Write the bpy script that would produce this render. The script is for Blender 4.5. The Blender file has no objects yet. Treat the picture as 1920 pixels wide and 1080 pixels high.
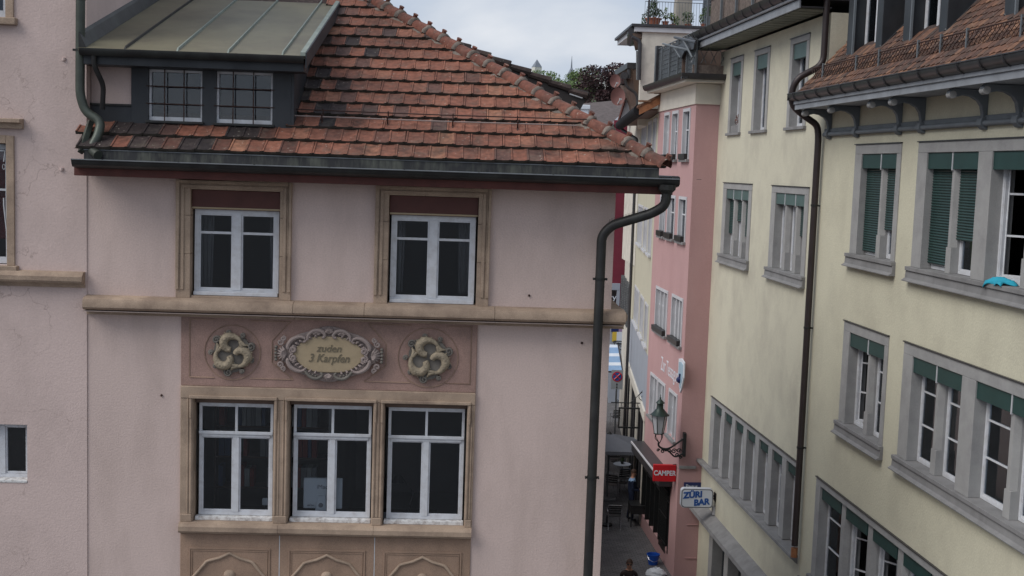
import bpy, bmesh, math, random
from mathutils import Vector, Matrix
random.seed(7)
S = bpy.context.scene
COL = S.collection
R = math.radians
pi = math.pi

# ------------------------------------------------------------------ camera
FPX = 2260.0; CH = 11.8
yaw, pit, rho = R(2.35), R(5.7), 0.0335
FWD = Vector((math.sin(yaw)*math.cos(pit), math.cos(yaw)*math.cos(pit), -math.sin(pit)))
R0 = Vector((math.cos(yaw), -math.sin(yaw), 0)); D0 = -R0.cross(FWD)
RT = R0*math.cos(rho) - D0*math.sin(rho)
DN = R0*math.sin(rho) + D0*math.cos(rho)
CAM = Vector((0, 0, CH))
cam = bpy.data.objects.new('camera', bpy.data.cameras.new('camera')); COL.objects.link(cam)
mw = Matrix.Identity(4)
for i in range(3):
    mw[i][0] = RT[i]; mw[i][1] = -DN[i]; mw[i][2] = -FWD[i]; mw[i][3] = CAM[i]
cam.matrix_world = mw
cam.data.sensor_width = 36; cam.data.lens = 36*FPX/1920
cam.data.clip_start = 0.1; cam.data.clip_end = 4000
S.camera = cam
# ------------------------------------------------------------------ world, sun, exposure
W = bpy.data.worlds.new('World'); S.world = W; W.use_nodes = True
nt = W.node_tree; nt.nodes.clear(); N = nt.nodes.new; L = nt.links.new
out = N('ShaderNodeOutputWorld'); bg = N('ShaderNodeBackground'); L(bg.outputs[0], out.inputs[0])
sky = N('ShaderNodeTexSky'); sky.sky_type = 'NISHITA'; sky.sun_disc = False
sky.sun_elevation = R(50); sky.sun_rotation = R(244); sky.air_density = 1.0; sky.dust_density = 2.0
tc = N('ShaderNodeTexCoord'); mp = N('ShaderNodeMapping'); mp.inputs['Scale'].default_value = (1, 1, 3.2)
mp.inputs['Location'].default_value = (0.35, 0.1, 0.5)
L(tc.outputs['Generated'], mp.inputs[0])
n1 = N('ShaderNodeTexNoise'); n1.inputs['Scale'].default_value = 2.6; n1.inputs['Detail'].default_value = 7
n1.inputs['Roughness'].default_value = 0.52; n1.inputs['Distortion'].default_value = 0.35
L(mp.outputs[0], n1.inputs['Vector'])
cr = N('ShaderNodeValToRGB')
e = cr.color_ramp.elements
e[0].position = 0.40; e[0].color = (0.36, 0.435, 0.56, 1)
e[1].position = 0.64; e[1].color = (0.65, 0.67, 0.71, 1)
m_ = e.new(0.51); m_.color = (0.47, 0.52, 0.60, 1)
L(n1.outputs[0], cr.inputs[0])
k = N('ShaderNodeVectorMath'); k.operation = 'SCALE'; k.inputs['Scale'].default_value = 0.06
L(sky.outputs[0], k.inputs[0])
mx = N('ShaderNodeMix'); mx.data_type = 'RGBA'; mx.inputs[0].default_value = 0.92
L(k.outputs[0], mx.inputs[6]); L(cr.outputs[0], mx.inputs[7])
L(mx.outputs[2], bg.inputs[0]); bg.inputs[1].default_value = 1.0
sun = bpy.data.objects.new('sun', bpy.data.lights.new('sun', 'SUN')); COL.objects.link(sun)
sun.data.energy = 1.8; sun.data.angle = R(40); sun.data.color = (1.0, 0.97, 0.92)
sd = Vector((-0.62, -0.30, 0.73)).normalized()
sun.rotation_euler = sd.to_track_quat('Z', 'Y').to_euler(); sun.location = (0, 0, 60)
S.view_settings.view_transform = 'Standard'; S.view_settings.look = 'None'
S.view_settings.exposure = 0.37; S.view_settings.gamma = 1.0; S.view_settings.use_curve_mapping = False
S.render.engine = 'CYCLES'; S.cycles.max_bounces = 6; S.cycles.diffuse_bounces = 3
S.cycles.transparent_max_bounces = 12; S.cycles.use_denoising = True

# ------------------------------------------------------------------ frames: plane coordinates (u along the wall, w outwards, z up)
class Frame:
    def __init__(s, o, u, w): s.o = Vector(o); s.u = Vector(u).normalized(); s.w = Vector(w).normalized()
    def p(s, u, w, z): return s.o + s.u*u + s.w*w + Vector((0, 0, z))
    def px(s, x, y, w=0):           # measured point of the photograph -> (u, z) on this wall
        v = FWD*FPX + RT*(x-960) + DN*(y-540)
        o = s.o + s.w*w
        t = (o-CAM).dot(s.w)/v.dot(s.w)
        q = CAM + v*t - s.o
        return q.dot(s.u), q.z
    def rect(s, x0, x1, yt, yb, w=0):
        xm, ym = (x0+x1)/2, (yt+yb)/2
        return s.px(x0, ym, w)[0], s.px(x1, ym, w)[0], s.px(xm, yb, w)[1], s.px(xm, yt, w)[1]
def front(Y): return Frame((0, Y, 0), (1, 0, 0), (0, -1, 0))
th = R(2.58); NV = Vector((math.cos(th), math.sin(th), 0)); SV = Vector((-math.sin(th), math.cos(th), 0))
FR = front(17.0)
SA = Frame(NV*8.6, SV, -NV)
_p0, _p1, _q1 = Vector((6.40, 34, 0)), Vector((6.18, 39.2, 0)), Vector((7.02, 49.6, 0))
_u = (_p1-_p0).normalized(); PP = Frame(_p0, _u, (-_u.y, _u.x, 0)); PL = (_p1-_p0).length
_u = (_q1-_p1).normalized(); QQ = Frame(_p1, _u, (-_u.y, _u.x, 0)); QL = (_q1-_p1).length
G = Frame((0, 0, 0), (1, 0, 0), (0, 1, 0))      # world: u=x, w=y

# ------------------------------------------------------------------ materials
MATS = {}
def mat(name, col, rough=0.8, var=0.12, scale=3.0, bump=0.15, bscale=60.0, metal=0.0, dirt=None, dirt_amt=0.0, dscale=0.8,
        streak=0.0, rnd=0.0, fine=0.0, crack=0.0, spec=0.4, joints=0.0):
    m = bpy.data.materials.new(name); m.use_nodes = True; t = m.node_tree; n = t.nodes.new; l = t.links.new
    b = t.nodes['Principled BSDF']; b.inputs['Roughness'].default_value = rough; b.inputs['Metallic'].default_value = metal
    b.inputs['Specular IOR Level'].default_value = spec
    c = n('ShaderNodeTexCoord'); co = c.outputs['Object']
    nz = n('ShaderNodeTexNoise'); nz.inputs['Scale'].default_value = scale; nz.inputs['Detail'].default_value = 6; l(co, nz.inputs['Vector'])
    hv = n('ShaderNodeHueSaturation'); hv.inputs['Color'].default_value = (*col, 1)
    mr = n('ShaderNodeMapRange'); mr.inputs['From Min'].default_value = 0.3; mr.inputs['From Max'].default_value = 0.7
    mr.inputs['To Min'].default_value = 1-var; mr.inputs['To Max'].default_value = 1+var; l(nz.outputs[0], mr.inputs[0])
    val = mr.outputs[0]
    if fine:
        nf = n('ShaderNodeTexNoise'); nf.inputs['Scale'].default_value = bscale*1.3; nf.inputs['Detail'].default_value = 2; l(co, nf.inputs['Vector'])
        mf = n('ShaderNodeMapRange'); mf.inputs['From Min'].default_value = 0.3; mf.inputs['From Max'].default_value = 0.7
        mf.inputs['To Min'].default_value = 1-fine; mf.inputs['To Max'].default_value = 1+fine; l(nf.outputs[0], mf.inputs[0])
        mu = n('ShaderNodeMath'); mu.operation = 'MULTIPLY'; l(val, mu.inputs[0]); l(mf.outputs[0], mu.inputs[1]); val = mu.outputs[0]
    if rnd:
        oi = n('ShaderNodeObjectInfo'); ma = n('ShaderNodeMapRange'); ma.inputs['To Min'].default_value = 1-rnd; ma.inputs['To Max'].default_value = 1+rnd
        l(oi.outputs['Random'], ma.inputs[0]); mu = n('ShaderNodeMath'); mu.operation = 'MULTIPLY'; l(val, mu.inputs[0]); l(ma.outputs[0], mu.inputs[1]); val = mu.outputs[0]
    l(val, hv.inputs['Value']); colr = hv.outputs[0]
    if dirt:
        dn = n('ShaderNodeTexNoise'); dn.inputs['Scale'].default_value = dscale; dn.inputs['Detail'].default_value = 8; dn.inputs['Roughness'].default_value = 0.65
        if streak:
            mp = n('ShaderNodeMapping'); mp.inputs['Scale'].default_value = (1, 1, 1/streak); l(co, mp.inputs[0]); l(mp.outputs[0], dn.inputs['Vector'])
        else: l(co, dn.inputs['Vector'])
        dr = n('ShaderNodeMapRange'); dr.inputs['From Min'].default_value = 0.45; dr.inputs['From Max'].default_value = 0.75; dr.inputs['To Max'].default_value = dirt_amt
        l(dn.outputs[0], dr.inputs[0]); mx = n('ShaderNodeMix'); mx.data_type = 'RGBA'; l(dr.outputs[0], mx.inputs[0]); l(colr, mx.inputs[6]); mx.inputs[7].default_value = (*dirt, 1); colr = mx.outputs[2]
    if crack:
        v = n('ShaderNodeTexVoronoi'); v.feature = 'DISTANCE_TO_EDGE'; v.inputs['Scale'].default_value = 1.05
        dn = n('ShaderNodeTexNoise'); dn.inputs['Scale'].default_value = 2.3; dn.inputs['Detail'].default_value = 6; l(co, dn.inputs['Vector'])
        ad = n('ShaderNodeVectorMath'); ad.operation = 'MULTIPLY_ADD'; l(dn.outputs['Color'], ad.inputs[0]); ad.inputs[1].default_value = (.75, .75, .75); l(co, ad.inputs[2]); l(ad.outputs[0], v.inputs['Vector'])
        cm = n('ShaderNodeMapRange'); cm.inputs['From Min'].default_value = 0.0; cm.inputs['From Max'].default_value = 0.0085; cm.inputs['To Min'].default_value = crack; cm.inputs['To Max'].default_value = 0; l(v.outputs['Distance'], cm.inputs[0])
        mk = n('ShaderNodeTexNoise'); mk.inputs['Scale'].default_value = 0.9; mk.inputs['Detail'].default_value = 3; l(co, mk.inputs['Vector'])
        mm = n('ShaderNodeMapRange'); mm.inputs['From Min'].default_value = 0.5; mm.inputs['From Max'].default_value = 0.6; l(mk.outputs[0], mm.inputs[0])
        mu = n('ShaderNodeMath'); mu.operation = 'MULTIPLY'; l(cm.outputs[0], mu.inputs[0]); l(mm.outputs[0], mu.inputs[1])
        mx = n('ShaderNodeMix'); mx.data_type = 'RGBA'; l(mu.outputs[0], mx.inputs[0]); l(colr, mx.inputs[6]); mx.inputs[7].default_value = (col[0]*.35, col[1]*.32, col[2]*.3, 1); colr = mx.outputs[2]
    if joints:
        bt = n('ShaderNodeTexBrick'); bt.inputs['Scale'].default_value = joints; bt.inputs['Mortar Size'].default_value = 0.03; bt.inputs['Color1'].default_value = (1, 1, 1, 1); bt.inputs['Color2'].default_value = (.78, .78, .78, 1); bt.inputs['Mortar'].default_value = (.45, .45, .45, 1)
        wn = n('ShaderNodeTexNoise'); wn.inputs['Scale'].default_value = 3; l(co, wn.inputs['Vector']); wa = n('ShaderNodeVectorMath'); wa.operation = 'MULTIPLY_ADD'; l(wn.outputs['Color'], wa.inputs[0]); wa.inputs[1].default_value = (.05, .05, 0); l(co, wa.inputs[2]); l(wa.outputs[0], bt.inputs['Vector'])
        mj = n('ShaderNodeMix'); mj.data_type = 'RGBA'; mj.blend_type = 'MULTIPLY'; mj.inputs[0].default_value = 1; l(colr, mj.inputs[6]); l(bt.outputs[0], mj.inputs[7]); colr = mj.outputs[2]
    l(colr, b.inputs['Base Color'])
    if bump:
        bn = n('ShaderNodeTexNoise'); bn.inputs['Scale'].default_value = bscale; bn.inputs['Detail'].default_value = 4; l(co, bn.inputs['Vector'])
        bp = n('ShaderNodeBump'); bp.inputs['Strength'].default_value = bump; bp.inputs['Distance'].default_value = 0.01; l(bn.outputs[0], bp.inputs['Height']); l(bp.outputs[0], b.inputs['Normal'])
    MATS[name] = m; return m
def glassmat(name, tint, refl, k=0.0):
    m = bpy.data.materials.new(name); m.use_nodes = True; t = m.node_tree; t.nodes.clear(); n = t.nodes.new; l = t.links.new
    o = n('ShaderNodeOutputMaterial'); g = n('ShaderNodeBsdfGlossy'); g.inputs['Roughness'].default_value = 0.03; tr = n('ShaderNodeBsdfTransparent')
    g.inputs['Color'].default_value = (0.85, 0.9, 0.95, 1)
    tr.inputs['Color'].default_value = (*tint, 1); mx = n('ShaderNodeMixShader'); fr = n('ShaderNodeFresnel'); fr.inputs['IOR'].default_value = refl
    nz = n('ShaderNodeTexNoise'); nz.inputs['Scale'].default_value = 2.0; tcc = n('ShaderNodeTexCoord'); l(tcc.outputs['Object'], nz.inputs['Vector'])
    bp = n('ShaderNodeBump'); bp.inputs['Strength'].default_value = 0.12; bp.inputs['Distance'].default_value = 0.02; l(nz.outputs[0], bp.inputs['Height']); l(bp.outputs[0], g.inputs['Normal']); l(bp.outputs[0], fr.inputs['Normal'])
    l(fr.outputs[0], mx.inputs[0]); l(tr.outputs[0], mx.inputs[1]); l(g.outputs[0], mx.inputs[2]); l(mx.outputs[0], o.inputs[0])
    MATS[name] = m; return m
def tilemat(name, stops, rough=0.8, darkamt=0.5, rmin=0.8):
    m = bpy.data.materials.new(name); m.use_nodes = True; t = m.node_tree; n = t.nodes.new; l = t.links.new
    b = t.nodes['Principled BSDF']; b.inputs['Roughness'].default_value = rough; b.inputs['Specular IOR Level'].default_value = 0.25
    oi = n('ShaderNodeObjectInfo'); ge = n('ShaderNodeNewGeometry')
    ad = n('ShaderNodeMath'); ad.operation = 'ADD'; l(oi.outputs['Random'], ad.inputs[0]); l(ge.outputs['Random Per Island'], ad.inputs[1])
    fr = n('ShaderNodeMath'); fr.operation = 'FRACT'; l(ad.outputs[0], fr.inputs[0])
    cr = n('ShaderNodeValToRGB'); el = cr.color_ramp.elements; el[0].position = stops[0][0]; el[0].color = (*stops[0][1], 1); el[1].position = stops[-1][0]; el[1].color = (*stops[-1][1], 1)
    for p, c in stops[1:-1]: q = el.new(p); q.color = (*c, 1)
    l(fr.outputs[0], cr.inputs[0])
    # dirt by world position so that blotches cross the tiles
    nz = n('ShaderNodeTexNoise'); nz.inputs['Scale'].default_value = 1.1; nz.inputs['Detail'].default_value = 9; nz.inputs['Roughness'].default_value = 0.7; l(ge.outputs['Position'], nz.inputs['Vector'])
    mr = n('ShaderNodeMapRange'); mr.inputs['From Min'].default_value = 0.48; mr.inputs['From Max'].default_value = 0.72; mr.inputs['To Max'].default_value = darkamt; l(nz.outputs[0], mr.inputs[0])
    mx = n('ShaderNodeMix'); mx.data_type = 'RGBA'; l(mr.outputs[0], mx.inputs[0]); l(cr.outputs[0], mx.inputs[6]); mx.inputs[7].default_value = (0.028, 0.021, 0.020, 1)
    n2 = n('ShaderNodeTexNoise'); n2.inputs['Scale'].default_value = 14; n2.inputs['Detail'].default_value = 6; l(ge.outputs['Position'], n2.inputs['Vector'])
    m2 = n('ShaderNodeMapRange'); m2.inputs['From Min'].default_value = 0.3; m2.inputs['From Max'].default_value = 0.7; m2.inputs['To Min'].default_value = 0.72; m2.inputs['To Max'].default_value = 1.25; l(n2.outputs[0], m2.inputs[0])
    n4 = n('ShaderNodeTexNoise'); n4.inputs['Scale'].default_value = 4.5; n4.inputs['Detail'].default_value = 8; n4.inputs['Roughness'].default_value = 0.7; l(ge.outputs['Position'], n4.inputs['Vector'])
    m4 = n('ShaderNodeMapRange'); m4.inputs['From Min'].default_value = 0.5; m4.inputs['From Max'].default_value = 0.68; m4.inputs['To Max'].default_value = 0.55; l(n4.outputs[0], m4.inputs[0])
    x4 = n('ShaderNodeMix'); x4.data_type = 'RGBA'; l(m4.outputs[0], x4.inputs[0]); l(mx.outputs[2], x4.inputs[6]); x4.inputs[7].default_value = (0.105, 0.085, 0.068, 1)
    hv = n('ShaderNodeHueSaturation'); l(x4.outputs[2], hv.inputs['Color']); l(m2.outputs[0], hv.inputs['Value'])
    # pale lichen specks
    n3 = n('ShaderNodeTexNoise'); n3.inputs['Scale'].default_value = 22; n3.inputs['Detail'].default_value = 5; l(ge.outputs['Position'], n3.inputs['Vector'])
    m3 = n('ShaderNodeMapRange'); m3.inputs['From Min'].default_value = 0.665; m3.inputs['From Max'].default_value = 0.72; m3.inputs['To Max'].default_value = 0.6; l(n3.outputs[0], m3.inputs[0])
    x3 = n('ShaderNodeMix'); x3.data_type = 'RGBA'; l(m3.outputs[0], x3.inputs[0]); l(hv.outputs[0], x3.inputs[6]); x3.inputs[7].default_value = (0.42, 0.38, 0.32, 1)
    l(x3.outputs[2], b.inputs['Base Color'])
    bp = n('ShaderNodeBump'); bp.inputs['Strength'].default_value = 0.3; bp.inputs['Distance'].default_value = 0.01; l(n2.outputs[0], bp.inputs['Height']); l(bp.outputs[0], b.inputs['Normal'])
    MATS[name] = m; return m

pinkw = mat('pink_plaster', (0.56, 0.44, 0.40), 0.9, 0.05, 0.7, 0.4, 38, dirt=(0.30, 0.23, 0.20), dirt_amt=0.4, dscale=1.5, streak=3.0, fine=0.07)
leftw = mat('cracked_pink_plaster', (0.56, 0.44, 0.405), 0.9, 0.05, 0.6, 0.4, 38, dirt=(0.24, 0.19, 0.17), dirt_amt=0.35, dscale=1.0, streak=1.5, fine=0.05, crack=0.5)
stone = mat('buff_sandstone', (0.37, 0.275, 0.205), 0.9, 0.12, 2.5, 0.4, 90, dirt=(0.13, 0.09, 0.07), dirt_amt=0.7, dscale=2.2, fine=0.2)
stone_p = mat('red_sandstone', (0.335, 0.215, 0.18), 0.92, 0.12, 2.2, 0.5, 90, dirt=(0.13, 0.10, 0.085), dirt_amt=0.6, dscale=1.6, streak=1.8, fine=0.22)
stone_b = mat('brown_sandstone', (0.32, 0.215, 0.155), 0.92, 0.14, 2.0, 0.5, 90, dirt=(0.12, 0.09, 0.07), dirt_amt=0.5, dscale=1.6, streak=1.8, fine=0.2)
carve_g = mat('grey_green_carving', (0.17, 0.152, 0.132), 0.8, 0.2, 6, 0.3, 80, dirt=(0.05, 0.045, 0.045), dirt_amt=0.7, dscale=7)
carve_p = mat('mauve_carving', (0.30, 0.24, 0.222), 0.85, 0.15, 8, 0.3, 80, dirt=(0.10, 0.08, 0.075), dirt_amt=0.6, dscale=8)
carve_o = mat('ochre_carving', (0.38, 0.295, 0.19), 0.7, 0.12, 5, 0.3, 80, dirt=(0.17, 0.13, 0.08), dirt_amt=0.6, dscale=5)
carve_c = mat('weathered_carp_stone', (0.30, 0.245, 0.175), 0.88, 0.25, 14, 1.0, 38, dirt=(0.14, 0.12, 0.095), dirt_amt=0.8, dscale=9, fine=0.15)
letter = mat('dark_green_lettering', (0.15, 0.125, 0.085), 0.8, 0.2, 20, 0.1)
white = mat('white_window_paint', (0.58, 0.59, 0.62), 0.45, 0.06, 4, 0.08, 80, dirt=(0.25, 0.2, 0.17), dirt_amt=0.35, dscale=9)
oldwhite = mat('peeling_white_paint', (0.66, 0.65, 0.64), 0.6, 0.1, 5, 0.4, 60, dirt=(0.14, 0.09, 0.07), dirt_amt=1.0, dscale=12)
redbox = mat('dark_red_shutter_box', (0.085, 0.028, 0.022), 0.6, 0.12, 4, 0.1)
redfascia = mat('dark_red_eave_board', (0.10, 0.030, 0.024), 0.7, 0.2, 4, 0.2, dirt=(0.04, 0.015, 0.012), dirt_amt=0.6, dscale=3)
copper = mat('dark_patinated_copper', (0.024, 0.023, 0.023), 0.5, 0.3, 4, 0.2, 16, metal=0.2, dirt=(0.07, 0.085, 0.075), dirt_amt=0.35, dscale=3, streak=3)
copper_g = mat('green_brown_copper', (0.055, 0.062, 0.052), 0.45, 0.2, 4, 0.08, 30, metal=0.3, dirt=(0.12, 0.15, 0.12), dirt_amt=0.4, dscale=3)
sheet = mat('weathered_copper_sheet', (0.165, 0.148, 0.095), 0.5, 0.12, 1.3, 0.15, 9, metal=0.15, dirt=(0.07, 0.05, 0.04), dirt_amt=0.55, dscale=1.6)
verdi = mat('pale_verdigris_trim', (0.22, 0.25, 0.22), 0.6, 0.15, 5, 0.1)
darkmetal = mat('dark_sheet_cladding', (0.030, 0.033, 0.038), 0.5, 0.2, 2, 0.1, 20, metal=0.2, dirt=(0.07, 0.075, 0.08), dirt_amt=0.4, dscale=2, streak=3)
iron = mat('rusty_iron', (0.045, 0.02, 0.015), 0.7, 0.3, 12, 0.2)
blackiron = mat('black_iron', (0.012, 0.013, 0.013), 0.5, 0.2, 10, 0.1)
mortar = mat('hip_mortar', (0.20, 0.165, 0.14), 0.95, 0.3, 9, 0.8, 30, dirt=(0.07, 0.055, 0.045), dirt_amt=0.7, dscale=7)
rtile = tilemat('terracotta_roof_tile', [(0.0, (0.085, 0.055, 0.050)), (0.06, (0.15, 0.073, 0.056)), (0.14, (0.205, 0.082, 0.055)), (0.55, (0.24, 0.096, 0.063)), (0.90, (0.265, 0.112, 0.074)), (1.0, (0.31, 0.145, 0.09))], darkamt=0.9)
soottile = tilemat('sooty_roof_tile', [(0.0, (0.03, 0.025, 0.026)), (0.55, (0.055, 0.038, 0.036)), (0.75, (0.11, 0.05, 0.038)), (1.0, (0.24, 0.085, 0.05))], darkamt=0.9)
lipmat = mat('mossy_shaded_tile_edge', (0.035, 0.030, 0.024), 0.95, 0.4, 14, 0.4, 60)  # moss tone, kept dark to paint in the shade between tile rows
hiptile = tilemat('terracotta_hip_tile', [(0.0, (0.15, 0.060, 0.045)), (0.5, (0.20, 0.078, 0.055)), (1.0, (0.25, 0.10, 0.07))], darkamt=0.8)
browntile = tilemat('brown_plain_tile', [(0.0, (0.06, 0.038, 0.032)), (0.5, (0.12, 0.065, 0.048)), (0.8, (0.17, 0.085, 0.055)), (1.0, (0.24, 0.13, 0.08))], darkamt=0.5)
darktile = tilemat('dark_brown_tile', [(0.0, (0.035, 0.028, 0.027)), (1.0, (0.075, 0.05, 0.045))], darkamt=0.5)
yel_a = mat('yellow_render', (0.55, 0.52, 0.40), 0.9, 0.04, 0.6, 0.5, 28, dirt=(0.36, 0.33, 0.26), dirt_amt=0.5, dscale=0.9, streak=1.3, fine=0.06)
yel_b = mat('pale_yellow_render', (0.55, 0.52, 0.41), 0.9, 0.03, 0.6, 0.35, 28, dirt=(0.33, 0.30, 0.25), dirt_amt=0.6, dscale=0.8, streak=1.3, fine=0.06)
greystone = mat('grey_cast_stone', (0.31, 0.305, 0.30), 0.85, 0.06, 3, 0.3, 70, dirt=(0.15, 0.14, 0.15), dirt_amt=0.4, dscale=2.5, fine=0.08)
greysill = mat('grey_sill_stone', (0.215, 0.21, 0.21), 0.85, 0.1, 3, 0.3, 70, dirt=(0.09, 0.085, 0.085), dirt_amt=0.5, dscale=3, streak=2)
greyboard = mat('grey_painted_board', (0.27, 0.285, 0.31), 0.6, 0.1, 2, 0.15, 30, dirt=(0.12, 0.12, 0.13), dirt_amt=0.5, dscale=2.5)
greybracket = mat('blue_grey_bracket', (0.135, 0.15, 0.165), 0.6, 0.15, 3, 0.2)
soffit = mat('grey_green_soffit_board', (0.17, 0.185, 0.15), 0.8, 0.15, 3, 0.2)
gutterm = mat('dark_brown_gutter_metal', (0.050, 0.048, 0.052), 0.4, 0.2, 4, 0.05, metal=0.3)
pipe_b = mat('brown_downpipe_metal', (0.042, 0.032, 0.032), 0.42, 0.15, 4, 0.05, metal=0.3)
greenbox = mat('dark_green_shutter_box', (0.018, 0.050, 0.046), 0.5, 0.12, 3, 0.05)
greenslat = mat('green_roller_slats', (0.018, 0.046, 0.042), 0.5, 0.1, 3, 0.05)
bluegreen = mat('faded_green_shutter_box', (0.075, 0.12, 0.115), 0.5, 0.12, 3, 0.05)
pinkp = mat('rose_render', (0.44, 0.27, 0.265), 0.9, 0.05, 0.8, 0.3, 30, dirt=(0.36, 0.20, 0.20), dirt_amt=0.5, dscale=0.8, streak=3, fine=0.05)
creamband = mat('cream_frieze', (0.58, 0.54, 0.47), 0.85, 0.06, 2, 0.1)
palewin = mat('pale_grey_window_trim', (0.50, 0.50, 0.52), 0.6, 0.08, 3, 0.1)
creamq = mat('cream_render', (0.50, 0.47, 0.36), 0.9, 0.05, 1, 0.3, 30, dirt=(0.3, 0.28, 0.22), dirt_amt=0.4, dscale=1)
greyq = mat('blue_grey_render', (0.30, 0.32, 0.36), 0.9, 0.06, 1, 0.3, 30)
wallr = mat('patchy_cream_render', (0.60, 0.56, 0.49), 0.92, 0.08, 2.4, 0.4, 20, dirt=(0.42, 0.39, 0.34), dirt_amt=0.8, dscale=2.5)
redhouse = mat('wine_red_render', (0.16, 0.02, 0.035), 0.85, 0.12, 1.5, 0.2)
wood = mat('orange_pine_soffit', (0.30, 0.125, 0.055), 0.6, 0.25, 5, 0.1, dirt=(0.12, 0.045, 0.02), dirt_amt=0.7, dscale=4)
brownwood = mat('brown_eave_wood', (0.13, 0.085, 0.065), 0.7, 0.2, 4, 0.1)
reed = mat('weathered_reed', (0.19, 0.15, 0.13), 0.9, 0.3, 14, 0.3)
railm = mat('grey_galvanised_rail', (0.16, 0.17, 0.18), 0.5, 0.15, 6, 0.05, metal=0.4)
steel = mat('polished_steel', (0.5, 0.5, 0.52), 0.25, 0.05, 6, 0, metal=0.9)
pot = mat('terracotta_pot', (0.36, 0.12, 0.07), 0.8, 0.15, 6, 0.2)
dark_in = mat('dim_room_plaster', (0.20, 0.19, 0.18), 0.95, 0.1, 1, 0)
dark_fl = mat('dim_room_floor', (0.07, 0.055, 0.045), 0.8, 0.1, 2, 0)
curtain = mat('net_curtain', (0.42, 0.40, 0.36), 0.95, 0.1, 8, 0.1)
redfab = mat('dark_red_blind', (0.14, 0.012, 0.014), 0.8, 0.1, 4, 0.1)
glass = glassmat('window_glass', (0.86, 0.88, 0.9), 1.5)
glass2 = glassmat('tinted_window_glass', (0.5, 0.55, 0.58), 1.6)
pave = mat('dark_stone_paving', (0.16, 0.152, 0.152), 0.75, 0.2, 1.5, 0.6, 22, dirt=(0.09, 0.085, 0.085), dirt_amt=0.7, dscale=2.2, fine=0.25, joints=2.6)
redsign = mat('red_sign_enamel', (0.50, 0.012, 0.018), 0.4, 0.03, 3, 0)
whitesign = mat('white_sign_enamel', (0.62, 0.65, 0.70), 0.4, 0.03, 3, 0)
bluesign = mat('blue_sign_enamel', (0.02, 0.09, 0.32), 0.4, 0.03, 3, 0)
navysign = mat('navy_sign_enamel', (0.015, 0.025, 0.10), 0.4, 0.03, 3, 0)
lampglass = mat('frosted_lamp_glass', (0.42, 0.43, 0.45), 0.3, 0.05, 5, 0)
lampgreen = mat('dark_green_lamp_metal', (0.02, 0.035, 0.03), 0.4, 0.1, 5, 0, metal=0.3)
canvas = mat('grey_parasol_canvas', (0.13, 0.135, 0.155), 0.9, 0.06, 4, 0.1)
bluecanvas = mat('blue_awning_stripe', (0.22, 0.34, 0.52), 0.8, 0.06, 4, 0.1)
whitecanvas = mat('white_awning_stripe', (0.6, 0.65, 0.72), 0.8, 0.06, 4, 0.1)
skin = mat('skin', (0.42, 0.22, 0.15), 0.6, 0.05, 10, 0)
navy = mat('navy_work_clothes', (0.012, 0.019, 0.045), 0.9, 0.15, 8, 0.1)
lblue = mat('light_blue_shoulder_cloth', (0.28, 0.42, 0.62), 0.9, 0.1, 8, 0.1)
hair_d = mat('brown_hair', (0.045, 0.022, 0.014), 0.7, 0.2, 40, 0.3)
blackcl = mat('dark_brown_top', (0.035, 0.022, 0.022), 0.9, 0.15, 8, 0.1)
shoem = mat('black_shoe_leather', (0.015, 0.015, 0.017), 0.5, 0.1, 8, 0)
plastic_w = mat('crumpled_white_plastic', (0.62, 0.64, 0.68), 0.35, 0.08, 12, 0.5, 14)
plastic_b = mat('blue_plastic', (0.015, 0.085, 0.42), 0.35, 0.05, 5, 0)
teal = mat('turquoise_cloth', (0.02, 0.30, 0.42), 0.8, 0.12, 12, 0.3, 40)
imac = mat('white_computer_shell', (0.62, 0.64, 0.66), 0.35, 0.03, 3, 0)
iletter = mat('grey_print', (0.18, 0.18, 0.19), 0.5, 0, 3, 0)
blackplastic = mat('black_plastic', (0.02, 0.02, 0.02), 0.4, 0.1, 5, 0)
zinc = mat('zinc_grey_panel', (0.36, 0.38, 0.42), 0.5, 0.08, 2, 0.05, metal=0.2)
dish_m = mat('faded_red_dish', (0.26, 0.13, 0.12), 0.6, 0.12, 4, 0)
churchw = mat('pale_tower_stone', (0.62, 0.60, 0.56), 0.9, 0.06, 0.2, 0)
slate = mat('blue_grey_slate', (0.20, 0.22, 0.26), 0.8, 0.1, 0.3, 0)
farwhite = mat('far_house_plaster', (0.55, 0.53, 0.52), 0.9, 0.05, 0.2, 0)
farroof = mat('far_house_roof', (0.30, 0.20, 0.18), 0.9, 0.08, 0.2, 0)
hillm = mat('wooded_hill_green', (0.07, 0.10, 0.045), 0.95, 0.35, 0.02, 0)
craney = mat('crane_yellow', (0.6, 0.55, 0.4), 0.6, 0.05, 1, 0)
def leafmat(name, c1, c2):
    m = bpy.data.materials.new(name); m.use_nodes = True; t = m.node_tree; n = t.nodes.new; l = t.links.new; b = t.nodes['Principled BSDF']
    g = n('ShaderNodeNewGeometry'); cr = n('ShaderNodeValToRGB'); cr.color_ramp.elements[0].color = (*c1, 1); cr.color_ramp.elements[1].color = (*c2, 1)
    l(g.outputs['Random Per Island'], cr.inputs[0]); l(cr.outputs[0], b.inputs['Base Color']); b.inputs['Roughness'].default_value = 0.7
    return m
leaf_g = leafmat('green_leaves', (0.06, 0.10, 0.03), (0.17, 0.24, 0.08))
leaf_d = leafmat('dark_leaves', (0.02, 0.045, 0.018), (0.06, 0.10, 0.035))
leaf_p = leafmat('copper_beech_leaves', (0.022, 0.012, 0.014), (0.07, 0.028, 0.03))
bark = mat('tree_bark', (0.07, 0.055, 0.045), 0.95, 0.2, 5, 0.5, 20)

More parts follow.
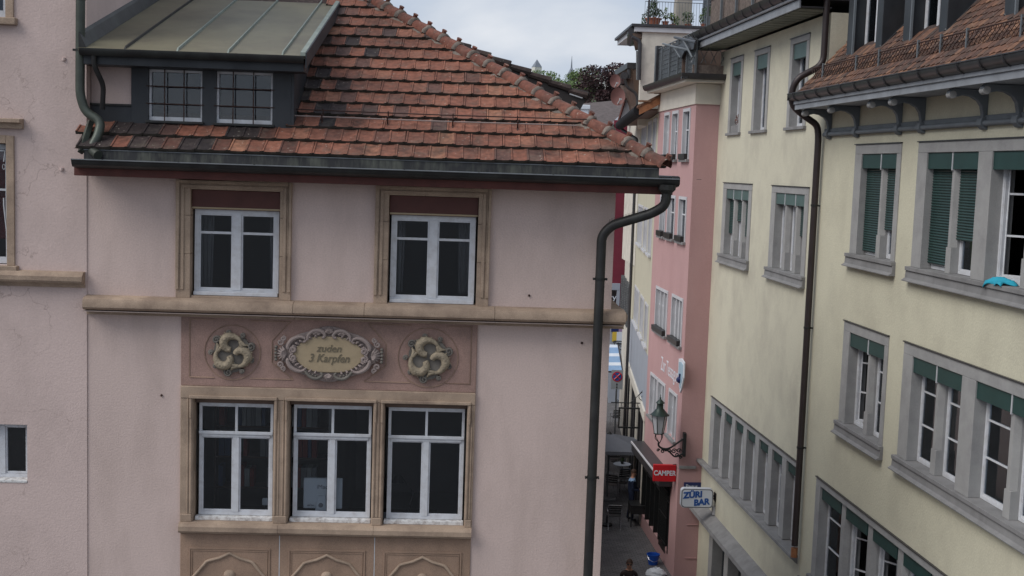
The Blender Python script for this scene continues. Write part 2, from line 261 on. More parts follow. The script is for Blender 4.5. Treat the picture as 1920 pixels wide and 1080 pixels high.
# ------------------------------------------------------------------ mesh helpers
class MB:
    def __init__(s): s.v = []; s.f = []
    def add(s, vs, fs):
        k = len(s.v); s.v += [Vector(v) for v in vs]; s.f += [tuple(i+k for i in f) for f in fs]; return s
    def box(s, F, u0, u1, w0, w1, z0, z1):
        P = [F.p(u, w, z) for z in (z0, z1) for w in (w0, w1) for u in (u0, u1)]
        return s.add(P, [(0, 1, 3, 2), (4, 6, 7, 5), (0, 4, 5, 1), (2, 3, 7, 6), (0, 2, 6, 4), (1, 5, 7, 3)])
    def prism_u(s, F, prof, u0, u1):        # profile [(w,z)] swept along u
        n = len(prof)
        return s.add([F.p(u0, w, z) for w, z in prof]+[F.p(u1, w, z) for w, z in prof],
                     [(i, (i+1) % n, n+(i+1) % n, n+i) for i in range(n)]+[tuple(range(n)), tuple(range(2*n-1, n-1, -1))])
    def prism_w(s, F, prof, w0, w1):        # outline [(u,z)] given a thickness along w
        n = len(prof)
        return s.add([F.p(u, w0, z) for u, z in prof]+[F.p(u, w1, z) for u, z in prof],
                     [(i, (i+1) % n, n+(i+1) % n, n+i) for i in range(n)]+[tuple(range(n)), tuple(range(2*n-1, n-1, -1))])
    def tube(s, pts, r, n=8, cap=True):
        pts = [Vector(p) for p in pts]; m = len(pts); rs = r if isinstance(r, (list, tuple)) else [r]*m
        vs = []; up = None
        for i, p in enumerate(pts):
            d = (pts[min(i+1, m-1)]-pts[max(i-1, 0)]).normalized()
            if up is None:
                up = Vector((0, 0, 1)) if abs(d.z) < .9 else Vector((1, 0, 0))
            a = (up-d*up.dot(d)).normalized(); b = d.cross(a); up = a
            vs += [p+(a*math.cos(2*pi*j/n)+b*math.sin(2*pi*j/n))*rs[i] for j in range(n)]
        fs = [(i*n+j, i*n+(j+1) % n, (i+1)*n+(j+1) % n, (i+1)*n+j) for i in range(m-1) for j in range(n)]
        if cap: fs += [tuple(range(n)), tuple(range(m*n-1, m*n-n-1, -1))]
        return s.add(vs, fs)
    def lathe(s, c, prof, n=16, sx=1, sy=1, rot=0):
        c = Vector(c); m = len(prof)
        vs = [c+Vector((r*sx*math.cos(2*pi*j/n+rot), r*sy*math.sin(2*pi*j/n+rot), z)) for r, z in prof for j in range(n)]
        fs = [(i*n+j, i*n+(j+1) % n, (i+1)*n+(j+1) % n, (i+1)*n+j) for i in range(m-1) for j in range(n)]
        fs += [tuple(range(n-1, -1, -1)), tuple(range((m-1)*n, m*n))]
        return s.add(vs, fs)
    def blob(s, c, r, seg=8, rings=6):
        c = Vector(c); vs = []
        for i in range(rings+1):
            a = pi*i/rings
            for j in range(seg):
                b = 2*pi*j/seg; vs.append(c+Vector((r[0]*math.sin(a)*math.cos(b), r[1]*math.sin(a)*math.sin(b), r[2]*math.cos(a))))
        fs = [(i*seg+j, i*seg+(j+1) % seg, (i+1)*seg+(j+1) % seg, (i+1)*seg+j) for i in range(rings) for j in range(seg)]
        return s.add(vs, fs)
def wloc(o):
    v = Vector((0, 0, 0))
    while o is not None: v += o.location; o = o.parent
    return v
def build(mb, name, m, parent=None, smooth=False, bevel=0, kind=None, local=False, loc=None, auto=None):
    me = bpy.data.meshes.new(name)
    off = Vector((0, 0, 0)) if local else (wloc(parent) if parent else (Vector(loc) if loc else Vector((0, 0, 0))))
    bm = bmesh.new(); vs = [bm.verts.new(v-off) for v in mb.v]
    for f in mb.f:
        try: bm.faces.new([vs[i] for i in f])
        except ValueError: pass
    bmesh.ops.remove_doubles(bm, verts=bm.verts, dist=1e-5)
    bmesh.ops.recalc_face_normals(bm, faces=bm.faces)
    bm.to_mesh(me); bm.free()
    me.materials.append(m)
    if smooth:
        me.polygons.foreach_set('use_smooth', [True]*len(me.polygons))
        if auto is not False: me.set_sharp_from_angle(angle=R(auto or 40))
    o = bpy.data.objects.new(name, me); COL.objects.link(o)
    if parent: o.parent = parent
    elif loc: o.location = loc
    if bevel:
        b = o.modifiers.new('bevel', 'BEVEL'); b.width = bevel; b.segments = 2; b.limit_method = 'ANGLE'; b.harden_normals = False
    if kind: o['kind'] = kind
    return o
def tag(o, label, cat, group=None, kind=None):
    if label: o['label'] = label
    if cat: o['category'] = cat
    if group: o['group'] = group
    if kind: o['kind'] = kind
    return o
def thing(name, loc, label, cat, group=None):
    o = bpy.data.objects.new(name, None); o.empty_display_size = .3; COL.objects.link(o); o.location = loc
    return tag(o, label, cat, group)
def copy_tree(o, parent=None):
    c = o.copy(); COL.objects.link(c); c.parent = parent
    for ch in list(o.children): copy_tree(ch, c)
    return c
def wall(F, u0, u1, z0, z1, holes, t=.35, back=False):
    us = sorted({u0, u1, *[h[0] for h in holes], *[h[1] for h in holes]}); zs = sorted({z0, z1, *[h[2] for h in holes], *[h[3] for h in holes]})
    us = [u for u in us if u0 <= u <= u1]; zs = [z for z in zs if z0 <= z <= z1]
    mb = MB()
    def solid(i, j):
        if i < 0 or j < 0 or i >= len(us)-1 or j >= len(zs)-1: return False
        a, b = (us[i]+us[i+1])/2, (zs[j]+zs[j+1])/2
        return not any(h[0] < a < h[1] and h[2] < b < h[3] for h in holes)
    for i in range(len(us)-1):
        for j in range(len(zs)-1):
            if not solid(i, j): continue
            a, b, c, d = us[i], us[i+1], zs[j], zs[j+1]
            mb.add([F.p(a, 0, c), F.p(b, 0, c), F.p(b, 0, d), F.p(a, 0, d)], [(0, 1, 2, 3)])
            mb.add([F.p(a, -t, c), F.p(b, -t, c), F.p(b, -t, d), F.p(a, -t, d)], [(3, 2, 1, 0)])
            for (di, dj, e0, e1) in ((-1, 0, (a, c), (a, d)), (1, 0, (b, c), (b, d)), (0, -1, (a, c), (b, c)), (0, 1, (a, d), (b, d))):
                if not solid(i+di, j+dj):
                    mb.add([F.p(e0[0], 0, e0[1]), F.p(e1[0], 0, e1[1]), F.p(e1[0], -t, e1[1]), F.p(e0[0], -t, e0[1])], [(0, 1, 2, 3)])
    return mb
def casement(F, parent, u0, u1, z0, z1, w, leafs=2, bars=(), transom=None, m=None, gl=None, fw=.05, mw=.075, t=.06, muntin=.03, name='window', mid=True, top_split=2, st_=.022):
    """timber window: outer frame, meeting stile(s), glazing bars; every pane a sub-part"""
    m = m or white; gl = gl or glass
    mb = MB(); B = mb.box
    B(F, u0, u1, w-t, w, z0, z0+fw*1.2); B(F, u0, u1, w-t, w, z1-fw, z1)
    B(F, u0, u0+fw, w-t, w, z0+fw*1.2, z1-fw); B(F, u1-fw, u1, w-t, w, z0+fw*1.2, z1-fw)
    zt = z1-fw
    panes = []
    a, b = u0+fw, u1-fw
    if transom:
        ztr = z0+(z1-z0)*transom
        B(F, a, b, w-t, w+.015, ztr-.035, ztr+.035)
        if top_split > 1: B(F, (a+b)/2-muntin*.6, (a+b)/2+muntin*.6, w-t, w-.004, ztr+.035, zt)
        for i in range(top_split):
            ua = a+(b-a)*i/top_split; ub = a+(b-a)*(i+1)/top_split
            panes.append((ua+.01, ub-.01, ztr+.04, zt-.005))
            g = .022
            B(F, ua, ub, w-t+.01, w-.02, zt-g, zt-.0005)
        zt = ztr-.035
    zb = z0+fw*1.2; lw = (b-a)/leafs
    for i in range(1, leafs):
        c = a+lw*i; B(F, c-mw/2, c+mw/2, w-t-.002, w+.008, zb, zt)
    for i in range(leafs):
        c0, c1 = a+lw*i+(mw/2 if i else 0), a+lw*(i+1)-(mw/2 if i < leafs-1 else 0)
        s_ = st_
        B(F, c0, c0+s_, w-t+.008, w-.012, zb, zt); B(F, c1-s_, c1, w-t+.008, w-.012, zb, zt)
        B(F, c0+s_, c1-s_, w-t+.008, w-.012, zb, zb+s_*1.4); B(F, c0+s_, c1-s_, w-t+.008, w-.012, zt-s_, zt)
        zz = [zb+s_*1.4]+[z0+(z1-z0)*q for q in bars]+[zt-s_]
        for q in zz[1:-1]: B(F, c0+s_, c1-s_, w-t+.012, w-.016, q-muntin/2, q+muntin/2)
        for q0, q1 in zip(zz[:-1], zz[1:]): panes.append((c0+s_-.003, c1-s_+.003, q0+(.0 if q0 == zz[0] else muntin/2)-.003, q1-(0 if q1 == zz[-1] else muntin/2)+.003))
    o = build(mb, name, m, parent, bevel=.003)
    for (a, b, c, d) in panes:
        build(MB().box(F, a, b, w-t/2-.004, w-t/2+.001, c, d), 'pane', gl, o)
    return o
def text(F, u, z, w, body, size, m, parent=None, name='lettering', shear=0, flip=1, align='CENTER', depth=.004, sx=1.0, bold=0.0, rot=0):
    cu = bpy.data.curves.new('txt', 'FONT'); cu.body = body; cu.size = size; cu.shear = shear; cu.align_x = align; cu.align_y = 'CENTER'
    cu.extrude = depth; cu.offset = bold; cu.resolution_u = 4
    tmp = bpy.data.objects.new('txt', cu); COL.objects.link(tmp)
    me = bpy.data.meshes.new_from_object(tmp.evaluated_get(bpy.context.evaluated_depsgraph_get()))
    bpy.data.objects.remove(tmp)
    U = F.u*flip
    off = wloc(parent) if parent else Vector((0, 0, 0)); base = F.p(u, w, z)-off
    cr_, sr_ = math.cos(rot), math.sin(rot)
    for v in me.vertices:
        x, y = v.co.x*sx, v.co.y; x, y = x*cr_-y*sr_, x*sr_+y*cr_
        v.co = base+U*x+Vector((0, 0, y))+F.w*v.co.z
    me.materials.clear(); me.materials.append(m)
    o = bpy.data.objects.new(name, me); COL.objects.link(o)
    if parent: o.parent = parent
    return o
def arc(c, r, a0, a1, n, F=None, w=0):
    return [(c[0]+r*math.cos(a0+(a1-a0)*i/n), c[1]+r*math.sin(a0+(a1-a0)*i/n)) for i in range(n+1)]
def spiral(c, r0, r1, a0, turns, n):
    return [(c[0]+(r0+(r1-r0)*i/n)*math.cos(a0+turns*2*pi*i/n), c[1]+(r0+(r1-r0)*i/n)*math.sin(a0+turns*2*pi*i/n)) for i in range(n+1)]
def smoothpath(p, k=6):
    p = [Vector(q) for q in p]; r = []
    for i in range(len(p)-1):
        a, b, c, d = p[max(i-1, 0)], p[i], p[i+1], p[min(i+2, len(p)-1)]
        for j in range(k):
            t = j/k; r.append(.5*((2*b)+(c-a)*t+(2*a-5*b+4*c-d)*t*t+(-a+3*b-3*c+d)*t**3))
    return r+[p[-1]]
def roundpath(p, r=.12, k=5):
    p = [Vector(q) for q in p]; o = [p[0]]
    for i in range(1, len(p)-1):
        a, b, c = p[i-1], p[i], p[i+1]; d1 = (a-b); d2 = (c-b); rr = min(r, d1.length*.45, d2.length*.45)
        s_, e_ = b+d1.normalized()*rr, b+d2.normalized()*rr
        for j in range(k+1):
            t = j/k; o.append(s_*(1-t)**2+b*2*t*(1-t)+e_*t*t)
    return o+[p[-1]]

# ================================================================== GROUND
def ground():
    mb = MB(); mb.add([(-60, -120, 0), (60, -120, 0), (60, 90, 0), (-60, 90, 0)], [(0, 1, 2, 3)])
    build(mb, 'street', pave, kind='structure')
    mb = MB()
    nx, ny = 30, 26; xs = [-700+1500*i/nx for i in range(nx+1)]; ys = [88+1500*(j/ny)**1.5 for j in range(ny+1)]
    for y in ys:
        for x in xs:
            z = -0.05+58*(1/(1+math.exp(-(y-330)/90)) - 1/(1+math.exp((330-88)/90)))+5*math.sin(x*.011+y*.006)*min(1, (y-88)/300)
            mb.v.append(Vector((x, y, z)))
    for j in range(ny):
        for i in range(nx): a = j*(nx+1)+i; mb.f.append((a, a+1, a+nx+2, a+nx+1))
    build(mb, 'hill', hillm, smooth=True, kind='structure')
    build(MB().box(G, -1500, 1500, -1500, 3000, -.7, -.3), 'ground', pave, kind='structure')
ground()

# ================================================================== PINK CORNER HOUSE
XL, XR = -5.25, 2.12          # wall ends
def corner_house():
    t = thing('corner_house', (-1.5, 17, 0), 'pale pink corner house with sandstone trim, carved frieze and tiled hip roof', 'building')
    upper = [FR.rect(358, 525, 357, 556), FR.rect(728, 895, 368, 570)]
    lower = [FR.rect(363, 513, 748, 974), FR.rect(541, 698, 752, 979), FR.rect(719, 873, 757, 985)]
    zc0, zc1 = 9.635, 9.83
    holes = [(a-.02, b+.02, c-.02, d+.02) for a, b, c, d in upper]
    fz = (FR.px(340, 700)[0], FR.px(893, 700)[0]); zs = 6.56
    holes.append((fz[0]+.06, fz[1]-.06, 6.45, 9.55))
    holes.append((fz[0]+.06, fz[1]-.06, 4.9, 6.35))
    build(wall(FR, XL, XR, 0, 11.62, holes, .4), 'wall', pinkw, t)
    # street side wall, closing the house
    mb = MB(); mb.box(G, XR-.4, XR-.001, 17.4, 25, 0, 11.6); build(mb, 'side_wall', pinkw, t)
    mb = MB().add([(-6, 25.1, 0), (2.0, 25.1, 0), (2.6, 32, 0), (4.0, 40, 0), (4.9, 54, 0), (-6, 54, 0), (-6, 25.1, 4.2), (2.0, 25.1, 4.2), (2.6, 32, 4.2), (4.0, 40, 4.2), (4.9, 54, 4.2), (-6, 54, 4.2)],
                  [(0, 1, 2, 3, 4, 5), (6, 7, 8, 9, 10, 11)]+[(i, (i+1) % 6, 6+(i+1) % 6, 6+i) for i in range(6)])
    build(mb, 'unseen_street_row', pinkw, t)  # unseen row of neighbour houses, added to darken the alley, height tuned for light
    # interior rooms
    mb = MB()
    for z in (5.75, 9.35, 11.75): mb.box(G, XL+.02, XR-.42, 17.42, 21.5, z, z+.12)
    mb.box(G, XL+.02, XR-.42, 21.5, 21.6, 5.0, 11.9)
    for x in (XL+.02, -1.9, XR-.5): mb.box(G, x, x+.06, 17.43, 21.5, 5.88, 9.34); mb.box(G, x, x+.06, 17.43, 21.5, 9.48, 11.74)
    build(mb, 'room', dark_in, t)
    # ------------- string course (moulded cornice)
    prof = [(-.05, zc0-.07), (.04, zc0-.07), (.045, zc0-.02), (.09, zc0), (.20, zc0+.015), (.235, zc0+.05), (.24, zc0+.12), (.215, zc0+.165), (.15, zc0+.19), (-.05, zc0+.205)]
    cuts = [XL, FR.px(553, 590)[0], FR.px(685, 590)[0], FR.px(927, 590)[0], XR+.19]
    for a, b in zip(cuts[:-1], cuts[1:]): build(MB().prism_u(FR, prof, a+.003, b-.003), 'cornice_stone', stone, t, smooth=True, auto=35)
    mb = MB().box(FR, XL, XR+.15, .0, .25, zc0-.006, zc0-.001); build(mb, 'drip_flashing', carve_p, t)
    SR = Frame((XR, 17, 0), (0, 1, 0), (1, 0, 0))
    build(MB().prism_u(SR, prof, -.02, 4), 'cornice_stone', stone, t, smooth=True, auto=35)
    # ------------- upper windows
    for (a, b, c, d), (xo0, xo1, yt) in zip(upper, ((331, 547, 339), (703, 919, 350))):
        o0, o1 = FR.px(xo0, 450)[0], FR.px(xo1, 450)[0]; zt = FR.px((xo0+xo1)/2, yt)[1]; zt = min(zt, 11.6)
        mb = MB(); zz_ = [zc1, zc1+.62, zc1+1.16, zt]
        for q0, q1 in zip(zz_[:-1], zz_[1:]): mb.box(FR, o0, a, -.3, .045, q0+.002, q1-.002).box(FR, b, o1, -.3, .045, q0+.002, q1-.002)
        for q0, q1 in ((a, (a+b)/2-.12), ((a+b)/2-.12, b)): mb.box(FR, q0+.002, q1-.002, -.3, .045, d, zt)
        su = build(mb, 'stone_surround', stone, t, bevel=.006)
        mb = MB()
        for w0, w1, inset in ((.045, .075, .0), (.045, .062, .07)):
            q0, q1, qz = o0+inset, o1-inset, zt-inset
            mb.box(FR, q0, q0+.045, w0, w1, zc1+.12, qz).box(FR, q1-.045, q1, w0, w1, zc1+.12, qz).box(FR, q0+.045, q1-.045, w0, w1, qz-.045, qz)
        build(mb, 'moulding', stone, su, bevel=.01)
        build(MB().box(FR, a, b, -.34, .02, zc1-.02, c), 'stone_sill', stone, t, bevel=.01)
        zb = d-.30+.02
        win = casement(FR, t, a+.03, b-.03, c+.005, zb, -.1, 2, bars=(.73,), mw=.12, fw=.06, muntin=.035)
        build(MB().box(FR, a+.03, b-.03, -.098, -.03, c+.004, c+.055), 'sill_board', white, win, bevel=.006)
        bx = build(MB().box(FR, a+.004, b-.004, -.16, -.02, zb+.004, d-.004), 'shutter_box', redbox, t, bevel=.006)
        build(MB().box(FR, a+.006, b-.006, -.02, -.012, zb+.01, zb+.035), 'bottom_rail', carve_o, bx)
    # ------------- ground group: stone screen around three lower windows
    u0, u1 = fz; zt = FR.px(616, 729)[1]
    pc = [u0, (lower[0][0]), lower[0][1], lower[1][0], lower[1][1], lower[2][0], lower[2][1], u1]
    zw0 = FR.px(616, 981)[1]; zw1 = FR.px(616, 752)[1]
    for i in (0, 2, 4, 6):
        p = build(MB().box(FR, pc[i], pc[i+1], -.3, .05, zw0, zw1), 'stone_pier', stone, t, bevel=.01)
        c = (pc[i]+pc[i+1])/2; wd = pc[i+1]-pc[i]
        mb = MB()
        for s_ in (-1, 1):
            if (i == 0 and s_ < 0) or (i == 6 and s_ > 0): continue
            uu = c+s_*(wd/2-.028)
            mb.tube([FR.p(uu, .052, zw0+.12), FR.p(uu, .052, zw1)], .02, 8); mb.tube([FR.p(uu-s_*.045, .052, zw0+.12), FR.p(uu-s_*.045, .052, zw1)], .012, 8)
        build(mb, 'roll_moulding', stone, p, smooth=True)
        mb = MB().box(FR, c-wd/2+.01, c+wd/2-.01, .05, .075, zw0, zw0+.11); build(mb, 'pier_foot', stone, p, bevel=.01)
    build(MB().box(FR, u0, u1, -.3, .06, zw1, zt), 'stone_lintel', stone, t, bevel=.012)
    for k, (a, b, c, d) in enumerate(lower):
        hd = MB().box(FR, a-.05, b+.05, .06, .10, zw1+.005, zw1+.05)
        hd.box(FR, a-.05, a-.015, .05, .09, zw1-.28, zw1+.005).box(FR, b+.015, b+.05, .05, .09, zw1-.28, zw1+.005)
        build(hd, 'hood_mould', stone, t, bevel=.008)
        zb = c
        win = casement(FR, t, a+.05, b-.03, zw0+.055, d-.08, -.12, 2, transom=.72, mw=.085, fw=.04)
        build(MB().box(FR, a+.02, b-.01, -.118, -.02, zw0+.001, zw0+.055), 'sill_board', oldwhite, win, bevel=.006)
        build(MB().box(FR, a+.05, b-.03, -.12, -.085, d-.30-.235, d-.30-.19), 'transom_cap', white, win, bevel=.006)
        for s_ in (a+.035, b-.015):
            build(MB().tube(roundpath([FR.p(s_, -.05, d-.45), FR.p(s_, -.05, zw0+.75), FR.p(s_+.012, -.05, zw0+.72)], .02), .006, 6), 'blind_guide', blackiron, win)
        build(MB().box(FR, a+.004, b-.004, -.2, -.06, d-.075, d-.004), 'shutter_box', brownwood, t, bevel=.005)
    # ------------- sill course
    ps = [(-.3, 6.44), (.03, 6.44), (.05, 6.47), (.13, 6.48), (.155, 6.51), (.155, 6.575), (.13, 6.61), (.07, 6.625), (-.3, zw0-.001)]
    for a, b in zip((u0, FR.px(523, 1000)[0], FR.px(701, 1000)[0]), (FR.px(523, 1000)[0], FR.px(701, 1000)[0], u1)):
        build(MB().prism_u(FR, ps, a+.002, b-.002), 'sill_stone', stone, t, smooth=True, auto=35)
    # ------------- frieze
    fzb, fzt = zt, 9.572
    fr_ = build(MB().box(FR, u0, u1, -.3, .03, fzb+.001, fzt), 'frieze', stone_p, t, bevel=.008)
    zm = [FR.px(600, 604)[1], FR.px(600, 712)[1]]
    def groove(pts, wd=.011):
        mb = MB()
        for (a, b) in zip(pts[:-1], pts[1:]):
            A, B = FR.p(a[0], .032, a[1]), FR.p(b[0], .032, b[1]); d = (B-A).normalized(); n = Vector((-d.z, 0, d.x))*wd
            mb.add([A-n*.5, B-n*.5, B+n*.5, A+n*.5, A-n*.5+FR.w*.010, B-n*.5+FR.w*.010, B+n*.5+FR.w*.004, A+n*.5+FR.w*.004], [(0, 1, 2, 3), (4, 5, 6, 7), (0, 1, 5, 4), (2, 3, 7, 6), (0, 3, 7, 4), (1, 2, 6, 5)])
        return mb
    P = FR.px
    ros = [(P(437, 660), P(489, 660)[0]-P(437, 660)[0]), (P(803, 670), P(859, 670)[0]-P(803, 670)[0])]
    cart = P(618, 663)
    zt_, zb_ = zm
    hexa = [(cart[0]-.55, zt_), (cart[0]-.80, cart[1]+.17), (cart[0]-.80, cart[1]-.15), (cart[0]-.5, zb_)]
    build(groove(hexa), 'panel_moulding', stone_b, fr_); build(groove([(2*cart[0]-x, z) for x, z in hexa]), 'panel_moulding', stone_b, fr_)
    xl, xr = P(357, 650)[0], P(883, 660)[0]
    r1 = ros[0][0][0]-.25, ros[0][0][0]+.25; r2 = ros[1][0][0]-.25, ros[1][0][0]+.25
    for seg in ([(r1[0], zt_), (xl, zt_), (xl, zb_), (r1[0], zb_)], [(r1[1], zt_), (cart[0]-.55, zt_)], [(r1[1], zb_), (cart[0]-.5, zb_)],
                [(cart[0]+.55, zt_), (r2[0], zt_)], [(cart[0]+.5, zb_), (r2[0], zb_)], [(r2[1], zt_), (xr, zt_), (xr, zb_), (r2[1], zb_)]):
        build(groove(seg), 'panel_moulding', stone_b, fr_)
    for (c, rr) in ros:
        build(groove(arc(c, rr, 0, 2*pi, 36)), 'ring_moulding', stone_b, fr_)
        # backing of scrolls
        mb = MB(); rad = rr*.70
        out = []
        for i in range(48):
            a = 2*pi*i/48; out.append((c[0]+rad*(1+.07*math.sin(3*a+.6)+.03*math.sin(9*a))*math.cos(a)*.93, c[1]+rad*(1+.07*math.sin(3*a+.6)+.03*math.sin(9*a))*math.sin(a)))
        mb.prism_w(FR, out, .03, .075)
        for i in range(9):
            a = 2*pi*i/9+.35; big = i % 3 == 0; r0 = .062 if big else .034
            cc = (c[0]+rad*(1.04 if big else 1.08)*math.cos(a), c[1]+rad*(1.04 if big else 1.08)*math.sin(a))
            sp = spiral(cc, r0, .008, a+pi, 1.6, 16)
            mb.tube([FR.p(q[0], .085+.02*j/16, q[1]) for j, q in enumerate(sp)], [.017-.007*j/16 for j in range(17)], 6)
            mb.tube([FR.p(cc[0], .03, cc[1]), FR.p(cc[0], .085, cc[1])], r0*.9, 10)
        build(mb, 'rosette_scrollwork', carve_g, fr_, smooth=True)
        for kf in range(3):     # three carp chasing each other
            a0 = pi/2+kf*2*pi/3+.15
            cc = (c[0]+rad*.53*math.cos(a0), c[1]+rad*.53*math.sin(a0)); R1 = rad*.345
            pts = []; rs = []
            for j in range(22):
                t_ = j/21; ang = a0-pi*1.02-t_*2*pi*.76; q = R1*(1+.60*max(0, t_-.74)/.26)
                pts.append((cc[0]+q*math.cos(ang), cc[1]+q*math.sin(ang)))
                rs.append(.043*(.50+.95*math.sin(pi*min(1, .12+t_*.75))**.8)*(1-.55*max(0, t_-.6)/.4)*1.02)
            mb = MB().tube([FR.p(q[0], .10, q[1]) for q in pts], rs, 10)
            e_, e2 = pts[-1], pts[-3]; d = Vector((e_[0]-e2[0], e_[1]-e2[1])).normalized(); nn = Vector((-d.y, d.x))
            for s_ in (-1, 1):
                tip = (e_[0]+d.x*.085+nn.x*.07*s_, e_[1]+d.y*.085+nn.y*.07*s_)
                mb.tube([FR.p(e_[0]-d.x*.02, .10, e_[1]-d.y*.02), FR.p(e_[0]+d.x*.05+nn.x*.02*s_, .11, e_[1]+d.y*.05+nn.y*.02*s_), FR.p(tip[0], .095, tip[1])], [.028, .026, .008], 8)
            for j in range(4, 17, 2):
                p_ = pts[j]; dd = Vector((p_[0]-cc[0], p_[1]-cc[1])).normalized(); r_j = rs[j]
                mb.tube([FR.p(p_[0]+dd.x*r_j*.75, .105, p_[1]+dd.y*r_j*.75), FR.p(p_[0]+dd.x*r_j*1.28, .10, p_[1]+dd.y*r_j*1.28)], [.012, .005], 5)
                mb.blob(FR.p(p_[0], .10+r_j*.93, p_[1]), (.014, .008, .014), 6, 4)
            h_ = pts[1]; mb.blob(FR.p(h_[0], .10+rs[1]*.95, h_[1]), (.012, .012, .012), 6, 4)
            build(mb, 'carp', carve_c, fr_, smooth=True)
    # cartouche
    def ell(n, ax, az, f): return [(cart[0]+ax*(1+f(2*pi*i/n))*math.cos(2*pi*i/n), cart[1]+az*(1+f(2*pi*i/n))*math.sin(2*pi*i/n)) for i in range(n)]
    build(MB().prism_w(FR, ell(64, .68, .37, lambda a: .05*math.cos(4*a)+.03*math.cos(8*a)), .03, .07), 'cartouche_back', carve_p, fr_, bevel=.01)
    build(MB().prism_w(FR, ell(48, .50, .265, lambda a: .03*math.cos(6*a)), .07, .10), 'name_plate', carve_o, fr_, bevel=.012)
    mbp, mbg = MB(), MB()
    for sx in (-1, 1):
        X = lambda x, z, w: FR.p(cart[0]+sx*x, w, cart[1]+z)
        def scroll(M, pts, ra, w=.115, nseg=8): 
            pp = [(x, z) for x, z in pts]; k_ = len(pp)
            M.tube([X(x, z, w) for x, z in pp], [ra*(.55+.45*math.sin(pi*min(.92, .1+i/k_))) for i in range(k_)], nseg)
        # big side C scroll upper and lower
        for sz in (1, -1):
            s1 = [(x*1.0, sz*z) for x, z in spiral((.50, .055), .055, .012, -pi/2, 1.3, 12)][::-1]
            bow = [(.56, sz*.03+sz*.04), (.575, sz*.10), (.54, sz*.175), (.475, sz*.225), (.40, sz*.245), (.335, sz*.225)]
            scroll(mbp, s1, .022); scroll(mbp, [tuple(v)[:2] for v in smoothpath([Vector((a, b, 0)) for a, b in bow], 4)], .032)
            if sz > 0:
                s2 = [(.335, .225), (.325, .19), (.345, .175), (.36, .19)]; scroll(mbp, s2, .02)
                top = [(.30, .20), (.29, .27), (.235, .325), (.16, .345), (.095, .325), (.06, .28), (.075, .245), (.10, .25)]
                scroll(mbp, [tuple(v)[:2] for v in smoothpath([Vector((a, b, 0)) for a, b in top], 4)], .028)
            else:
                bot = [(.33, -.235), (.29, -.29), (.22, -.335), (.15, -.34), (.10, -.31), (.09, -.275), (.115, -.265)]
                scroll(mbg, [tuple(v)[:2] for v in smoothpath([Vector((a, b, 0)) for a, b in bot], 4)], .026)
                for q in range(4):
                    x0 = .16+q*.045; mbg.tube([X(x0, -.25-.012*(3-q), .105), X(x0+.01, -.30+.01*q, .12), X(x0+.045, -.33+.02*q, .10)], [.008, .016, .006], 6)
            # feathered shells along the frame
            for q in range(7):
                a = (.25+q*.16)
                bx, bz = .50*math.cos(a), sz*.255*math.sin(a)*1.0
                mbp.tube([X(bx*.98, bz*.98, .105), X(bx*1.07, bz*1.10, .122), X(bx*1.13, bz*1.17, .105)], [.008, .018, .008], 6)
            # ear curls
            for cx, cz, r_ in ((.68, .16*sz, .048), (.64, .215*sz, .036)):
                scroll(mbp, spiral((cx, cz), r_, .008, pi*.5*sz, 1.4*(1 if sz > 0 else -1), 14), .016, .10, 6)
        for q in range(7):
            a = -1.1+q*.37
            mbp.tube([X(.60, 0, .10), X(.60+.06*math.cos(a), .06*math.sin(a), .125), X(.60+.125*math.cos(a), .12*math.sin(a), .10)], [.012, .020, .006], 6)
        for q in range(5):
            a = -.9+q*.45; mbg.blob(X(.735+.01*math.cos(a), .115*math.sin(a), .085), (.026, .03, .024), 8, 5)
        for q in range(6):
            a = .5+q*.42; mbp.tube([X(.175, .275, .105), X(.175+.04*math.cos(a), .275+.035*math.sin(a), .125), X(.175+.085*math.cos(a), .275+.07*math.sin(a), .10)], [.008, .014, .005], 6)
    for q in range(7):
        a = -pi/2+(q-3)*.33
        mbp.tube([FR.p(cart[0], .105, cart[1]-.275), FR.p(cart[0]+.045*math.cos(a), .125, cart[1]-.275+.05*math.sin(a)), FR.p(cart[0]+.085*math.cos(a), .10, cart[1]-.275+.105*math.sin(a))], [.01, .018, .008], 6)
        a = pi/2+(q-3)*.4
        mbp.tube([FR.p(cart[0], .105, cart[1]+.30), FR.p(cart[0]+.04*math.cos(a), .125, cart[1]+.31+.04*math.sin(a)), FR.p(cart[0]+.07*math.cos(a), .10, cart[1]+.31+.075*math.sin(a))], [.01, .018, .008], 6)
    build(mbp, 'cartouche_scrollwork', carve_p, fr_, smooth=True, kind='stuff'); build(mbg, 'cartouche_leafwork', carve_g, fr_, smooth=True, kind='stuff')
    text(FR, cart[0]+.0, cart[1]+.085, .102, 'zuden', .145, letter, fr_, shear=.25, depth=.006, sx=1.0, bold=.001)
    text(FR, cart[0]+.0, cart[1]-.055, .102, '3 Karpfen', .165, letter, fr_, shear=.3, depth=.006, sx=.88, bold=.001)
    # ------------- parapet panels under the sill with ogee arches
    xs = [u0, P(524, 1050)[0], P(702, 1050)[0], u1]
    for a, b in zip(xs[:-1], xs[1:]):
        pn = build(MB().box(FR, a+.004, b-.004, -.3, .02, 4.8, 6.435), 'stone_panel', stone_b, t, bevel=.006)
        c = (a+b)/2; zt = 6.24; h = (b-a)/2-.13
        for (q0, q1, ww) in ((h, .022, .034), (h-.035, .012, .03)):
            mb = MB().box(FR, c-q0, c+q0, .02, ww, zt-(h-q0)-q1, zt-(h-q0)); mb.box(FR, c-q0, c-q0+q1, .02, ww, 4.8, zt-(h-q0)-q1).box(FR, c+q0-q1, c+q0, .02, ww, 4.8, zt-(h-q0)-q1)
            build(mb, 'panel_frame', stone_b, pn, bevel=.004)
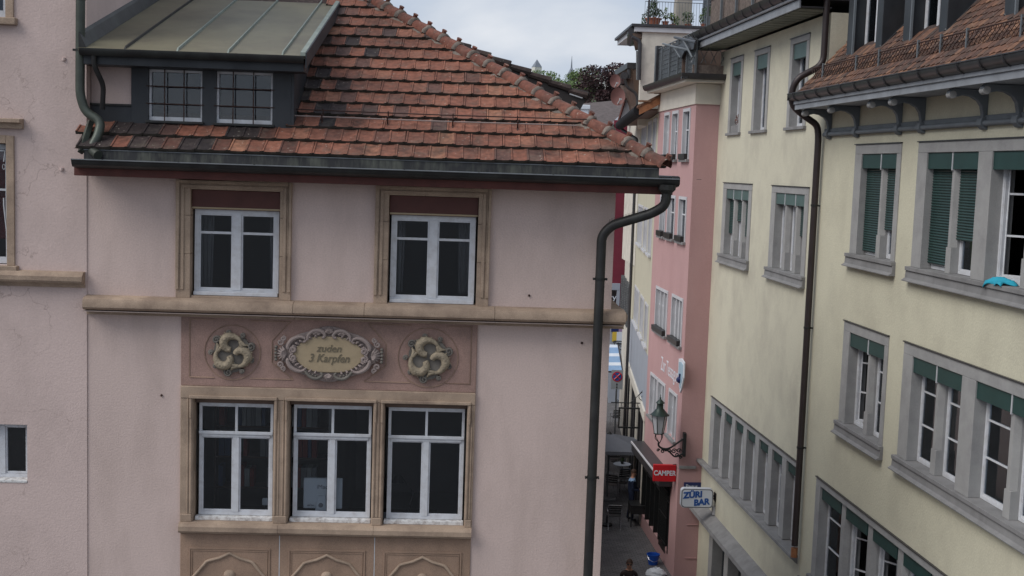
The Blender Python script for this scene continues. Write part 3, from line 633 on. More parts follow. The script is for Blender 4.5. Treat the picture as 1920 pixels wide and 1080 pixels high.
        half = [(0, 6.16), (.14, 6.09), (.30, 6.045), (.33, 6.03), (.40, 5.94), (.50, 5.82), (.52, 5.80)]
        pts = [(c-x, z) for x, z in half[::-1]]+[(c+x, z) for x, z in half[1:]]
        build(MB().tube([FR.p(x, .03, z) for x, z in pts], .022, 8), 'ogee_arch', stone, pn, smooth=True)
        build(MB().blob(FR.p(c, .02, 5.84), (.085, .05, .075), 12, 8), 'carved_boss', stone, pn, smooth=True)
    mb = MB()
    for x in xs[1:-1]: mb.box(FR, x-.005, x+.005, -.1, .021, 4.8, 6.43)
    build(mb, 'mortar_joint', white, t)
    # iron hooks and plaster marks
    mb = MB()
    for x, y in ((992, 554), (1091, 643), (303, 741)): u, z = P(x, y); mb.blob(FR.p(u, .01, z), (.018, .02, .018), 8, 5)
    build(mb, 'wall_peg', iron, t)
    # ------------- eave: board, gutter, roof
    build(MB().box(G, XL-.02, XR+.72, 16.5, 16.53, 11.50, 11.66), 'eave_board', redfascia, t, bevel=.006)
    build(MB().box(G, XL-.02, XR+.72, 16.53, 17.02, 11.60, 11.64), 'eave_soffit', redfascia, t)
    build(MB().box(G, XR+.02, XR+.72, 17.02, 25, 11.60, 11.64), 'side_soffit', redfascia, t)
    GX0, GX1 = -5.24, XR+.77
    gp = [(16.52, 11.64), (16.44, 11.625), (16.35, 11.65), (16.305, 11.675), (16.295, 11.72), (16.28, 11.727), (16.285, 11.737), (16.305, 11.735), (16.32, 11.69), (16.37, 11.66), (16.49, 11.655), (16.49, 11.72), (16.50, 11.72)]
    GG = Frame((0, 0, 0), (1, 0, 0), (0, 1, 0))
    g = build(MB().prism_u(GG, [(a, b-.02) for a, b in gp], GX0, GX1), 'gutter', copper, t, smooth=True, auto=50)
    build(MB().tube([(GX0, 16.283, 11.717), (GX1, 16.283, 11.717)], .009, 6), 'gutter_rim_highlight', railm, g, smooth=True)  # paler rod laid on as the highlight along the gutter lip
    build(MB().box(G, GX0+.1, GX1-.27, 16.495, 16.512, 11.845, 11.857), 'flashing_edge', railm, g)
    for x in (GX0, GX1): build(MB().prism_u(GG, [(16.50, 11.61), (16.35, 11.62), (16.29, 11.715), (16.50, 11.72)], x-.006, x+.006), 'gutter_end', copper, g)
    build(MB().box(G, GX0+.1, GX1-.25, 16.503, 16.55, 11.68, 11.87), 'gutter_flashing', mat('streaked_lead_flashing', (.036, .036, .038), .6, .2, 3, .08, 30, metal=.1, dirt=(.22, .23, .18), dirt_amt=.6, dscale=7, streak=5), t, bevel=.004)
    build(MB().box(G, XR+.69, XR+.82, 16.5, 25, 11.62, 11.76), 'side_gutter', copper, t, bevel=.03)
    for i in range(9): x = GX0+.4+i*1.0; build(MB().box(G, x, x+.025, 16.275, 16.50, 11.722, 11.727), 'gutter_strap', copper, g)
    # roof
    z_e, Y_e, tp = 11.86, 16.52, math.tan(R(31)); ca, sa = math.cos(R(31)), math.sin(R(31))
    XE = XR+.72-.13
    hipx = lambda Y: XE-(Y-Y_e)*1.0
    top = 8.2
    def slope_pt(X, s_, h=0): return Vector((X, Y_e+s_*ca-h*sa, z_e+s_*sa+h*ca))
    roof = MB()
    sm = top/ca*0+7.6
    yt = Y_e+sm*ca
    roof.add([slope_pt(XL-.02, 0), slope_pt(XE, 0), slope_pt(hipx(yt), sm), slope_pt(XL-.02, sm)], [(0, 1, 2, 3)])
    roof.add([(XE, Y_e, z_e), (XE, 26, z_e), (hipx(yt), 26, z_e+sm*sa), (hipx(yt), yt, z_e+sm*sa)], [(0, 1, 2, 3)])
    rf = build(roof, 'roof', darktile, t)
    # one interlocking tile (local: x across, y up the slope, z normal)
    Wt, Et, Lt = .2245, .375, .42
    pr = [(0, .0), (0, .026), (.020, .030), (.030, .016), (.100, .013), (.188, .016), (.198, .024), (Wt-.003, .024), (Wt-.003, 0)]
    tm = MB(); n_ = len(pr)
    for y, dz in ((0, .022), (0.003, .046), (Lt, .0)): tm.v += [Vector((x, y, z*(1 if y else .8)+dz)) for x, z in pr]
    for k_ in range(2):
        for i in range(n_): j = (i+1) % n_; tm.f.append((k_*n_+i, k_*n_+j, (k_+1)*n_+j, (k_+1)*n_+i))
    tm.f.append(tuple(range(n_))); tm.f.append(tuple(range(3*n_-1, 2*n_-1, -1)))
    proto = build(tm, 'tile', rtile, rf, local=True); tme = proto.data
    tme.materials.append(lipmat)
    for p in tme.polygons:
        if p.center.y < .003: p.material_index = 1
    tme_s = tme.copy(); tme_s.materials[0] = soottile
    bpy.data.objects.remove(proto)
    tme_edge = tme
    rot = Matrix(((1, 0, 0), (0, ca, -sa), (0, sa, ca)))
    off = wloc(rf)
    cnt = 0
    stuffmb = MB()
    for row in range(20):
        s0 = row*Et-.03
        x = XL+.02+(Wt/2 if row % 2 else 0)
        if row % 2: x -= Wt
        while x < XE:
            Yt = Y_e+(s0+.2)*ca
            hx0 = hipx(Y_e+s0*ca)+.02; hx1 = hipx(Y_e+(s0+Lt)*ca)+.02
            skip = x > hx0-.02 or x < XL-.15
            if row >= 2 and x+Wt/2 < -2.50: skip = True
            if not skip:
                M = Matrix.Translation(slope_pt(x, s0, random.uniform(-.002, .004)))@rot.to_4x4()@Matrix.Rotation(R(random.uniform(-1.0, 1.0)), 4, 'Z')@Matrix.Rotation(R(random.uniform(-.6, .8)), 4, 'Y')@Matrix.Translation((random.uniform(-.003, .003), random.uniform(-.008, .008), 0))
                if x+Wt > hx1-.03:      # cut along the hip
                    bm = bmesh.new(); bm.from_mesh(tme); bm.transform(M)
                    pc_ = Vector((XE-.03, Y_e, 0)); pn = Vector((1, 1, 0)).normalized()
                    bmesh.ops.bisect_plane(bm, geom=bm.verts[:]+bm.edges[:]+bm.faces[:], plane_co=pc_, plane_no=pn, clear_outer=True)
                    if len(bm.faces) > 3:
                        bm.transform(Matrix.Translation(-off)); me = bpy.data.meshes.new('tile'); bm.to_mesh(me); me.materials.append(rtile); me.materials.append(lipmat)
                        o = bpy.data.objects.new('tile', me); COL.objects.link(o); o.parent = rf; cnt += 1
                    bm.free()
                elif row < 17 or True:
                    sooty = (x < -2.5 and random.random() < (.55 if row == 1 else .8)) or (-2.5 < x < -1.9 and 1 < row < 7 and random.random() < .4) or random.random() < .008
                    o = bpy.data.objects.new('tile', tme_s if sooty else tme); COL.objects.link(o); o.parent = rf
                    M2 = Matrix.Translation(-off)@M; o.matrix_basis = M2; cnt += 1
            x += Wt
    print('tiles', cnt)
    # hip tiles with knobs and mortar bed
    hd = Vector((-1, 1, tp)).normalized(); base = Vector((XE, Y_e, z_e))
    side = Vector((1, 1, 0)).normalized(); upn = hd.cross(side).normalized()
    if upn.z < 0: upn = -upn
    hm = MB(); Lh = .40; ns = 10
    for k_, (yy, r_) in enumerate(((0, .132), (.035, .136), (.055, .122), (Lh*.9, .102), (Lh+.03, .10))):
        for j in range(ns+1):
            a = pi*(j/ns)*1.1-.05*pi; hm.v.append(Vector((r_*math.cos(a), yy, r_*math.sin(a)*.95)))
        for j in range(ns+1):
            a = pi*(j/ns)*1.1-.05*pi; hm.v.append(Vector(((r_-.016)*math.cos(a), yy, (r_-.016)*math.sin(a)*.95)))
    q = 2*(ns+1)
    for k_ in range(4):
        for j in range(ns):
            a = k_*q+j; b = (k_+1)*q+j; hm.f += [(a, a+1, b+1, b), (a+ns+1, b+ns+1, b+ns+2, a+ns+2)]
    for j in range(ns): hm.f += [(j, j+ns+1, j+ns+2, j+1), (4*q+j, 4*q+j+1, 4*q+j+ns+2, 4*q+j+ns+1)]
    hm.tube([(0, .02, .10), (0, .025, .14), (0, .02, .172)], [.044, .036, .044], 8)
    hp = build(hm, 'hip_tile', hiptile, rf, smooth=True, local=True); hme = hp.data; bpy.data.objects.remove(hp)
    Mh = Matrix((side, hd, upn)).transposed()
    i = 0; d_ = -.02
    while d_ < 9.6:
        ps_ = base+hd*d_+upn*.03
        o = bpy.data.objects.new('hip_tile', hme); COL.objects.link(o); o.parent = rf
        o.matrix_basis = Matrix.Translation(ps_-off)@Mh.to_4x4()@Matrix.Rotation(R(random.uniform(-1.5, 1.5)), 4, 'Z')
        d_ += .375; i += 1
    mm = MB(); nseg = 150
    for sidek in (-1, 1):
        ring = []
        for k_ in range(nseg+1):
            d0 = k_/nseg*9.4; p0 = base+hd*d0
            wdt = .145+.028*math.sin(k_*1.7)+random.uniform(-.018, .018)
            if sidek < 0: e_ = p0+Vector((-1, 0, 0))*wdt*1.35+Vector((0, 0, .035))
            else: e_ = p0+Vector((0, 1, 0))*wdt*1.35+Vector((0, 0, .035))
            mid_ = p0+(e_-p0)*.55+Vector((0, 0, .045+random.uniform(-.008, .01)))
            ring.append((e_+Vector((0, 0, -.03)), e_, mid_, p0+Vector((0, 0, .10))))
        for k_ in range(nseg):
            for j in range(3):
                mm.add([ring[k_][j], ring[k_+1][j], ring[k_+1][j+1], ring[k_][j+1]], [(0, 1, 2, 3)])
    d_ = .335
    while d_ < 9.4:
        p0 = base+hd*d_+upn*.03; ring_ = []
        for k_, (yy, r_) in enumerate(((-.035, .105), (-.02, .135), (.02, .142), (.045, .125))):
            for j in range(11):
                a_ = pi*j/10; q_ = r_+random.uniform(-.012, .010); mm.v.append(p0+hd*yy+side*q_*math.cos(a_)+upn*q_*.93*math.sin(a_)); 
        b_ = len(mm.v)-44
        for k_ in range(3):
            for j in range(10): mm.f.append((b_+k_*11+j, b_+k_*11+j+1, b_+(k_+1)*11+j+1, b_+(k_+1)*11+j))
        d_ += .375
    build(mm, 'hip_mortar', mortar, rf, smooth=True, auto=60)
    # snow guard pipes
    sg = MB()
    sA, sB = 2.35*Et, 2.75*Et
    def rr(x0, x1, s_, h, r_, M): M.tube([slope_pt(x0, s_, h), slope_pt((x0+x1)/2, s_, h-.01), slope_pt(x1, s_, h)], r_, 6)
    XA = FR.px(560, 240)[0]-.1
    g1 = MB(); rr(XA, 1.55, sA, .13, .009, g1); sg_ = build(g1, 'snow_guard_rod', carve_p, t, smooth=True)
    g1 = MB(); rr(XA, 1.7, sB, .15, .009, g1); build(g1, 'snow_guard_rod', iron, t, smooth=True)
    for kx in range(5):
        x = -2.05+kx*.92
        if x > 1.6: break
        build(MB().tube([slope_pt(x, sA-.10, .03), slope_pt(x, sA, .05), slope_pt(x, sA, .17)], .012, 6).tube([slope_pt(x, sA, .06), slope_pt(x, sB, .07), slope_pt(x, sB, .17)], .009, 6), 'snow_guard_bracket', iron, t)
    # ------------- downpipe at the right corner
    Fp = front(16.85)
    pts = [Vector((XR+.62, 16.40, 11.64)), Vector((XR+.62, 16.40, 11.33)), Vector((XR+.40, 16.48, 11.20)), Vector((XR-.12, 16.82, 11.02)), Vector((XR-.24, 16.87, 10.85)), Vector((XR-.24, 16.87, 9.95)), Vector((XR-.24, 16.70, 9.80)), Vector((XR-.24, 16.70, 9.50)), Vector((XR-.24, 16.86, 9.35)), Vector((XR-.24, 16.86, 0.02))]
    pts = [Vector((XR+.62, 16.40, 11.64)), Vector((XR+.62, 16.42, 11.36)), Vector((XR+.45, 16.50, 11.24)), Vector((XR-.08, 16.68, 11.05)), Vector((XR-.21, 16.70, 10.90)), Vector((XR-.21, 16.70, 0.02))]
    dp = build(MB().tube(roundpath(pts, .22, 8), .068, 14), 'downpipe', copper, t, smooth=True)
    build(MB().lathe(Vector((XR+.62, 16.40, 11.52)), [(.07, 0), (.12, .05), (.13, .12), (.10, .12)], 12), 'hopper', copper, dp)
    mb = MB()
    for i in range(24):
        f_ = i/23; p_ = Vector((XR+.35, 16.53, 11.20)).lerp(Vector((XR-.12, 16.68, 11.03)), f_)
        mb.tube([p_+Vector((0, 0, .05)), p_+Vector((.012, 0, .108))], [.005, .002], 5)
    build(mb, 'bird_spikes', blackiron, dp)
    for z in (10.28, 7.45, 4.9):
        build(MB().lathe((XR-.21, 16.70, z), [(.078, 0), (.078, .03)], 12).box(G, XR-.31, XR-.29, 16.66, 16.72, z, z+.03).box(G, XR-.13, XR-.11, 16.66, 16.72, z, z+.03).box(G, XR-.22, XR-.20, 16.76, 17, z+.005, z+.025), 'pipe_clamp', blackiron, dp)
    # ------------- front dormer
    FD = front(17.12)
    dx0, dx1 = XL, FD.px(546, 180)[0]
    zd0 = 12.17; zd1 = 13.08
    wA = FD.rect(278, 379, 131, 227); wB = FD.rect(405, 511, 135, 232)
    bx0 = FD.px(246, 180)[0]
    dm = build(wall(FD, bx0, dx1, zd0-.1, zd1, [wA, wB], .3), 'dormer', darkmetal, t)
    build(MB().box(FD, dx0+.01, bx0-.002, -.1, -.04, zd0+.33, zd1), 'plaster_panel', leftw, dm)
    build(MB().box(FD, dx0+.01, bx0-.002, -.1, -.01, zd0-.1, zd0+.30), 'apron_sheet', darkmetal, dm, bevel=.005)
    build(MB().box(FD, dx0+.01, bx0-.002, -.1, .01, zd0+.30, zd0+.33), 'apron_fold', copper, dm, bevel=.004)
    build(MB().box(FD, dx0+.3, dx1+.06, -.02, .10, zd0-.10, zd0-.06), 'base_flashing', copper, dm, bevel=.004)
    # cheek, tapering back on the slope
    ck = MB()
    yb = 17.12; YB = 21.2
    zl = lambda Y: z_e+(Y-Y_e)*tp
    ck.add([(dx1, yb+.3, zl(yb)-.05), (dx1, YB, zl(YB)-.05), (dx1, YB, zl(YB)+.02), (dx1, yb, 13.15), (dx1, yb, zl(yb)-.05)], [(0, 1, 2, 3, 4)])
    zdr = lambda Y: 13.22+(Y-16.66)*.295
    ck = MB(); K = [(yb, zl(yb)-.08), (21.0, zl(21.0)-.08), (21.0, zdr(21.0)-.02), (yb, zdr(yb)-.02)]
    ck.add([Vector((dx1+.003, y, z)) for y, z in K]+[Vector((dx1+.04, y, z)) for y, z in K], [(0, 1, 2, 3), (4, 5, 6, 7), (0, 1, 5, 4), (1, 2, 6, 5), (2, 3, 7, 6), (3, 0, 4, 7)])
    build(ck, 'cheek', darkmetal, dm)
    for wv in (wA, wB):
        a, b, c, d = wv
        wn = casement(FD, dm, a+.01, b-.01, c+.01, d-.01, -.06, 2, mw=.04, fw=.05, name='window_frame', gl=glass2) if False else None
        mb = MB(); f1 = .03
        mb.box(FD, a, b, -.12, -.05, c, c+.055).box(FD, a, b, -.12, -.05, d-f1, d).box(FD, a, a+f1, -.12, -.05, c+.055, d-f1).box(FD, b-f1, b, -.12, -.05, c+.055, d-f1)
        build(mb, 'window_frame', white, dm, bevel=.004)
        build(MB().box(FD, a+f1, b-f1, -.10, -.095, c+.055, d-f1), 'pane', glass, dm)
        mb = MB()
        for i in (1, 2): u = a+(b-a)*(.30+.36*(i-1)); mb.tube([FD.p(u, -.01, c-.02), FD.p(u, -.01, d)], .008, 6)
        for i in (0, 1): z = c+(d-c)*(.33+.34*i); mb.tube([FD.p(a-.03, .0, z), FD.p(b+.03, .0, z)], .008, 6)
        build(mb, 'iron_grille', iron, dm)
        build(MB().box(FD, a-.03, b+.03, -.04, .05, c-.035, c-.002), 'window_sill', copper, dm, bevel=.005)
    build(MB().box(G, bx0+.02, dx1-.05, 17.44, 17.46, 12.1, 13.15), 'dark_curtain', mat('navy_black_curtain', (.02, .022, .032), .95, .3, 6, .2, 20), dm)
    # eave box and sheet roof of the dormer
    zf = 13.22; Yf = 16.66; dxr = FR.px(571, 97)[0]; dxr = front(Yf).px(572, 97)[0]
    build(MB().box(G, dx0+.02, dxr-.02, Yf+.06, 17.12, 13.0, 13.17), 'dormer_fascia', darkmetal, dm, bevel=.006)
    build(MB().prism_u(GG, [(Yf-.07, 13.14), (Yf-.03, 13.11), (Yf+.03, 13.12), (Yf+.06, 13.16), (Yf+.06, 13.205), (Yf-.085, 13.205), (Yf-.085, 13.19)], dx0+.02, dxr-.01), 'dormer_gutter', copper, dm, smooth=True)
    sl = .295; YR = 21.4
    def dpnt(x, Y, h=0): return Vector((x, Y, zf+(Y-Yf)*sl+h))
    mb = MB(); mb.add([dpnt(dx0, Yf-.04), dpnt(dxr, Yf-.04), dpnt(dxr, YR), dpnt(dx0, YR), dpnt(dx0, Yf-.04, -.04), dpnt(dxr, Yf-.04, -.04), dpnt(dxr, YR, -.04), dpnt(dx0, YR, -.04)],
                      [(0, 1, 2, 3), (4, 5, 6, 7), (0, 1, 5, 4), (1, 2, 6, 5), (2, 3, 7, 6), (3, 0, 4, 7)])
    build(mb, 'dormer_roof_sheet', sheet, dm)
    ff = front(Yf)
    for x in (235, 333, 428, 530):
        X_ = ff.px(x, 92)[0]
        mb = MB(); 
        mb.add([dpnt(X_-.012, Yf-.03, .0), dpnt(X_+.012, Yf-.03, .0), dpnt(X_+.008, Yf+.02, .035), dpnt(X_-.008, Yf+.02, .035), dpnt(X_-.012, YR, .0), dpnt(X_+.012, YR, 0), dpnt(X_+.008, YR, .035), dpnt(X_-.008, YR, .035)],
               [(0, 1, 2, 3), (4, 5, 6, 7), (0, 1, 5, 4), (1, 2, 6, 5), (2, 3, 7, 6), (3, 0, 4, 7)])
        build(mb, 'standing_seam', verdi if x > 300 else copper, dm)
    mb = MB()
    for (x0, x1, h0, h1, M_) in ((dxr-.055, dxr+.012, .002, .05, verdi), (dxr+.012, dxr+.03, -.16, .045, darkmetal)):
        mb = MB(); mb.add([dpnt(x, Y, h) for Y in (Yf-.05, YR) for x, h in ((x0, h0), (x1, h0), (x1, h1), (x0, h1))], [(0, 1, 2, 3), (4, 5, 6, 7), (0, 1, 5, 4), (1, 2, 6, 5), (2, 3, 7, 6), (3, 0, 4, 7)])
        build(mb, 'verge_trim', M_, dm)
    mb = MB(); mb.add([dpnt(x, Y, h) for Y in (Yf-.02, YR) for x, h in ((dx0+.002, 0), (dx0+.10, 0.003), (dx0+.03, .16), (dx0+.002, .20))], [(0, 1, 2, 3), (4, 5, 6, 7), (0, 1, 5, 4), (1, 2, 6, 5), (2, 3, 7, 6), (3, 0, 4, 7)])
    build(mb, 'wall_flashing', copper, dm)
    # small pipe from the dormer gutter
    q = lambda x, y, Y: (lambda uz: Vector((uz[0], Y, uz[1])))(front(Y).px(x, y))
    build(MB().tube(roundpath([q(176, 100, 16.66), q(176, 122, 16.68), q(194, 160, 16.85), q(192, 205, 16.9)], .08), .036, 10), 'dormer_pipe', copper, dm, smooth=True)
    # verge of the tiled skirt at the left
    # ------------- second shed dormer seen beyond the hip
    F2 = front(21.0); YB = 21.0
    pl = [F2.px(840, 82), F2.px(1098, 186), F2.px(1076, 228), F2.px(1040, 214), F2.px(830, 130)]
    sd_ = build(MB().prism_w(F2, pl, -.02, .06), 'side_dormer', mat('near_black_stained_board', (.030, .025, .024), .7, .2, 5, .1), t)
    a, b = Vector((pl[0][0], 0, pl[0][1])), Vector((pl[1][0], 0, pl[1][1])); dv = (b-a); L2 = dv.length; dv.normalize()
    mb = MB().add([a+Vector((0, YB+.0, .0)), b+Vector((0, YB+.0, 0)), b+Vector((0, YB+3, 0)), a+Vector((0, YB+3, 0)), a+Vector((0, YB, .05)), b+Vector((0, YB, .05)), b+Vector((0, YB+3, .05)), a+Vector((0, YB+3, .05))],
                  [(0, 1, 2, 3), (4, 5, 6, 7), (0, 1, 5, 4), (1, 2, 6, 5), (2, 3, 7, 6), (3, 0, 4, 7)])
    build(mb, 'dormer_roof', darktile, sd_)
    for k_ in range(int(L2/.37)+1):
        p0 = a+dv*(k_*.37); p1 = a+dv*min(L2+.02, k_*.37+.40); zz = Vector((0, YB-.05, .035))
        build(MB().tube([p0+zz+Vector((0, 0, -.01)), p1+zz+Vector((0, 0, .03)), p1+zz+dv*.01+Vector((0, 0, .03))], [.055, .07, .06], 8), 'verge_tile', darktile, sd_, smooth=True)
    build(MB().box(G, pl[4][0], pl[2][0]-.35, YB+.08, YB+3, 12.4, pl[2][1]+.1), 'dormer_cheek', brownwood, sd_)
    c1, c2 = F2.px(1068, 176, .07), F2.px(1092, 184, .07)
    build(MB().tube([F2.p(c1[0], .075, c1[1]), F2.p(c2[0], .075, c2[1])], .018, 6), 'metal_strip', palewin, sd_)
    return t
HOUSE = corner_house()

# ================================================================== LEFT HOUSE
def left_house():
    t = thing('left_house', (-9, 17, 0), 'taller pale pink house with cracked plaster at the left edge', 'building')
    F = front(16.985); P = F.px
    w1 = (-9, P(11, 15)[0], P(5, 33)[1], P(5, -60)[1]); w2 = (-9, P(13, 380)[0], P(5, 497)[1], P(5, 269)[1]); w3 = (-9, P(51, 850)[0], P(25, 905)[1], P(25, 796)[1])
    w1 = (w1[1]-1.1, *w1[1:]); w2 = (w2[1]-1.1, *w2[1:]); w3 = (w3[1]-.8, *w3[1:])
    build(wall(F, -14, XL-.002, 0, 18, [w1, w2, w3], .35), 'wall', leftw, t)
    build(MB().box(G, XL-.35, XL-.002, 17.335, 26, 11.9, 18), 'side_wall', leftw, t)
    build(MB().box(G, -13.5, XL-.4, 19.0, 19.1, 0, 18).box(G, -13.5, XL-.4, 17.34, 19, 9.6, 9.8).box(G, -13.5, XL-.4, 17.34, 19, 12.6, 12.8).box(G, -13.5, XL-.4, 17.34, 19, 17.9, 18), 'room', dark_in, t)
    bw = P(28, 380)[0]-w2[1]
    for (a, b, c, d), big in ((w1, 1), (w2, 1)):
        mb = MB().box(F, b, b+bw, -.25, .03, c-.0, d+bw).box(F, a-bw, a, -.25, .03, c, d+bw).box(F, a, b, -.25, .03, d, d+bw)
        su = build(mb, 'stone_surround', stone, t, bevel=.008)
        build(MB().box(F, a-bw, b+bw+.05, -.25, .10, c-.10, c-.001), 'stone_sill', stone, su, bevel=.012)
    casement(F, t, w1[0]+.02, w1[1]-.02, w1[2]+.02, w1[3]-.02, -.14, 2, m=white)
    casement(F, t, w2[0]+.01, w2[1]-.01, w2[2]+.01, w2[3]-.01, -.16, 2, bars=(.62,), m=white)
    build(MB().box(F, w2[0], w2[1]-.002, -.30, -.28, w2[2]+.35, w2[3]), 'red_blind', redfab, t)
    mb = MB(); u, z = w2[1]-.06, w2[3]
    mb.tube(roundpath([F.p(u, -.05, z-.75), F.p(u+.0, -.05, z-.85), F.p(u+.05, -.06, z-1.4)], .02), .012, 6)
    mb.tube([F.p(u-.1, -.06, z-.10), F.p(u+.02, -.06, z-.10), F.p(u+.0, -.06, z-.25)], .012, 6)
    mb.tube([F.p(u+.0+.02*math.cos(q*pi/5), -.06, z-.32+.035*math.sin(q*pi/5)) for q in range(11)], .005, 5)
    build(mb, 'blind_stay', palewin, t)
    casement(F, t, w3[0]+.01, w3[1]-.01, w3[2]+.03, w3[3]-.01, -.16, 2, m=white)
    build(MB().box(F, w3[0], w3[1]-.003, -.16, .01, w3[2]+.001, w3[2]+.04), 'sill_board', oldwhite, t, bevel=.006)
    # stone band and small shelf
    zt = P(80, 508)[1]; zb = P(80, 537)[1]
    build(MB().prism_u(F, [(-.05, zb), (.03, zb), (.06, zb+.06), (.14, zb+.07), (.16, zb+.10), (.16, zb+.16), (.10, zt), (-.05, zt+.01)], -14, P(160, 520)[0]), 'stone_band', stone, t, smooth=True, auto=30)
    zt = P(20, 222)[1]; zb = P(20, 241)[1]
    build(MB().prism_u(F, [(0, zb), (.08, zb), (.09, zb+.07), (.17, zb+.08), (.17, zt-.01), (0, zt)], -8, P(45, 230)[0]), 'stone_shelf', stone, t, bevel=.004)
    # crusts of dirt / cement on top of the band
    # main downpipe
    q = lambda x, y, Y: (lambda uz: Vector((uz[0], Y, uz[1])))(front(Y).px(x, y))
    pp = [q(151, -200, 16.75), q(151, 0, 16.75), q(150, 178, 16.75), q(160, 210, 16.75), q(190, 228, 16.72), q(184, 255, 16.65), q(169, 280, 16.58), q(184, 291, 16.42)]
    dp = build(MB().tube(roundpath(pp, .18, 6), [.062]*(len(roundpath(pp, .18, 6))), 14), 'downpipe', copper_g, t, smooth=True)
    for y in (96, 0): c = q(151, y, 16.75); build(MB().lathe(c, [(.07, 0), (.07, .03)], 12).box(G, c.x-.1, c.x-.06, 16.73, 16.77, c.z, c.z+.03), 'pipe_clamp', blackiron, dp)
    # boarded verge beside the pipe
    A, B = q(170, 228, 16.9), q(152, 285, 16.5)
    build(MB().tube([A, B], .05, 4), 'verge_board', copper_g, t)
    mb = MB()
    for x, y in ((120, 111), (116, 317)): u, z = P(x, y); mb.lathe(F.p(u, .0, z), [(.03, -.02), (.03, .02)], 8)
    build(mb, 'plaster_patch', leftw, t)
left_house()

def room_things():
    rn = random.Random(12)
    def box(name, lab, cat, x0, x1, y0, y1, z0, z1, m_, extra=None):
        t = thing(name, ((x0+x1)/2, y0, z0), lab, cat); build(MB().box(G, x0, x1, y0, y1, z0, z1), 'body', m_, t, bevel=.01)
        if extra: extra(t)
        return t
    book_m = [mat('faded_binder_%s' % c, v, .6, .1, 5, 0) for c, v in (('grey', (.3, .3, .3)), ('red', (.3, .05, .04)), ('blue', (.06, .1, .2)), ('white', (.5, .5, .48)))]
    t = thing('bookshelf', (-3.1, 19.2, 5.88), 'bookshelf with binders in the dim room behind the left lower window', 'shelf')
    for z in (6.0, 6.5, 7.0, 7.5, 8.0): build(MB().box(G, -3.9, -2.1, 19.2, 19.5, z, z+.03), 'shelf_board', brownwood, t)
    for x in (-3.92, -2.1): build(MB().box(G, x, x+.03, 19.2, 19.5, 5.88, 8.1), 'side_panel', brownwood, t)
    for z in (6.53, 7.03, 7.53):
        x = -3.85
        while x < -2.3:
            w = rn.uniform(.05, .09); build(MB().box(G, x, x+w, 19.22, 19.45, z, z+rn.uniform(.28, .36)), 'binder', book_m[rn.randrange(4)], t); x += w+.01+(rn.random() < .15)*.2
    t = thing('desk_lamp', (-.75, 17.7, 6.51), 'dark desk lamp behind the right lower window', 'lamp')
    build(MB().lathe((-.75, 17.7, 6.51), [(.08, 0), (.08, .02), (.02, .03)], 12), 'base', blackplastic, t); build(MB().tube([(-.75, 17.7, 6.53), (-.65, 17.75, 6.9), (-.85, 17.6, 7.2)], .012, 6), 'arm', blackplastic, t); build(MB().lathe((-.88, 17.58, 7.10), [(.10, 0), (.04, .1), (.02, .12)], 12), 'shade', blackplastic, t)
    t = thing('pen_cup', (-.45, 17.5, 6.51), 'cup of red and dark pens at the right lower window', 'cup')
    build(MB().lathe((-.45, 17.5, 6.51), [(.04, 0), (.045, .1)], 10), 'cup', blackplastic, t)
    for i in range(5): build(MB().tube([(-.45+.02*math.cos(i), 17.5+.02*math.sin(i), 6.6), (-.45+.045*math.cos(i*1.3), 17.5+.04*math.sin(i), 6.72)], .006, 5), 'pen', redsign if i % 2 else whitesign, t)
    t = thing('paper_stack', (-1.0, 17.6, 6.51), 'stack of white papers on the desk behind the right lower window', 'papers')
    for i in range(4): build(MB().box(G, -1.15+i*.01, -.9+i*.012, 17.48, 17.75, 6.512+i*.02, 6.528+i*.02), 'sheet', whitesign if i % 2 else book_m[3], t)
    for i, x in enumerate((-3.72, -2.68, -.98, .04)):
        t = thing('curtain', (x, 17.5, 9.6), ['left curtain of the left upper window', 'right curtain of the left upper window', 'left curtain of the right upper window', 'right curtain of the right upper window'][i]+' of the pink house', 'curtain')
        mb = MB(); n = 12
        mb.v += [Vector((x+(-.13+.26*j/n)*(1 if z > 10.5 else .8), 17.50+.02*math.sin(j*2.1), z)) for z in (9.95, 11.2) for j in range(n+1)]; mb.f += [(j, j+1, n+2+j, n+1+j) for j in range(n)]
        build(mb, 'cloth', greysill, t, smooth=True)
room_things()
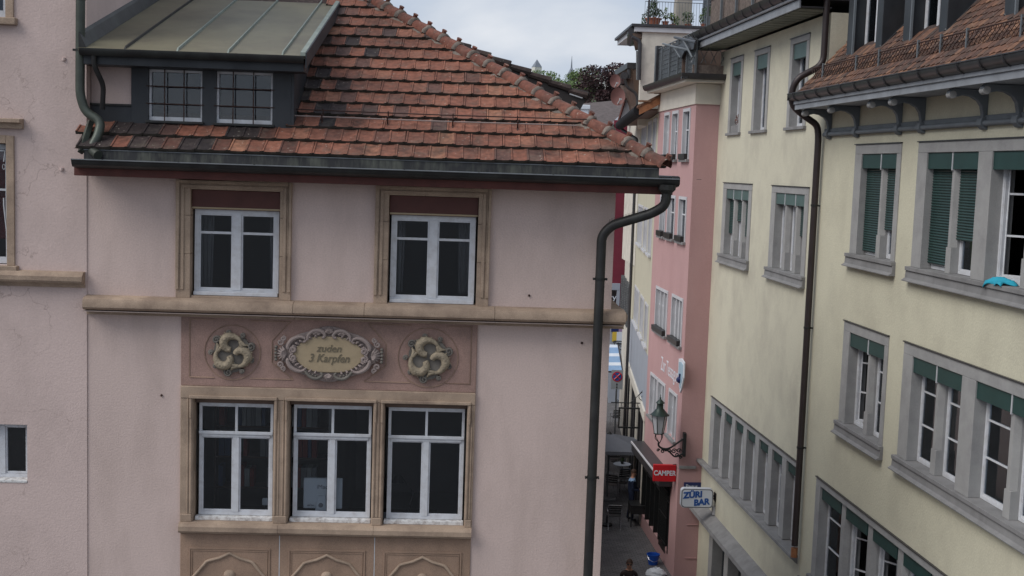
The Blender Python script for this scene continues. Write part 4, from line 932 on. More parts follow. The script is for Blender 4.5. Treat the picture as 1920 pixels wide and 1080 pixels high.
# computer in the middle lower window
def computer():
    F = front(17.27); u0, u1, z0, z1 = F.rect(569, 642, 896, 953)
    t = thing('desktop_computer', F.p((u0+u1)/2, 0, 6.55), 'white all-in-one computer seen from behind through the middle lower window', 'computer')
    build(MB().box(F, u0, u1, -.03, .02, z0, z1), 'shell', imac, t, bevel=.012)
    um = u0+(u1-u0)*.46
    st = [(um-.09, z0-.05), (um+.09, z0-.05), (um+.065, z0+.20), (um-.045, z0+.20)]
    sdm = build(MB().prism_w(F, st, .022, .05), 'stand', imac, t, bevel=.01)
    c = (um, z0+.06); build(MB().tube([F.p(c[0], .05, c[1]), F.p(c[0], .056, c[1])], .035, 14), 'cable_hole', iletter, sdm)
    text(F, (u0+u1)/2-.01, z1-.13, .022, 'iMac', .085, iletter, t)
    text(F, u0+.11, z0+.045, .022, '000 000', .03, iletter, t)
    d = thing('desk', (-2, 17.8, 5.87), 'dark desk behind the middle lower window', 'desk')
    build(MB().box(G, -3.3, -.3, 17.43, 18.2, 6.47, 6.51), 'desk_top', dark_fl, d)
    for x in (-3.2, -.4): build(MB().box(G, x, x+.05, 17.5, 18.1, 5.87, 6.47), 'leg', blackplastic, d)
    F = front(17.4); u, z = F.px(500, 942)
    o = thing('office_chair_back', F.p(u, 0, 5.87), 'white office chair back at the left lower window', 'chair')
    build(MB().box(F, u-.07, u+.12, -.04, 0, z-.05, z+.06), 'backrest', imac, o, bevel=.02); build(MB().tube([F.p(u, -.05, 5.88), F.p(u, -.05, z)], .03, 8), 'stem', blackplastic, o)
computer()

# ================================================================== RIGHT-HAND HOUSES
def stone_window(F, t, u0, u1, z0, z1, opens, ztop, st=greystone, sill=True, box=greenbox, boxh=.27, depth=.36, blinds=None, cas=None, chamfer=True, sillm=greysill, open_leaf=None, curt=True, boxw=-.03, bars=(.36, .68), wm=None):
    """grey stone group of lights; opens = [(ua, ub)] with ua<ub ; the far end is the larger u"""
    opens = sorted(opens)
    mb = MB().box(F, u0, u1, -depth, .022, ztop, z1)
    su = build(mb, 'stone_surround', st, t, bevel=.008)
    build(MB().box(F, u0-.01, u1+.01, .0, .045, z1, z1+.018), 'drip_shadow_strip', gutterm, su)  # dark strip that paints in the shadow line above the surround
    edges = [u0]+[q for o in opens for q in o]+[u1]
    for i in range(0, len(edges), 2):
        a, b = edges[i], edges[i+1]; wd = b-a
        outer = i == 0 or i == len(edges)-2
        if outer or wd > .3:
            mb = MB().box(F, a, b, -depth, .022, z0, ztop-.001)
        else:
            h = .42; c = min(.05, wd*.28)
            mb = MB().box(F, a, b, -depth, -.03, z0, z0+h)
            prof = [(a, -depth), (b, -depth), (b, -.03-c*2), (b-c, -.03), (a+c, -.03), (a, -.03-c*2)]
            n = 6; mb.add([F.p(u, w, z0+h) for u, w in prof]+[F.p(u, w, ztop-.001) for u, w in prof], [(i_, (i_+1) % n, n+(i_+1) % n, n+i_) for i_ in range(n)]+[tuple(range(n)), tuple(range(2*n-1, n-1, -1))])
        build(mb, 'mullion' if not outer else 'jamb', st, su, bevel=.006)
    if sill:
        build(MB().box(F, u0-.04, u1+.08, -depth, .09, z0-.07, z0-.001), 'stone_sill', sillm, su, bevel=.006)
        build(MB().prism_u(F, [(0, z0-.07), (.06, z0-.07), (.07, z0-.20), (.13, z0-.235), (.13, z0-.255), (0, z0-.255)], u0-.04, u1+.10), 'sill_moulding', sillm, su, bevel=.004)
    for k_, (a, b) in enumerate(opens):
        if box:
            ga = a-opens[k_-1][1] if k_ else 9; gb = opens[k_+1][0]-b if k_ < len(opens)-1 else 9
            xa, xb = (ga/2-.016 if ga < .5 and ga < .31 else .05), (gb/2-.016 if gb < .31 else .05)
            if not chamfer: xa = xb = -.004
            build(MB().box(F, a-xa, b+xb, boxw-.10, boxw+(.024 if chamfer else 0), ztop-boxh, ztop-.004), 'shutter_box', box, t, bevel=.004)
            if chamfer and ga < .31: build(MB().box(F, a-ga/2-.013, a-ga/2+.013, boxw-.1, .005, ztop-boxh-.02, ztop-.003), 'box_divider', palewin, t)
        bl = (blinds or {}).get(k_)
        wd = min(.17, depth-.1)
        if bl is not None:
            zb = z0+(ztop-z0)*bl; mb = MB(); z = ztop-boxh
            n = int((z-zb)/.045)
            for i in range(n):
                zz = z-i*.045; mb.prism_u(F, [(-wd+.06, zz), (-wd+.075, zz-.022), (-wd+.06, zz-.043)], a+.01, b-.01)
            build(mb, 'roller_blind', greenslat, t)
        ol = open_leaf and k_ in open_leaf
        w_ = casement(F, t, a+.005, b-.005, z0+.005, ztop-.01, -wd, 1, bars=() if ol else bars, fw=.045, m=wm or white)
        if ol:
            ch = list(w_.children)
            # leaf standing ajar into the room
            ang = R(35); Fi = Frame(F.p(b-.05, -wd-.04, 0), (F.u*-math.cos(ang)-F.w*math.sin(ang)), (F.w*math.cos(ang)-F.u*math.sin(ang)))
            wl = b-a-.1; mb = MB()
            mb.box(Fi, 0, .05, -.03, 0, z0+.06, ztop-.06).box(Fi, wl-.05, wl, -.03, 0, z0+.06, ztop-.06).box(Fi, .05, wl-.05, -.03, 0, z0+.06, z0+.12).box(Fi, .05, wl-.05, -.03, 0, ztop-.11, ztop-.06)
            for q in bars: zz = z0+(ztop-z0)*q; mb.box(Fi, .05, wl-.05, -.025, -.005, zz-.015, zz+.015)
            build(mb, 'open_leaf', white, w_)
            for c_ in ch: bpy.data.objects.remove(c_)
        if curt and not ol and (k_+int(z0)) % 3 != 1:
            mb = MB(); n = 14
            c0, c1 = a+.05, b-.05
            mb.v += [F.p(c0+(c1-c0)*i/n, -wd-.12+.018*math.sin(i*2.3), z) for z in (z0+.06, ztop-.1) for i in range(n+1)]
            mb.f += [(i, i+1, n+2+i, n+1+i) for i in range(n)]
            build(mb, 'curtain', curtain, w_, smooth=True)
    return su
def hollow(F, u0, u1, z0, z1, d, floors, t, mat_=dark_in, t0=.37):
    mb = MB().box(F, u0, u1, -d-.1, -d, z0, z1)
    for z in floors: mb.box(F, u0, u1, -d+.001, -t0, z, z+.15)
    mb.box(F, u0, u0+.1, -d, -t0, z0, z1).box(F, u1-.1, u1, -d, -t0, z0, z1)
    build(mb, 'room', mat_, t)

def cornered_console(F, t, u, wtop, z0, z1):
    """carved eave bracket: foot at the wall (z0), scroll under the eave (z1)"""
    h = z1-z0
    prof = [(0, z0-.02), (.06, z0-.03), (.085, z0+.02), (.07, z0+.10), (.075, z0+.32*h), (.10, z0+.52*h), (.16, z0+.68*h), (.27, z0+.79*h), (.38, z0+.82*h), (wtop-.12, z0+.76*h), (wtop-.04, z0+.76*h), (wtop, z0+.84*h), (wtop, z0+.92*h), (wtop-.05, z1), (0, z1)]
    o = build(MB().prism_u(F, prof, u-.05, u+.05), 'eave_bracket', greybracket, t, bevel=.01)
    build(MB().tube([F.p(u-.065, wtop-.055, z0+.82*h), F.p(u+.065, wtop-.055, z0+.82*h)], .058, 12), 'scroll', greystone, o, smooth=True)
    build(MB().prism_u(F, [(0, z0-.08), (.05, z0-.07), (.12, z0-.01), (.12, z0+.05), (.10, z0+.10), (0, z0+.12)], u-.08, u+.08), 'bracket_foot', greybracket, o, bevel=.01)
    return o

def house_a():
    t = thing('yellow_house', SA.p(18, 0, 0), 'pale yellow house with grey brackets and brown tiled dormer roof at the right edge', 'building')
    F = SA; s0, s1 = 10.5, 24.78
    wins = [  # u0,u1,z0,z1,opens,ztop
        (20.72, 22.93, 10.36, 12.46, [(20.90, 21.56), (21.74, 22.58)], 12.28),
        (14.9, 20.0, 10.34, 12.46, [(15.2, 16.17), (16.36, 17.34), (17.78, 18.61), (18.79, 19.62)], 12.28),
        (20.74, 22.97, 7.02, 9.02, [(20.90, 21.62), (21.80, 22.64)], 8.83),
        (14.9, 20.05, 7.02, 9.03, [(15.2, 16.17), (16.36, 17.34), (17.80, 18.65), (18.83, 19.66)], 8.83),
        (12.5, 24.02, 3.5, 5.60, [(13.0+i*1.36-.0, 13.0+i*1.36+1.06) for i in range(8)], 5.46)]
    wins[4] = (12.9, 24.02, 3.5, 5.60, [(24.02-.26-1.10-i*1.385, 24.02-.26-i*1.385) for i in range(8)], 5.46)
    holes = [(w[0]+.05, w[1]-.05, w[2]-.06, w[3]-.05) for w in wins]
    build(wall(F, s0, s1, 0, 13.42, holes, .36), 'wall', yel_a, t)
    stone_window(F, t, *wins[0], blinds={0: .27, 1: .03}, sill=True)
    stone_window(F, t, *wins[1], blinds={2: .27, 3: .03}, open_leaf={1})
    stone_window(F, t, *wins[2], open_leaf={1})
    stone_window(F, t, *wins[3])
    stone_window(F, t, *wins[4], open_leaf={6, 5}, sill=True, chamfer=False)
    hollow(F, s0, s1, 0, 13.4, 3.5, (3.0, 6.3, 9.6, 13.2), t)
    build(MB().box(F, s0, s1, 0, .05, 2.85, 3.22), 'stone_band', greysill, t, bevel=.01)
    # cornice rail, brackets, eave
    zb = 12.70
    build(MB().tube([F.p(s0, .05, zb), F.p(s1-.08, .05, zb)], .045, 10), 'cornice_rail', greybracket, t, smooth=True)
    build(MB().box(F, s0, s1-.05, 0, .035, zb+.04, zb+.12), 'cornice_fillet', greybracket, t, bevel=.006)
    for u in (24.45, 22.9, 20.85, 19.89, 17.67, 16.6, 14.6): cornered_console(F, t, u, .62, zb-.02, 13.20)
    build(MB().box(F, s0, s1-.02, .0, .66, 13.205, 13.235), 'soffit', greyboard, t)
    build(MB().box(F, s0, s1-.02, .66, .69, 13.19, 13.345).box(F, s0, s1-.02, .69, .72, 13.30, 13.365), 'fascia_board', greyboard, t, bevel=.005)
    gp = [(.665, 13.37), (.74, 13.365), (.80, 13.40), (.835, 13.46), (.835, 13.50), (.855, 13.505), (.855, 13.52), (.82, 13.52), (.815, 13.465), (.78, 13.415), (.70, 13.39), (.68, 13.52), (.665, 13.52)]
    g = build(MB().prism_u(F, gp, s0, s1+.04), 'gutter', gutterm, t, smooth=True, auto=50)
    build(MB().box(F, s1+.04, s1+.05, .67, .84, 13.38, 13.51), 'gutter_end', gutterm, g)
    for i in range(21):
        u = s1-.35-i*.68; build(MB().tube([F.p(u, .70, 13.36), F.p(u, .77, 13.365), F.p(u, .825, 13.41), F.p(u, .85, 13.47), F.p(u, .862, 13.51)], .012, 5), 'gutter_strap', gutterm, g)
    # roof (pitch 47)
    pitch = R(47); cp, sp = math.cos(pitch), math.sin(pitch)
    def rp(u, s_, h=0): return F.p(u, .70-s_*cp+h*sp, 13.47+s_*sp+h*cp)
    sm = 4.6
    rf = build(MB().add([rp(s0, 0), rp(s1, 0), rp(s1, sm), rp(s0, sm), rp(s0, 0, -.08), rp(s1, 0, -.08), rp(s1, sm, -.08), rp(s0, sm, -.08)], [(0, 1, 2, 3), (4, 5, 6, 7), (0, 1, 5, 4), (1, 2, 6, 5), (2, 3, 7, 6), (3, 0, 4, 7)]), 'roof', darktile, t)
    off = wloc(rf)
    # plain tile: x = -u direction so that it is right handed
    tw, et, lt = .175, .155, .30
    tm = MB(); pr = [(0, 0), (0, .014), (tw-.006, .014), (tw-.006, 0)]
    tm.v = [Vector((x, 0, z+.026)) for x, z in pr]+[Vector((x, lt, z)) for x, z in pr]
    mid_ = [Vector((tw*.5, -.035, .026)), Vector((tw*.5, -.035, .040))]
    tm.v += mid_
    tm.f = [(0, 1, 9, 8), (8, 9, 2, 3), (1, 5, 6, 2, 9), (0, 8, 3, 7, 4), (0, 4, 5, 1), (3, 2, 6, 7), (4, 7, 6, 5)]
    pr_ = build(tm, 'tile', browntile, rf, local=True); tme = pr_.data; bpy.data.objects.remove(pr_)
    X = -F.u; Y = (rp(0, 1)-rp(0, 0)).normalized(); Z = X.cross(Y).normalized()
    if Z.z < 0: X = F.u; Z = X.cross(Y).normalized()
    MR = Matrix((X, Y, Z)).transposed().to_4x4()
    doors = [(21.95, 23.76), (19.21, 20.98), (15.6, 17.3), (12.2, 14.0)]    # dormers
    slots = []
    for row in range(int(sm/et)):
        sA = row*et
        zrow = 13.47+sA*sp
        n = int((s1-s0)/tw)
        for i in range(n):
            u = s1-.02-(i+(.5 if row % 2 else 0))*tw
            if u < 15.4: continue
            wq = .70-sA*cp
            if wq < .02 and any(a-.02 < u < b+.1 and True for a, b in doors): continue
            slots.append((u, sA))
    slots.sort(key=lambda q: (q[0]-13)+q[1]*1.5)
    rest = MB()
    for k_, (u, sA) in enumerate(slots):
        M = Matrix.Translation(rp(u, sA, random.uniform(0, .008)))@MR@Matrix.Rotation(R(random.uniform(-2, 2)), 4, 'Z')
        if k_ < 300:
            o = bpy.data.objects.new('tile', tme); COL.objects.link(o); o.parent = rf; o.matrix_basis = Matrix.Translation(-off)@M
        else:
            rest.add([M@v.co for v in tme.vertices], [tuple(p.vertices) for p in tme.polygons])
    if rest.v: build(rest, 'tile_field', browntile, rf, kind='stuff')
    print('A tiles', len(slots))
    # dormers: front in the wall plane, dark cladding
    for (a, b) in doors:
        zb_, zt_ = 14.18, 16.6
        mb = MB()
        mb.box(F, a, a+.28, -.34, .02, zb_, zt_).box(F, b-.36, b, -.34, .02, zb_, zt_).box(F, a+.28, b-.36, -.34, .02, zt_-.3, zt_).box(F, a+.28, b-.36, -.34, .02, zb_, zb_+.06)
        d = build(mb, 'dormer', darkmetal, t, bevel=.008)
        wb = lambda z: .70-(z-13.47)/sp*cp
        for u in (a+.001, b-.061):      # cheeks run back to the slope
            mb = MB(); K = [(-.33, 14.1), (-.33, zt_), (wb(zt_), zt_)]
            mb.add([F.p(u, w, z) for w, z in K]+[F.p(u+.06, w, z) for w, z in K], [(0, 1, 2), (3, 4, 5), (0, 1, 4, 3), (1, 2, 5, 4), (2, 0, 3, 5)])
            build(mb, 'cheek', darkmetal, d)
            mb = MB(); A0, A1 = F.p(u+.03, wb(14.2)+.0, 14.24), F.p(u+.03, wb(zt_), zt_+.04); mb.tube([A0, A1], .035, 4); build(mb, 'cheek_flashing', darkmetal, d)
        build(MB().box(F, a-.08, b+.08, wb(zt_), .2, zt_+.002, zt_+.08), 'dormer_roof', darkmetal, d)
        build(MB().box(F, b-.42, b-.38, .02, .06, zb_, zt_-.3), 'corner_strip', greybracket, d)
        casement(F, d, a+.29, b-.37, zb_+.07, zt_-.31, -.20, 2, bars=(), gl=glass2, name='window_frame')
        build(MB().box(F, a+.1, b-.1, -1.2, -1.15, zb_, zt_), 'dark_room_wall', dark_in, d)
    # things on the dormer sill, rusty lattice snow guard
    lat = MB(); w_ = .42; z0, z1 = 13.79, 14.04
    n = int((24.5-14)/.14)
    for i in range(n):
        u = 24.5-i*.14
        for du, sg in ((0, 1), (.14, -1)):
            p = [F.p(u-du*1.0+sg*(-.28)*(.5-.5*math.cos(pi*j/4)), w_+.006*sg, z0+(z1-z0)*j/4) for j in range(5)]
            lat.tube(p, .0065, 4, cap=False)
    ls = build(lat, 'lattice', iron, None, loc=F.p(19, w_, 13.6)) if False else build(lat, 'snow_guard_lattice', iron, t)
    build(MB().tube([F.p(24.55, w_, z1), F.p(14, w_, z1)], .012, 5).tube([F.p(24.55, w_, z0), F.p(14, w_, z0)], .012, 5), 'snow_guard_rail', iron, t)
    for u in (23.91, 22.08, 20.98, 19.33, 18.47, 17.58, 15.96, 14.9):
        build(MB().box(F, u-.02, u+.02, w_-.02, w_+.02, z0-.12, z1+.05).box(F, u-.02, u+.02, w_-.25, w_, z0-.06, z0-.04), 'snow_guard_post', railm, t)
    # downpipe at the party line
    up = 24.86
    pts = [F.p(up, .10, 17.2), F.p(up, .10, 14.15), F.p(up-.0, .62, 13.86), F.p(up+.06, .72, 13.62), F.p(up+.06, .70, 13.30), F.p(up+.03, .50, 13.12), F.p(up-.0, .15, 12.9), F.p(up-.02, .12, 12.65), F.p(up-.02, .12, 3.85)]
    dp = build(MB().tube(roundpath(pts, .2, 6), .07, 12), 'downpipe', pipe_b, t, smooth=True)
    build(MB().tube([F.p(up-.02, .12, 3.80), F.p(up-.02, .12, 3.6)], .074, 10), 'clay_pipe_end', wood, dp)
    for z in (11.2, 8.6, 6.0): build(MB().lathe(F.p(up-.02, .12, z), [(.082, 0), (.082, .04)], 12).box(F, up-.04, up, 0, .1, z, z+.03), 'pipe_clamp', blackiron, dp)
    return t
house_a()

def house_b():
    t = thing('pale_yellow_house', SA.p(29, 0, 0), 'pale yellow house with three tall slim top windows and reed screened roof terrace', 'building')
    F = SA; s0, s1 = 24.80, 33.80
    tops = [(31.39, 32.64), (29.01, 30.34), (26.08, 27.43)]
    mids = [(29.96, 32.76), (25.55, 28.26)]
    holes = [(a+.05, b-.05, 12.88, 14.88) for a, b in tops]+[(a+.05, b-.05, 9.58, 11.5) for a, b in mids]+[(25.05, 32.85, 3.56, 5.5), (25.4, 32.3, 0, 1.95)]
    build(wall(F, s0, s1, 0, 15.22, holes, .36), 'wall', yel_b, t)
    build(MB().box(F, s1-.3, s1, -4.5, -.361, 0, 15.2), 'end_wall', yel_b, t)
    hollow(F, s0, s1-.32, 0, 15.2, 3.5, (2.6, 5.9, 9.2, 12.4, 15.0), t)
    for k_, (a, b) in enumerate(tops):
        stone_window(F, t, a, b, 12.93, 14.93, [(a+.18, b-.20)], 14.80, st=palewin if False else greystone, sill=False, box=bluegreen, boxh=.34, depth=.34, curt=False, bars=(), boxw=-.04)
        build(MB().box(F, a-.05, b+.05, -.3, .07, 12.86, 12.929), 'stone_sill', greysill, t, bevel=.006)
    for k_, (a, b) in enumerate(mids):
        lw = (b-a-.36*2+.1)/3
        ops = [(a+.26+i*(lw+.08), a+.26+i*(lw+.08)+lw-.14) for i in range(3)]
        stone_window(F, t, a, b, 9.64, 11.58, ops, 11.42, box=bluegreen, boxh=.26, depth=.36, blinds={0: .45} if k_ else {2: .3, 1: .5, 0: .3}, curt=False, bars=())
    ops = [(25.25+i*1.08, 25.25+i*1.08+.76) for i in range(7)]
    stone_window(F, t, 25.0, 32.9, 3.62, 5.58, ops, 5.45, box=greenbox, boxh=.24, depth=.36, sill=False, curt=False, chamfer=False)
    build(MB().prism_u(F, [(-.3, 3.615), (.16, 3.60), (.17, 3.53), (.10, 3.50), (.06, 3.44), (0, 3.40), (-.3, 3.40)], 24.95, 33.9), 'sill_course', greysill, t, bevel=.006)
    # shop canopy ledge and ground floor
    build(MB().prism_u(F, [(0, 2.42), (.12, 2.38), (.30, 2.22), (.32, 2.12), (.24, 2.06), (0, 2.04)], 24.9, 33.7), 'canopy_ledge', greysill, t, smooth=True, auto=30)
    for i in range(5):
        u = 25.4+i*1.63; build(MB().box(F, u, u+.38, -.34, .04, .02, 1.95), 'shop_pillar', greystone, t, bevel=.01)
        if i < 4:
            build(MB().box(F, u+.40, u+1.61, -.30, -.26, .1, 1.93), 'shop_window', blackplastic, t); build(MB().box(F, u+.44, u+1.57, -.25, -.245, .2, 1.85), 'pane', glass2, t)
    # eave
    build(MB().box(F, s0+.02, s1+.1, 0, .66, 15.30, 15.33), 'soffit', gutterm, t)
    for i in range(22):
        u = s0+.1+i*.42; build(MB().box(F, u, u+.365, .01, .64, 15.275, 15.298), 'soffit_board', soffit, t)
    build(MB().box(F, s0+.02, s1+.14, .66, .70, 15.285, 15.46), 'fascia_board', greyboard, t, bevel=.006)
    build(MB().tube([F.p(s0+.02, .735, 15.50), F.p(s1+.14, .735, 15.50)], .035, 8), 'eave_roll', greyboard, t, smooth=True)
    gp = [(.70, 15.53), (.78, 15.53), (.85, 15.58), (.885, 15.66), (.905, 15.70), (.87, 15.70), (.84, 15.62), (.78, 15.57), (.71, 15.57)]
    g = build(MB().prism_u(F, gp, s0-.5, s1+.18), 'gutter', gutterm, t, smooth=True, auto=50)
    for i in range(13): u = s1-.2-i*.72; build(MB().tube([F.p(u, .72, 15.52), F.p(u, .80, 15.53), F.p(u, .87, 15.59), F.p(u, .905, 15.70)], .014, 5), 'gutter_strap', gutterm, g)
    build(MB().box(F, s0, s1+.1, -4.5, .68, 15.47, 15.56), 'terrace_deck', gutterm, t)
    build(MB().box(F, s1-.03, s1+.12, -4.0, .62, 15.3, 15.46), 'end_fascia', greyboard, t)
    # terrace screen
    for i in range(7): u = s1-.25-i*1.5; build(MB().box(F, u-.03, u+.03, .47, .53, 15.56, 17.3), 'terrace_post', railm, t)
    mb = MB(); u = s1-.3
    while u > s0-.2:
        h = 17.0+random.uniform(-.05, .06); r_ = random.uniform(.006, .012)
        mb.box(F, u, u+r_*2, .40+random.uniform(0, .02), .43, 15.6, h); u -= .034
    build(mb, 'reed_screen', reed, t, kind='stuff')
    for z in (15.9, 16.6): build(MB().tube([F.p(s0, .45, z), F.p(s1-.2, .45, z)], .012, 5), 'terrace_rail', railm, t)
    return t
house_b()

def small_window(F, t, x0, x1, yt, yb, lights=1, tr=palewin, wd=.07, sillm=greysill, depth=.18, tray=False, rect=None, curt=True):
    a, b, c, d = rect or F.rect(x0, x1, yt, yb)
    if a > b: a, b = b, a
    mb = MB().box(F, a, a+wd, -depth, .03, c, d).box(F, b-wd, b, -depth, .03, c, d).box(F, a+wd, b-wd, -depth, .03, d-wd*1.3, d)
    lw = (b-a-2*wd)/lights
    for i in range(1, lights): u = a+wd+lw*i; mb.box(F, u-.035, u+.035, -depth, .0, c, d-wd*1.3)
    su = build(mb, 'window_surround', tr, t, bevel=.004)
    build(MB().box(F, a-.05, b+.05, -depth, .10, c-.08, c-.001), 'window_sill', sillm, su, bevel=.006)
    for i in range(lights):
        q0, q1 = a+wd+lw*i+(.035 if i else 0), a+wd+lw*(i+1)-(.035 if i < lights-1 else 0)
        m2 = MB().box(F, q0, q0+.03, -depth+.03, -depth+.07, c, d-wd*1.3).box(F, q1-.03, q1, -depth+.03, -depth+.07, c, d-wd*1.3).box(F, q0+.03, q1-.03, -depth+.03, -depth+.07, c, c+.05).box(F, q0+.03, q1-.03, -depth+.03, -depth+.07, (c+d)/2+.1, (c+d)/2+.14)
        build(m2, 'window_frame', white, su)
        build(MB().box(F, q0+.03, q1-.03, -depth+.045, -depth+.05, c+.05, d-wd*1.3), 'pane', glass2, su)
        if curt: build(MB().box(F, q0, q1, -depth-.06, -depth-.055, c, d-wd*1.3), 'curtain', curtain, su)
    if tray: build(MB().box(F, a+wd, b-wd, -.02, .14, c, c+.16), 'flower_box', blackplastic, su, bevel=.01)
    return (a, b, c, d)

def rose_house():
    t = thing('rose_house', PP.p(2.5, 0, 0), 'rose coloured corner house with white painted lettering and a shield on its street front', 'building')
    F = PP; W_ = []
    specs = [(1245.5, 1255, 213, 300, 1), (1260, 1271.5, 210, 300, 1), (1280.5, 1294, 200, 297, 1),
             (1238, 1248.5, 366, 440, 1), (1252, 1266, 366, 449, 1), (1272.5, 1287, 366, 453, 1)]
    rows = [F.rect(*s[:4]) for s in specs]
    rects = []
    for i, r_ in enumerate(rows):
        a, b = sorted(r_[:2]); zz = (sum(q[2] for q in rows[:3])/3, sum(q[3] for q in rows[:3])/3) if i < 3 else (sum(q[2] for q in rows[3:6])/3, sum(q[3] for q in rows[3:6])/3)
        rects.append((a, b, *zz, 1, True))
    for s in ((1229.5, 1252, 538, 622, 3), (1259, 1280, 556, 648, 3)):
        r_ = F.rect(*s[:4]); a, b = sorted(r_[:2]); rects.append((a, b, r_[2], r_[3], 3, True))
    for s in ((1219, 1233, 697, 785, 2), (1233.5, 1247, 706, 800, 2), (1253, 1269, 744, 822, 2)):
        r_ = F.rect(*s[:4]); a, b = sorted(r_[:2]); rects.append((a, b, r_[2], r_[3], 2, False))
    z3b = (rects[6][2]+rects[7][2])/2; z3t = (rects[6][3]+rects[7][3])/2
    rects[6] = (*rects[6][:2], z3b, z3t, 3, True); rects[7] = (*rects[7][:2], z3b, z3t, 3, True)
    zb4 = sum(q[2] for q in rects[8:])/3; zt4 = sum(q[3] for q in rects[8:])/3
    for i in (8, 9, 10): rects[i] = (*rects[i][:2], zb4, zt4, 2, False)
    print('rose', [(round(a, 2), round(b, 2), round(c, 2), round(d, 2)) for a, b, c, d, _, _ in rects])
    holes = [(a+.02, b-.02, c, d-.02) for a, b, c, d, _, _ in rects]
    u0, u1 = 0.0, PL
    e0 = .262
    sh0, sh1, shz0, shz1 = .95, PL-.05, .45, 2.55
    wl = build(wall(F, e0, u1, 0, 14.3, holes+[(sh0, sh1, shz0, shz1)], .25), 'wall', pinkp, t)
    for i, (a, b, c, d, n_, tr) in enumerate(rects): small_window(F, t, 0, 0, 0, 0, n_, rect=(a, b, c, d), tray=tr, depth=.15)
    build(MB().box(F, u0+.02, u1, -2.0, -1.9, 0, 14.2), 'room', dark_in, t)
    # return face towards the camera
    RF = Frame(F.p(0, 0, 0), -F.w, -F.u)
    build(wall(RF, .0, 5.0, 0, 14.3, [], .26), 'return_wall', pinkp, t)
    build(MB().box(RF, .0, .5, .0, .06, 3.30, 3.38), 'ledge', greysill, t, bevel=.005)
    for z in (1.62, .62): build(MB().box(RF, .30, .65, 0, .02, z, z+.02), 'wall_strip', pinkp, t)
    
    # pale frieze under the eave, eave gutters on two sides
    zf = 13.75
    build(MB().box(F, -.03, u1, 0, .04, zf, 14.32), 'frieze', creamband, t, bevel=.006); build(MB().box(RF, .001, 5, 0, .04, zf, 14.32), 'frieze', creamband, t, bevel=.006)
    ze = 14.42
    build(MB().box(F, -.42, u1, -.2, .42, 14.33, ze), 'eave_soffit', creamband, t, bevel=.01)
    build(MB().box(RF, .2, 5, .0, .42, 14.331, ze-.001), 'eave_soffit', creamband, t, bevel=.01)
    gp = [(.40, ze-.02), (.50, ze-.02), (.56, ze+.04), (.58, ze+.14), (.40, ze+.14)]
    build(MB().prism_u(F, gp, -.56, u1), 'gutter', gutterm, t, smooth=True, auto=40)
    build(MB().prism_u(RF, gp, -.56, 5), 'gutter', gutterm, t, smooth=True, auto=40)
    build(MB().box(F, -.42, u1, -4, .40, ze+.02, ze+.10), 'terrace_deck', gutterm, t)
    # terrace screen of weathered wicker
    mb = MB(); u = u1
    zt = 15.75
    while u > -.25:
        mb.box(F, u, u+random.uniform(.01, .02), .05+random.uniform(0, .03), .10, ze+.1, zt+random.uniform(-.12, .02)); u -= .042
    for k_ in range(9):
        z = ze+.2+k_*.14; mb.tube([F.p(-.25, .10, z), F.p(u1*.4, .11, z+random.uniform(-.03, .03)), F.p(u1, .10, z)], .008, 4)
    build(mb, 'wicker_screen', railm, t, kind='stuff')
    for u in (-.25, .9, 2.1, 3.3, 4.5, u1-.05): build(MB().box(F, u-.025, u+.025, .1, .15, ze+.08, zt), 'terrace_post', railm, t)
    build(MB().tube([F.p(-.25, .12, zt), F.p(u1, .12, zt)], .02, 6), 'terrace_rail', railm, t)
    build(MB().box(F, u1-.12, u1+.1, .0, .2, ze+.1, zt+.1), 'end_post', gutterm, t, bevel=.01)
    mb = MB()
    for i in range(8):
        x = .0+i*.28; mb.tube([RF.p(x-.25, .2, ze+.45), RF.p(x+.28-.1, .2, zt-.02)], .009, 4).tube([RF.p(x+.28-.1, .21, ze+.45), RF.p(x-.25, .21, zt-.02)], .009, 4)
    build(mb, 'diamond_trellis', railm, t)
    build(MB().box(RF, -.2, 3, .16, .2, ze+.12, ze+.4), 'trellis_board', reed, t)
    build(MB().box(RF, -.2, 3, -1.2, -1.15, ze+.1, zt-.1), 'terrace_back', brownwood, t)
    # shopfront
    sf = build(MB().box(F, sh0-.25, sh1+.05, .0, .42, 2.56, 2.90), 'shop_canopy', zinc if False else gutterm, t, bevel=.01)
    build(MB().box(F, sh0-.25, sh1+.05, .42, .45, 2.84, 2.90), 'canopy_edge', palewin, sf)
    n = 6
    for i in range(n+1):
        u = sh0+(sh1-sh0)*i/n; build(MB().box(F, u-.035, u+.035, -.22, .02, shz0, shz1), 'shopfront_post', blackiron, t, bevel=.005)
    build(MB().box(F, sh0, sh1, -.22, .0, 1.95, 2.02), 'shopfront_rail', blackiron, t)
    for i in range(n):
        u = sh0+(sh1-sh0)*i/n+.04; build(MB().box(F, u, u+(sh1-sh0)/n-.08, -.12, -.115, shz0, shz1), 'pane', glass2, t)
    mb = MB()
    for i in range(9): u = sh0+.1+i*.11; mb.tube([F.p(u, .07, .42), F.p(u, .07, 2.5)], .012, 5)
    for z in (.7, 1.5, 2.3): mb.box(F, sh0+.02, sh0+1.05, .06, .08, z, z+.03)
    build(mb, 'iron_gate', blackiron, t)
    mb = MB(); mr = MB(); mw_ = MB()
    for i in range(14):
        u = sh0+.3+random.random()*3.4; z = .6+random.random()*1.5
        (mw_ if i % 2 else mr).box(F, u, u+.12+random.random()*.12, -.5, -.42, z, z+.08+random.random()*.25)
    build(mr, 'shop_display', redsign, t); build(mw_, 'shop_display', whitesign, t)
    # painted lettering and shield
    (ua, za), (ub, zb_) = F.px(1240, 683), F.px(1271, 708)
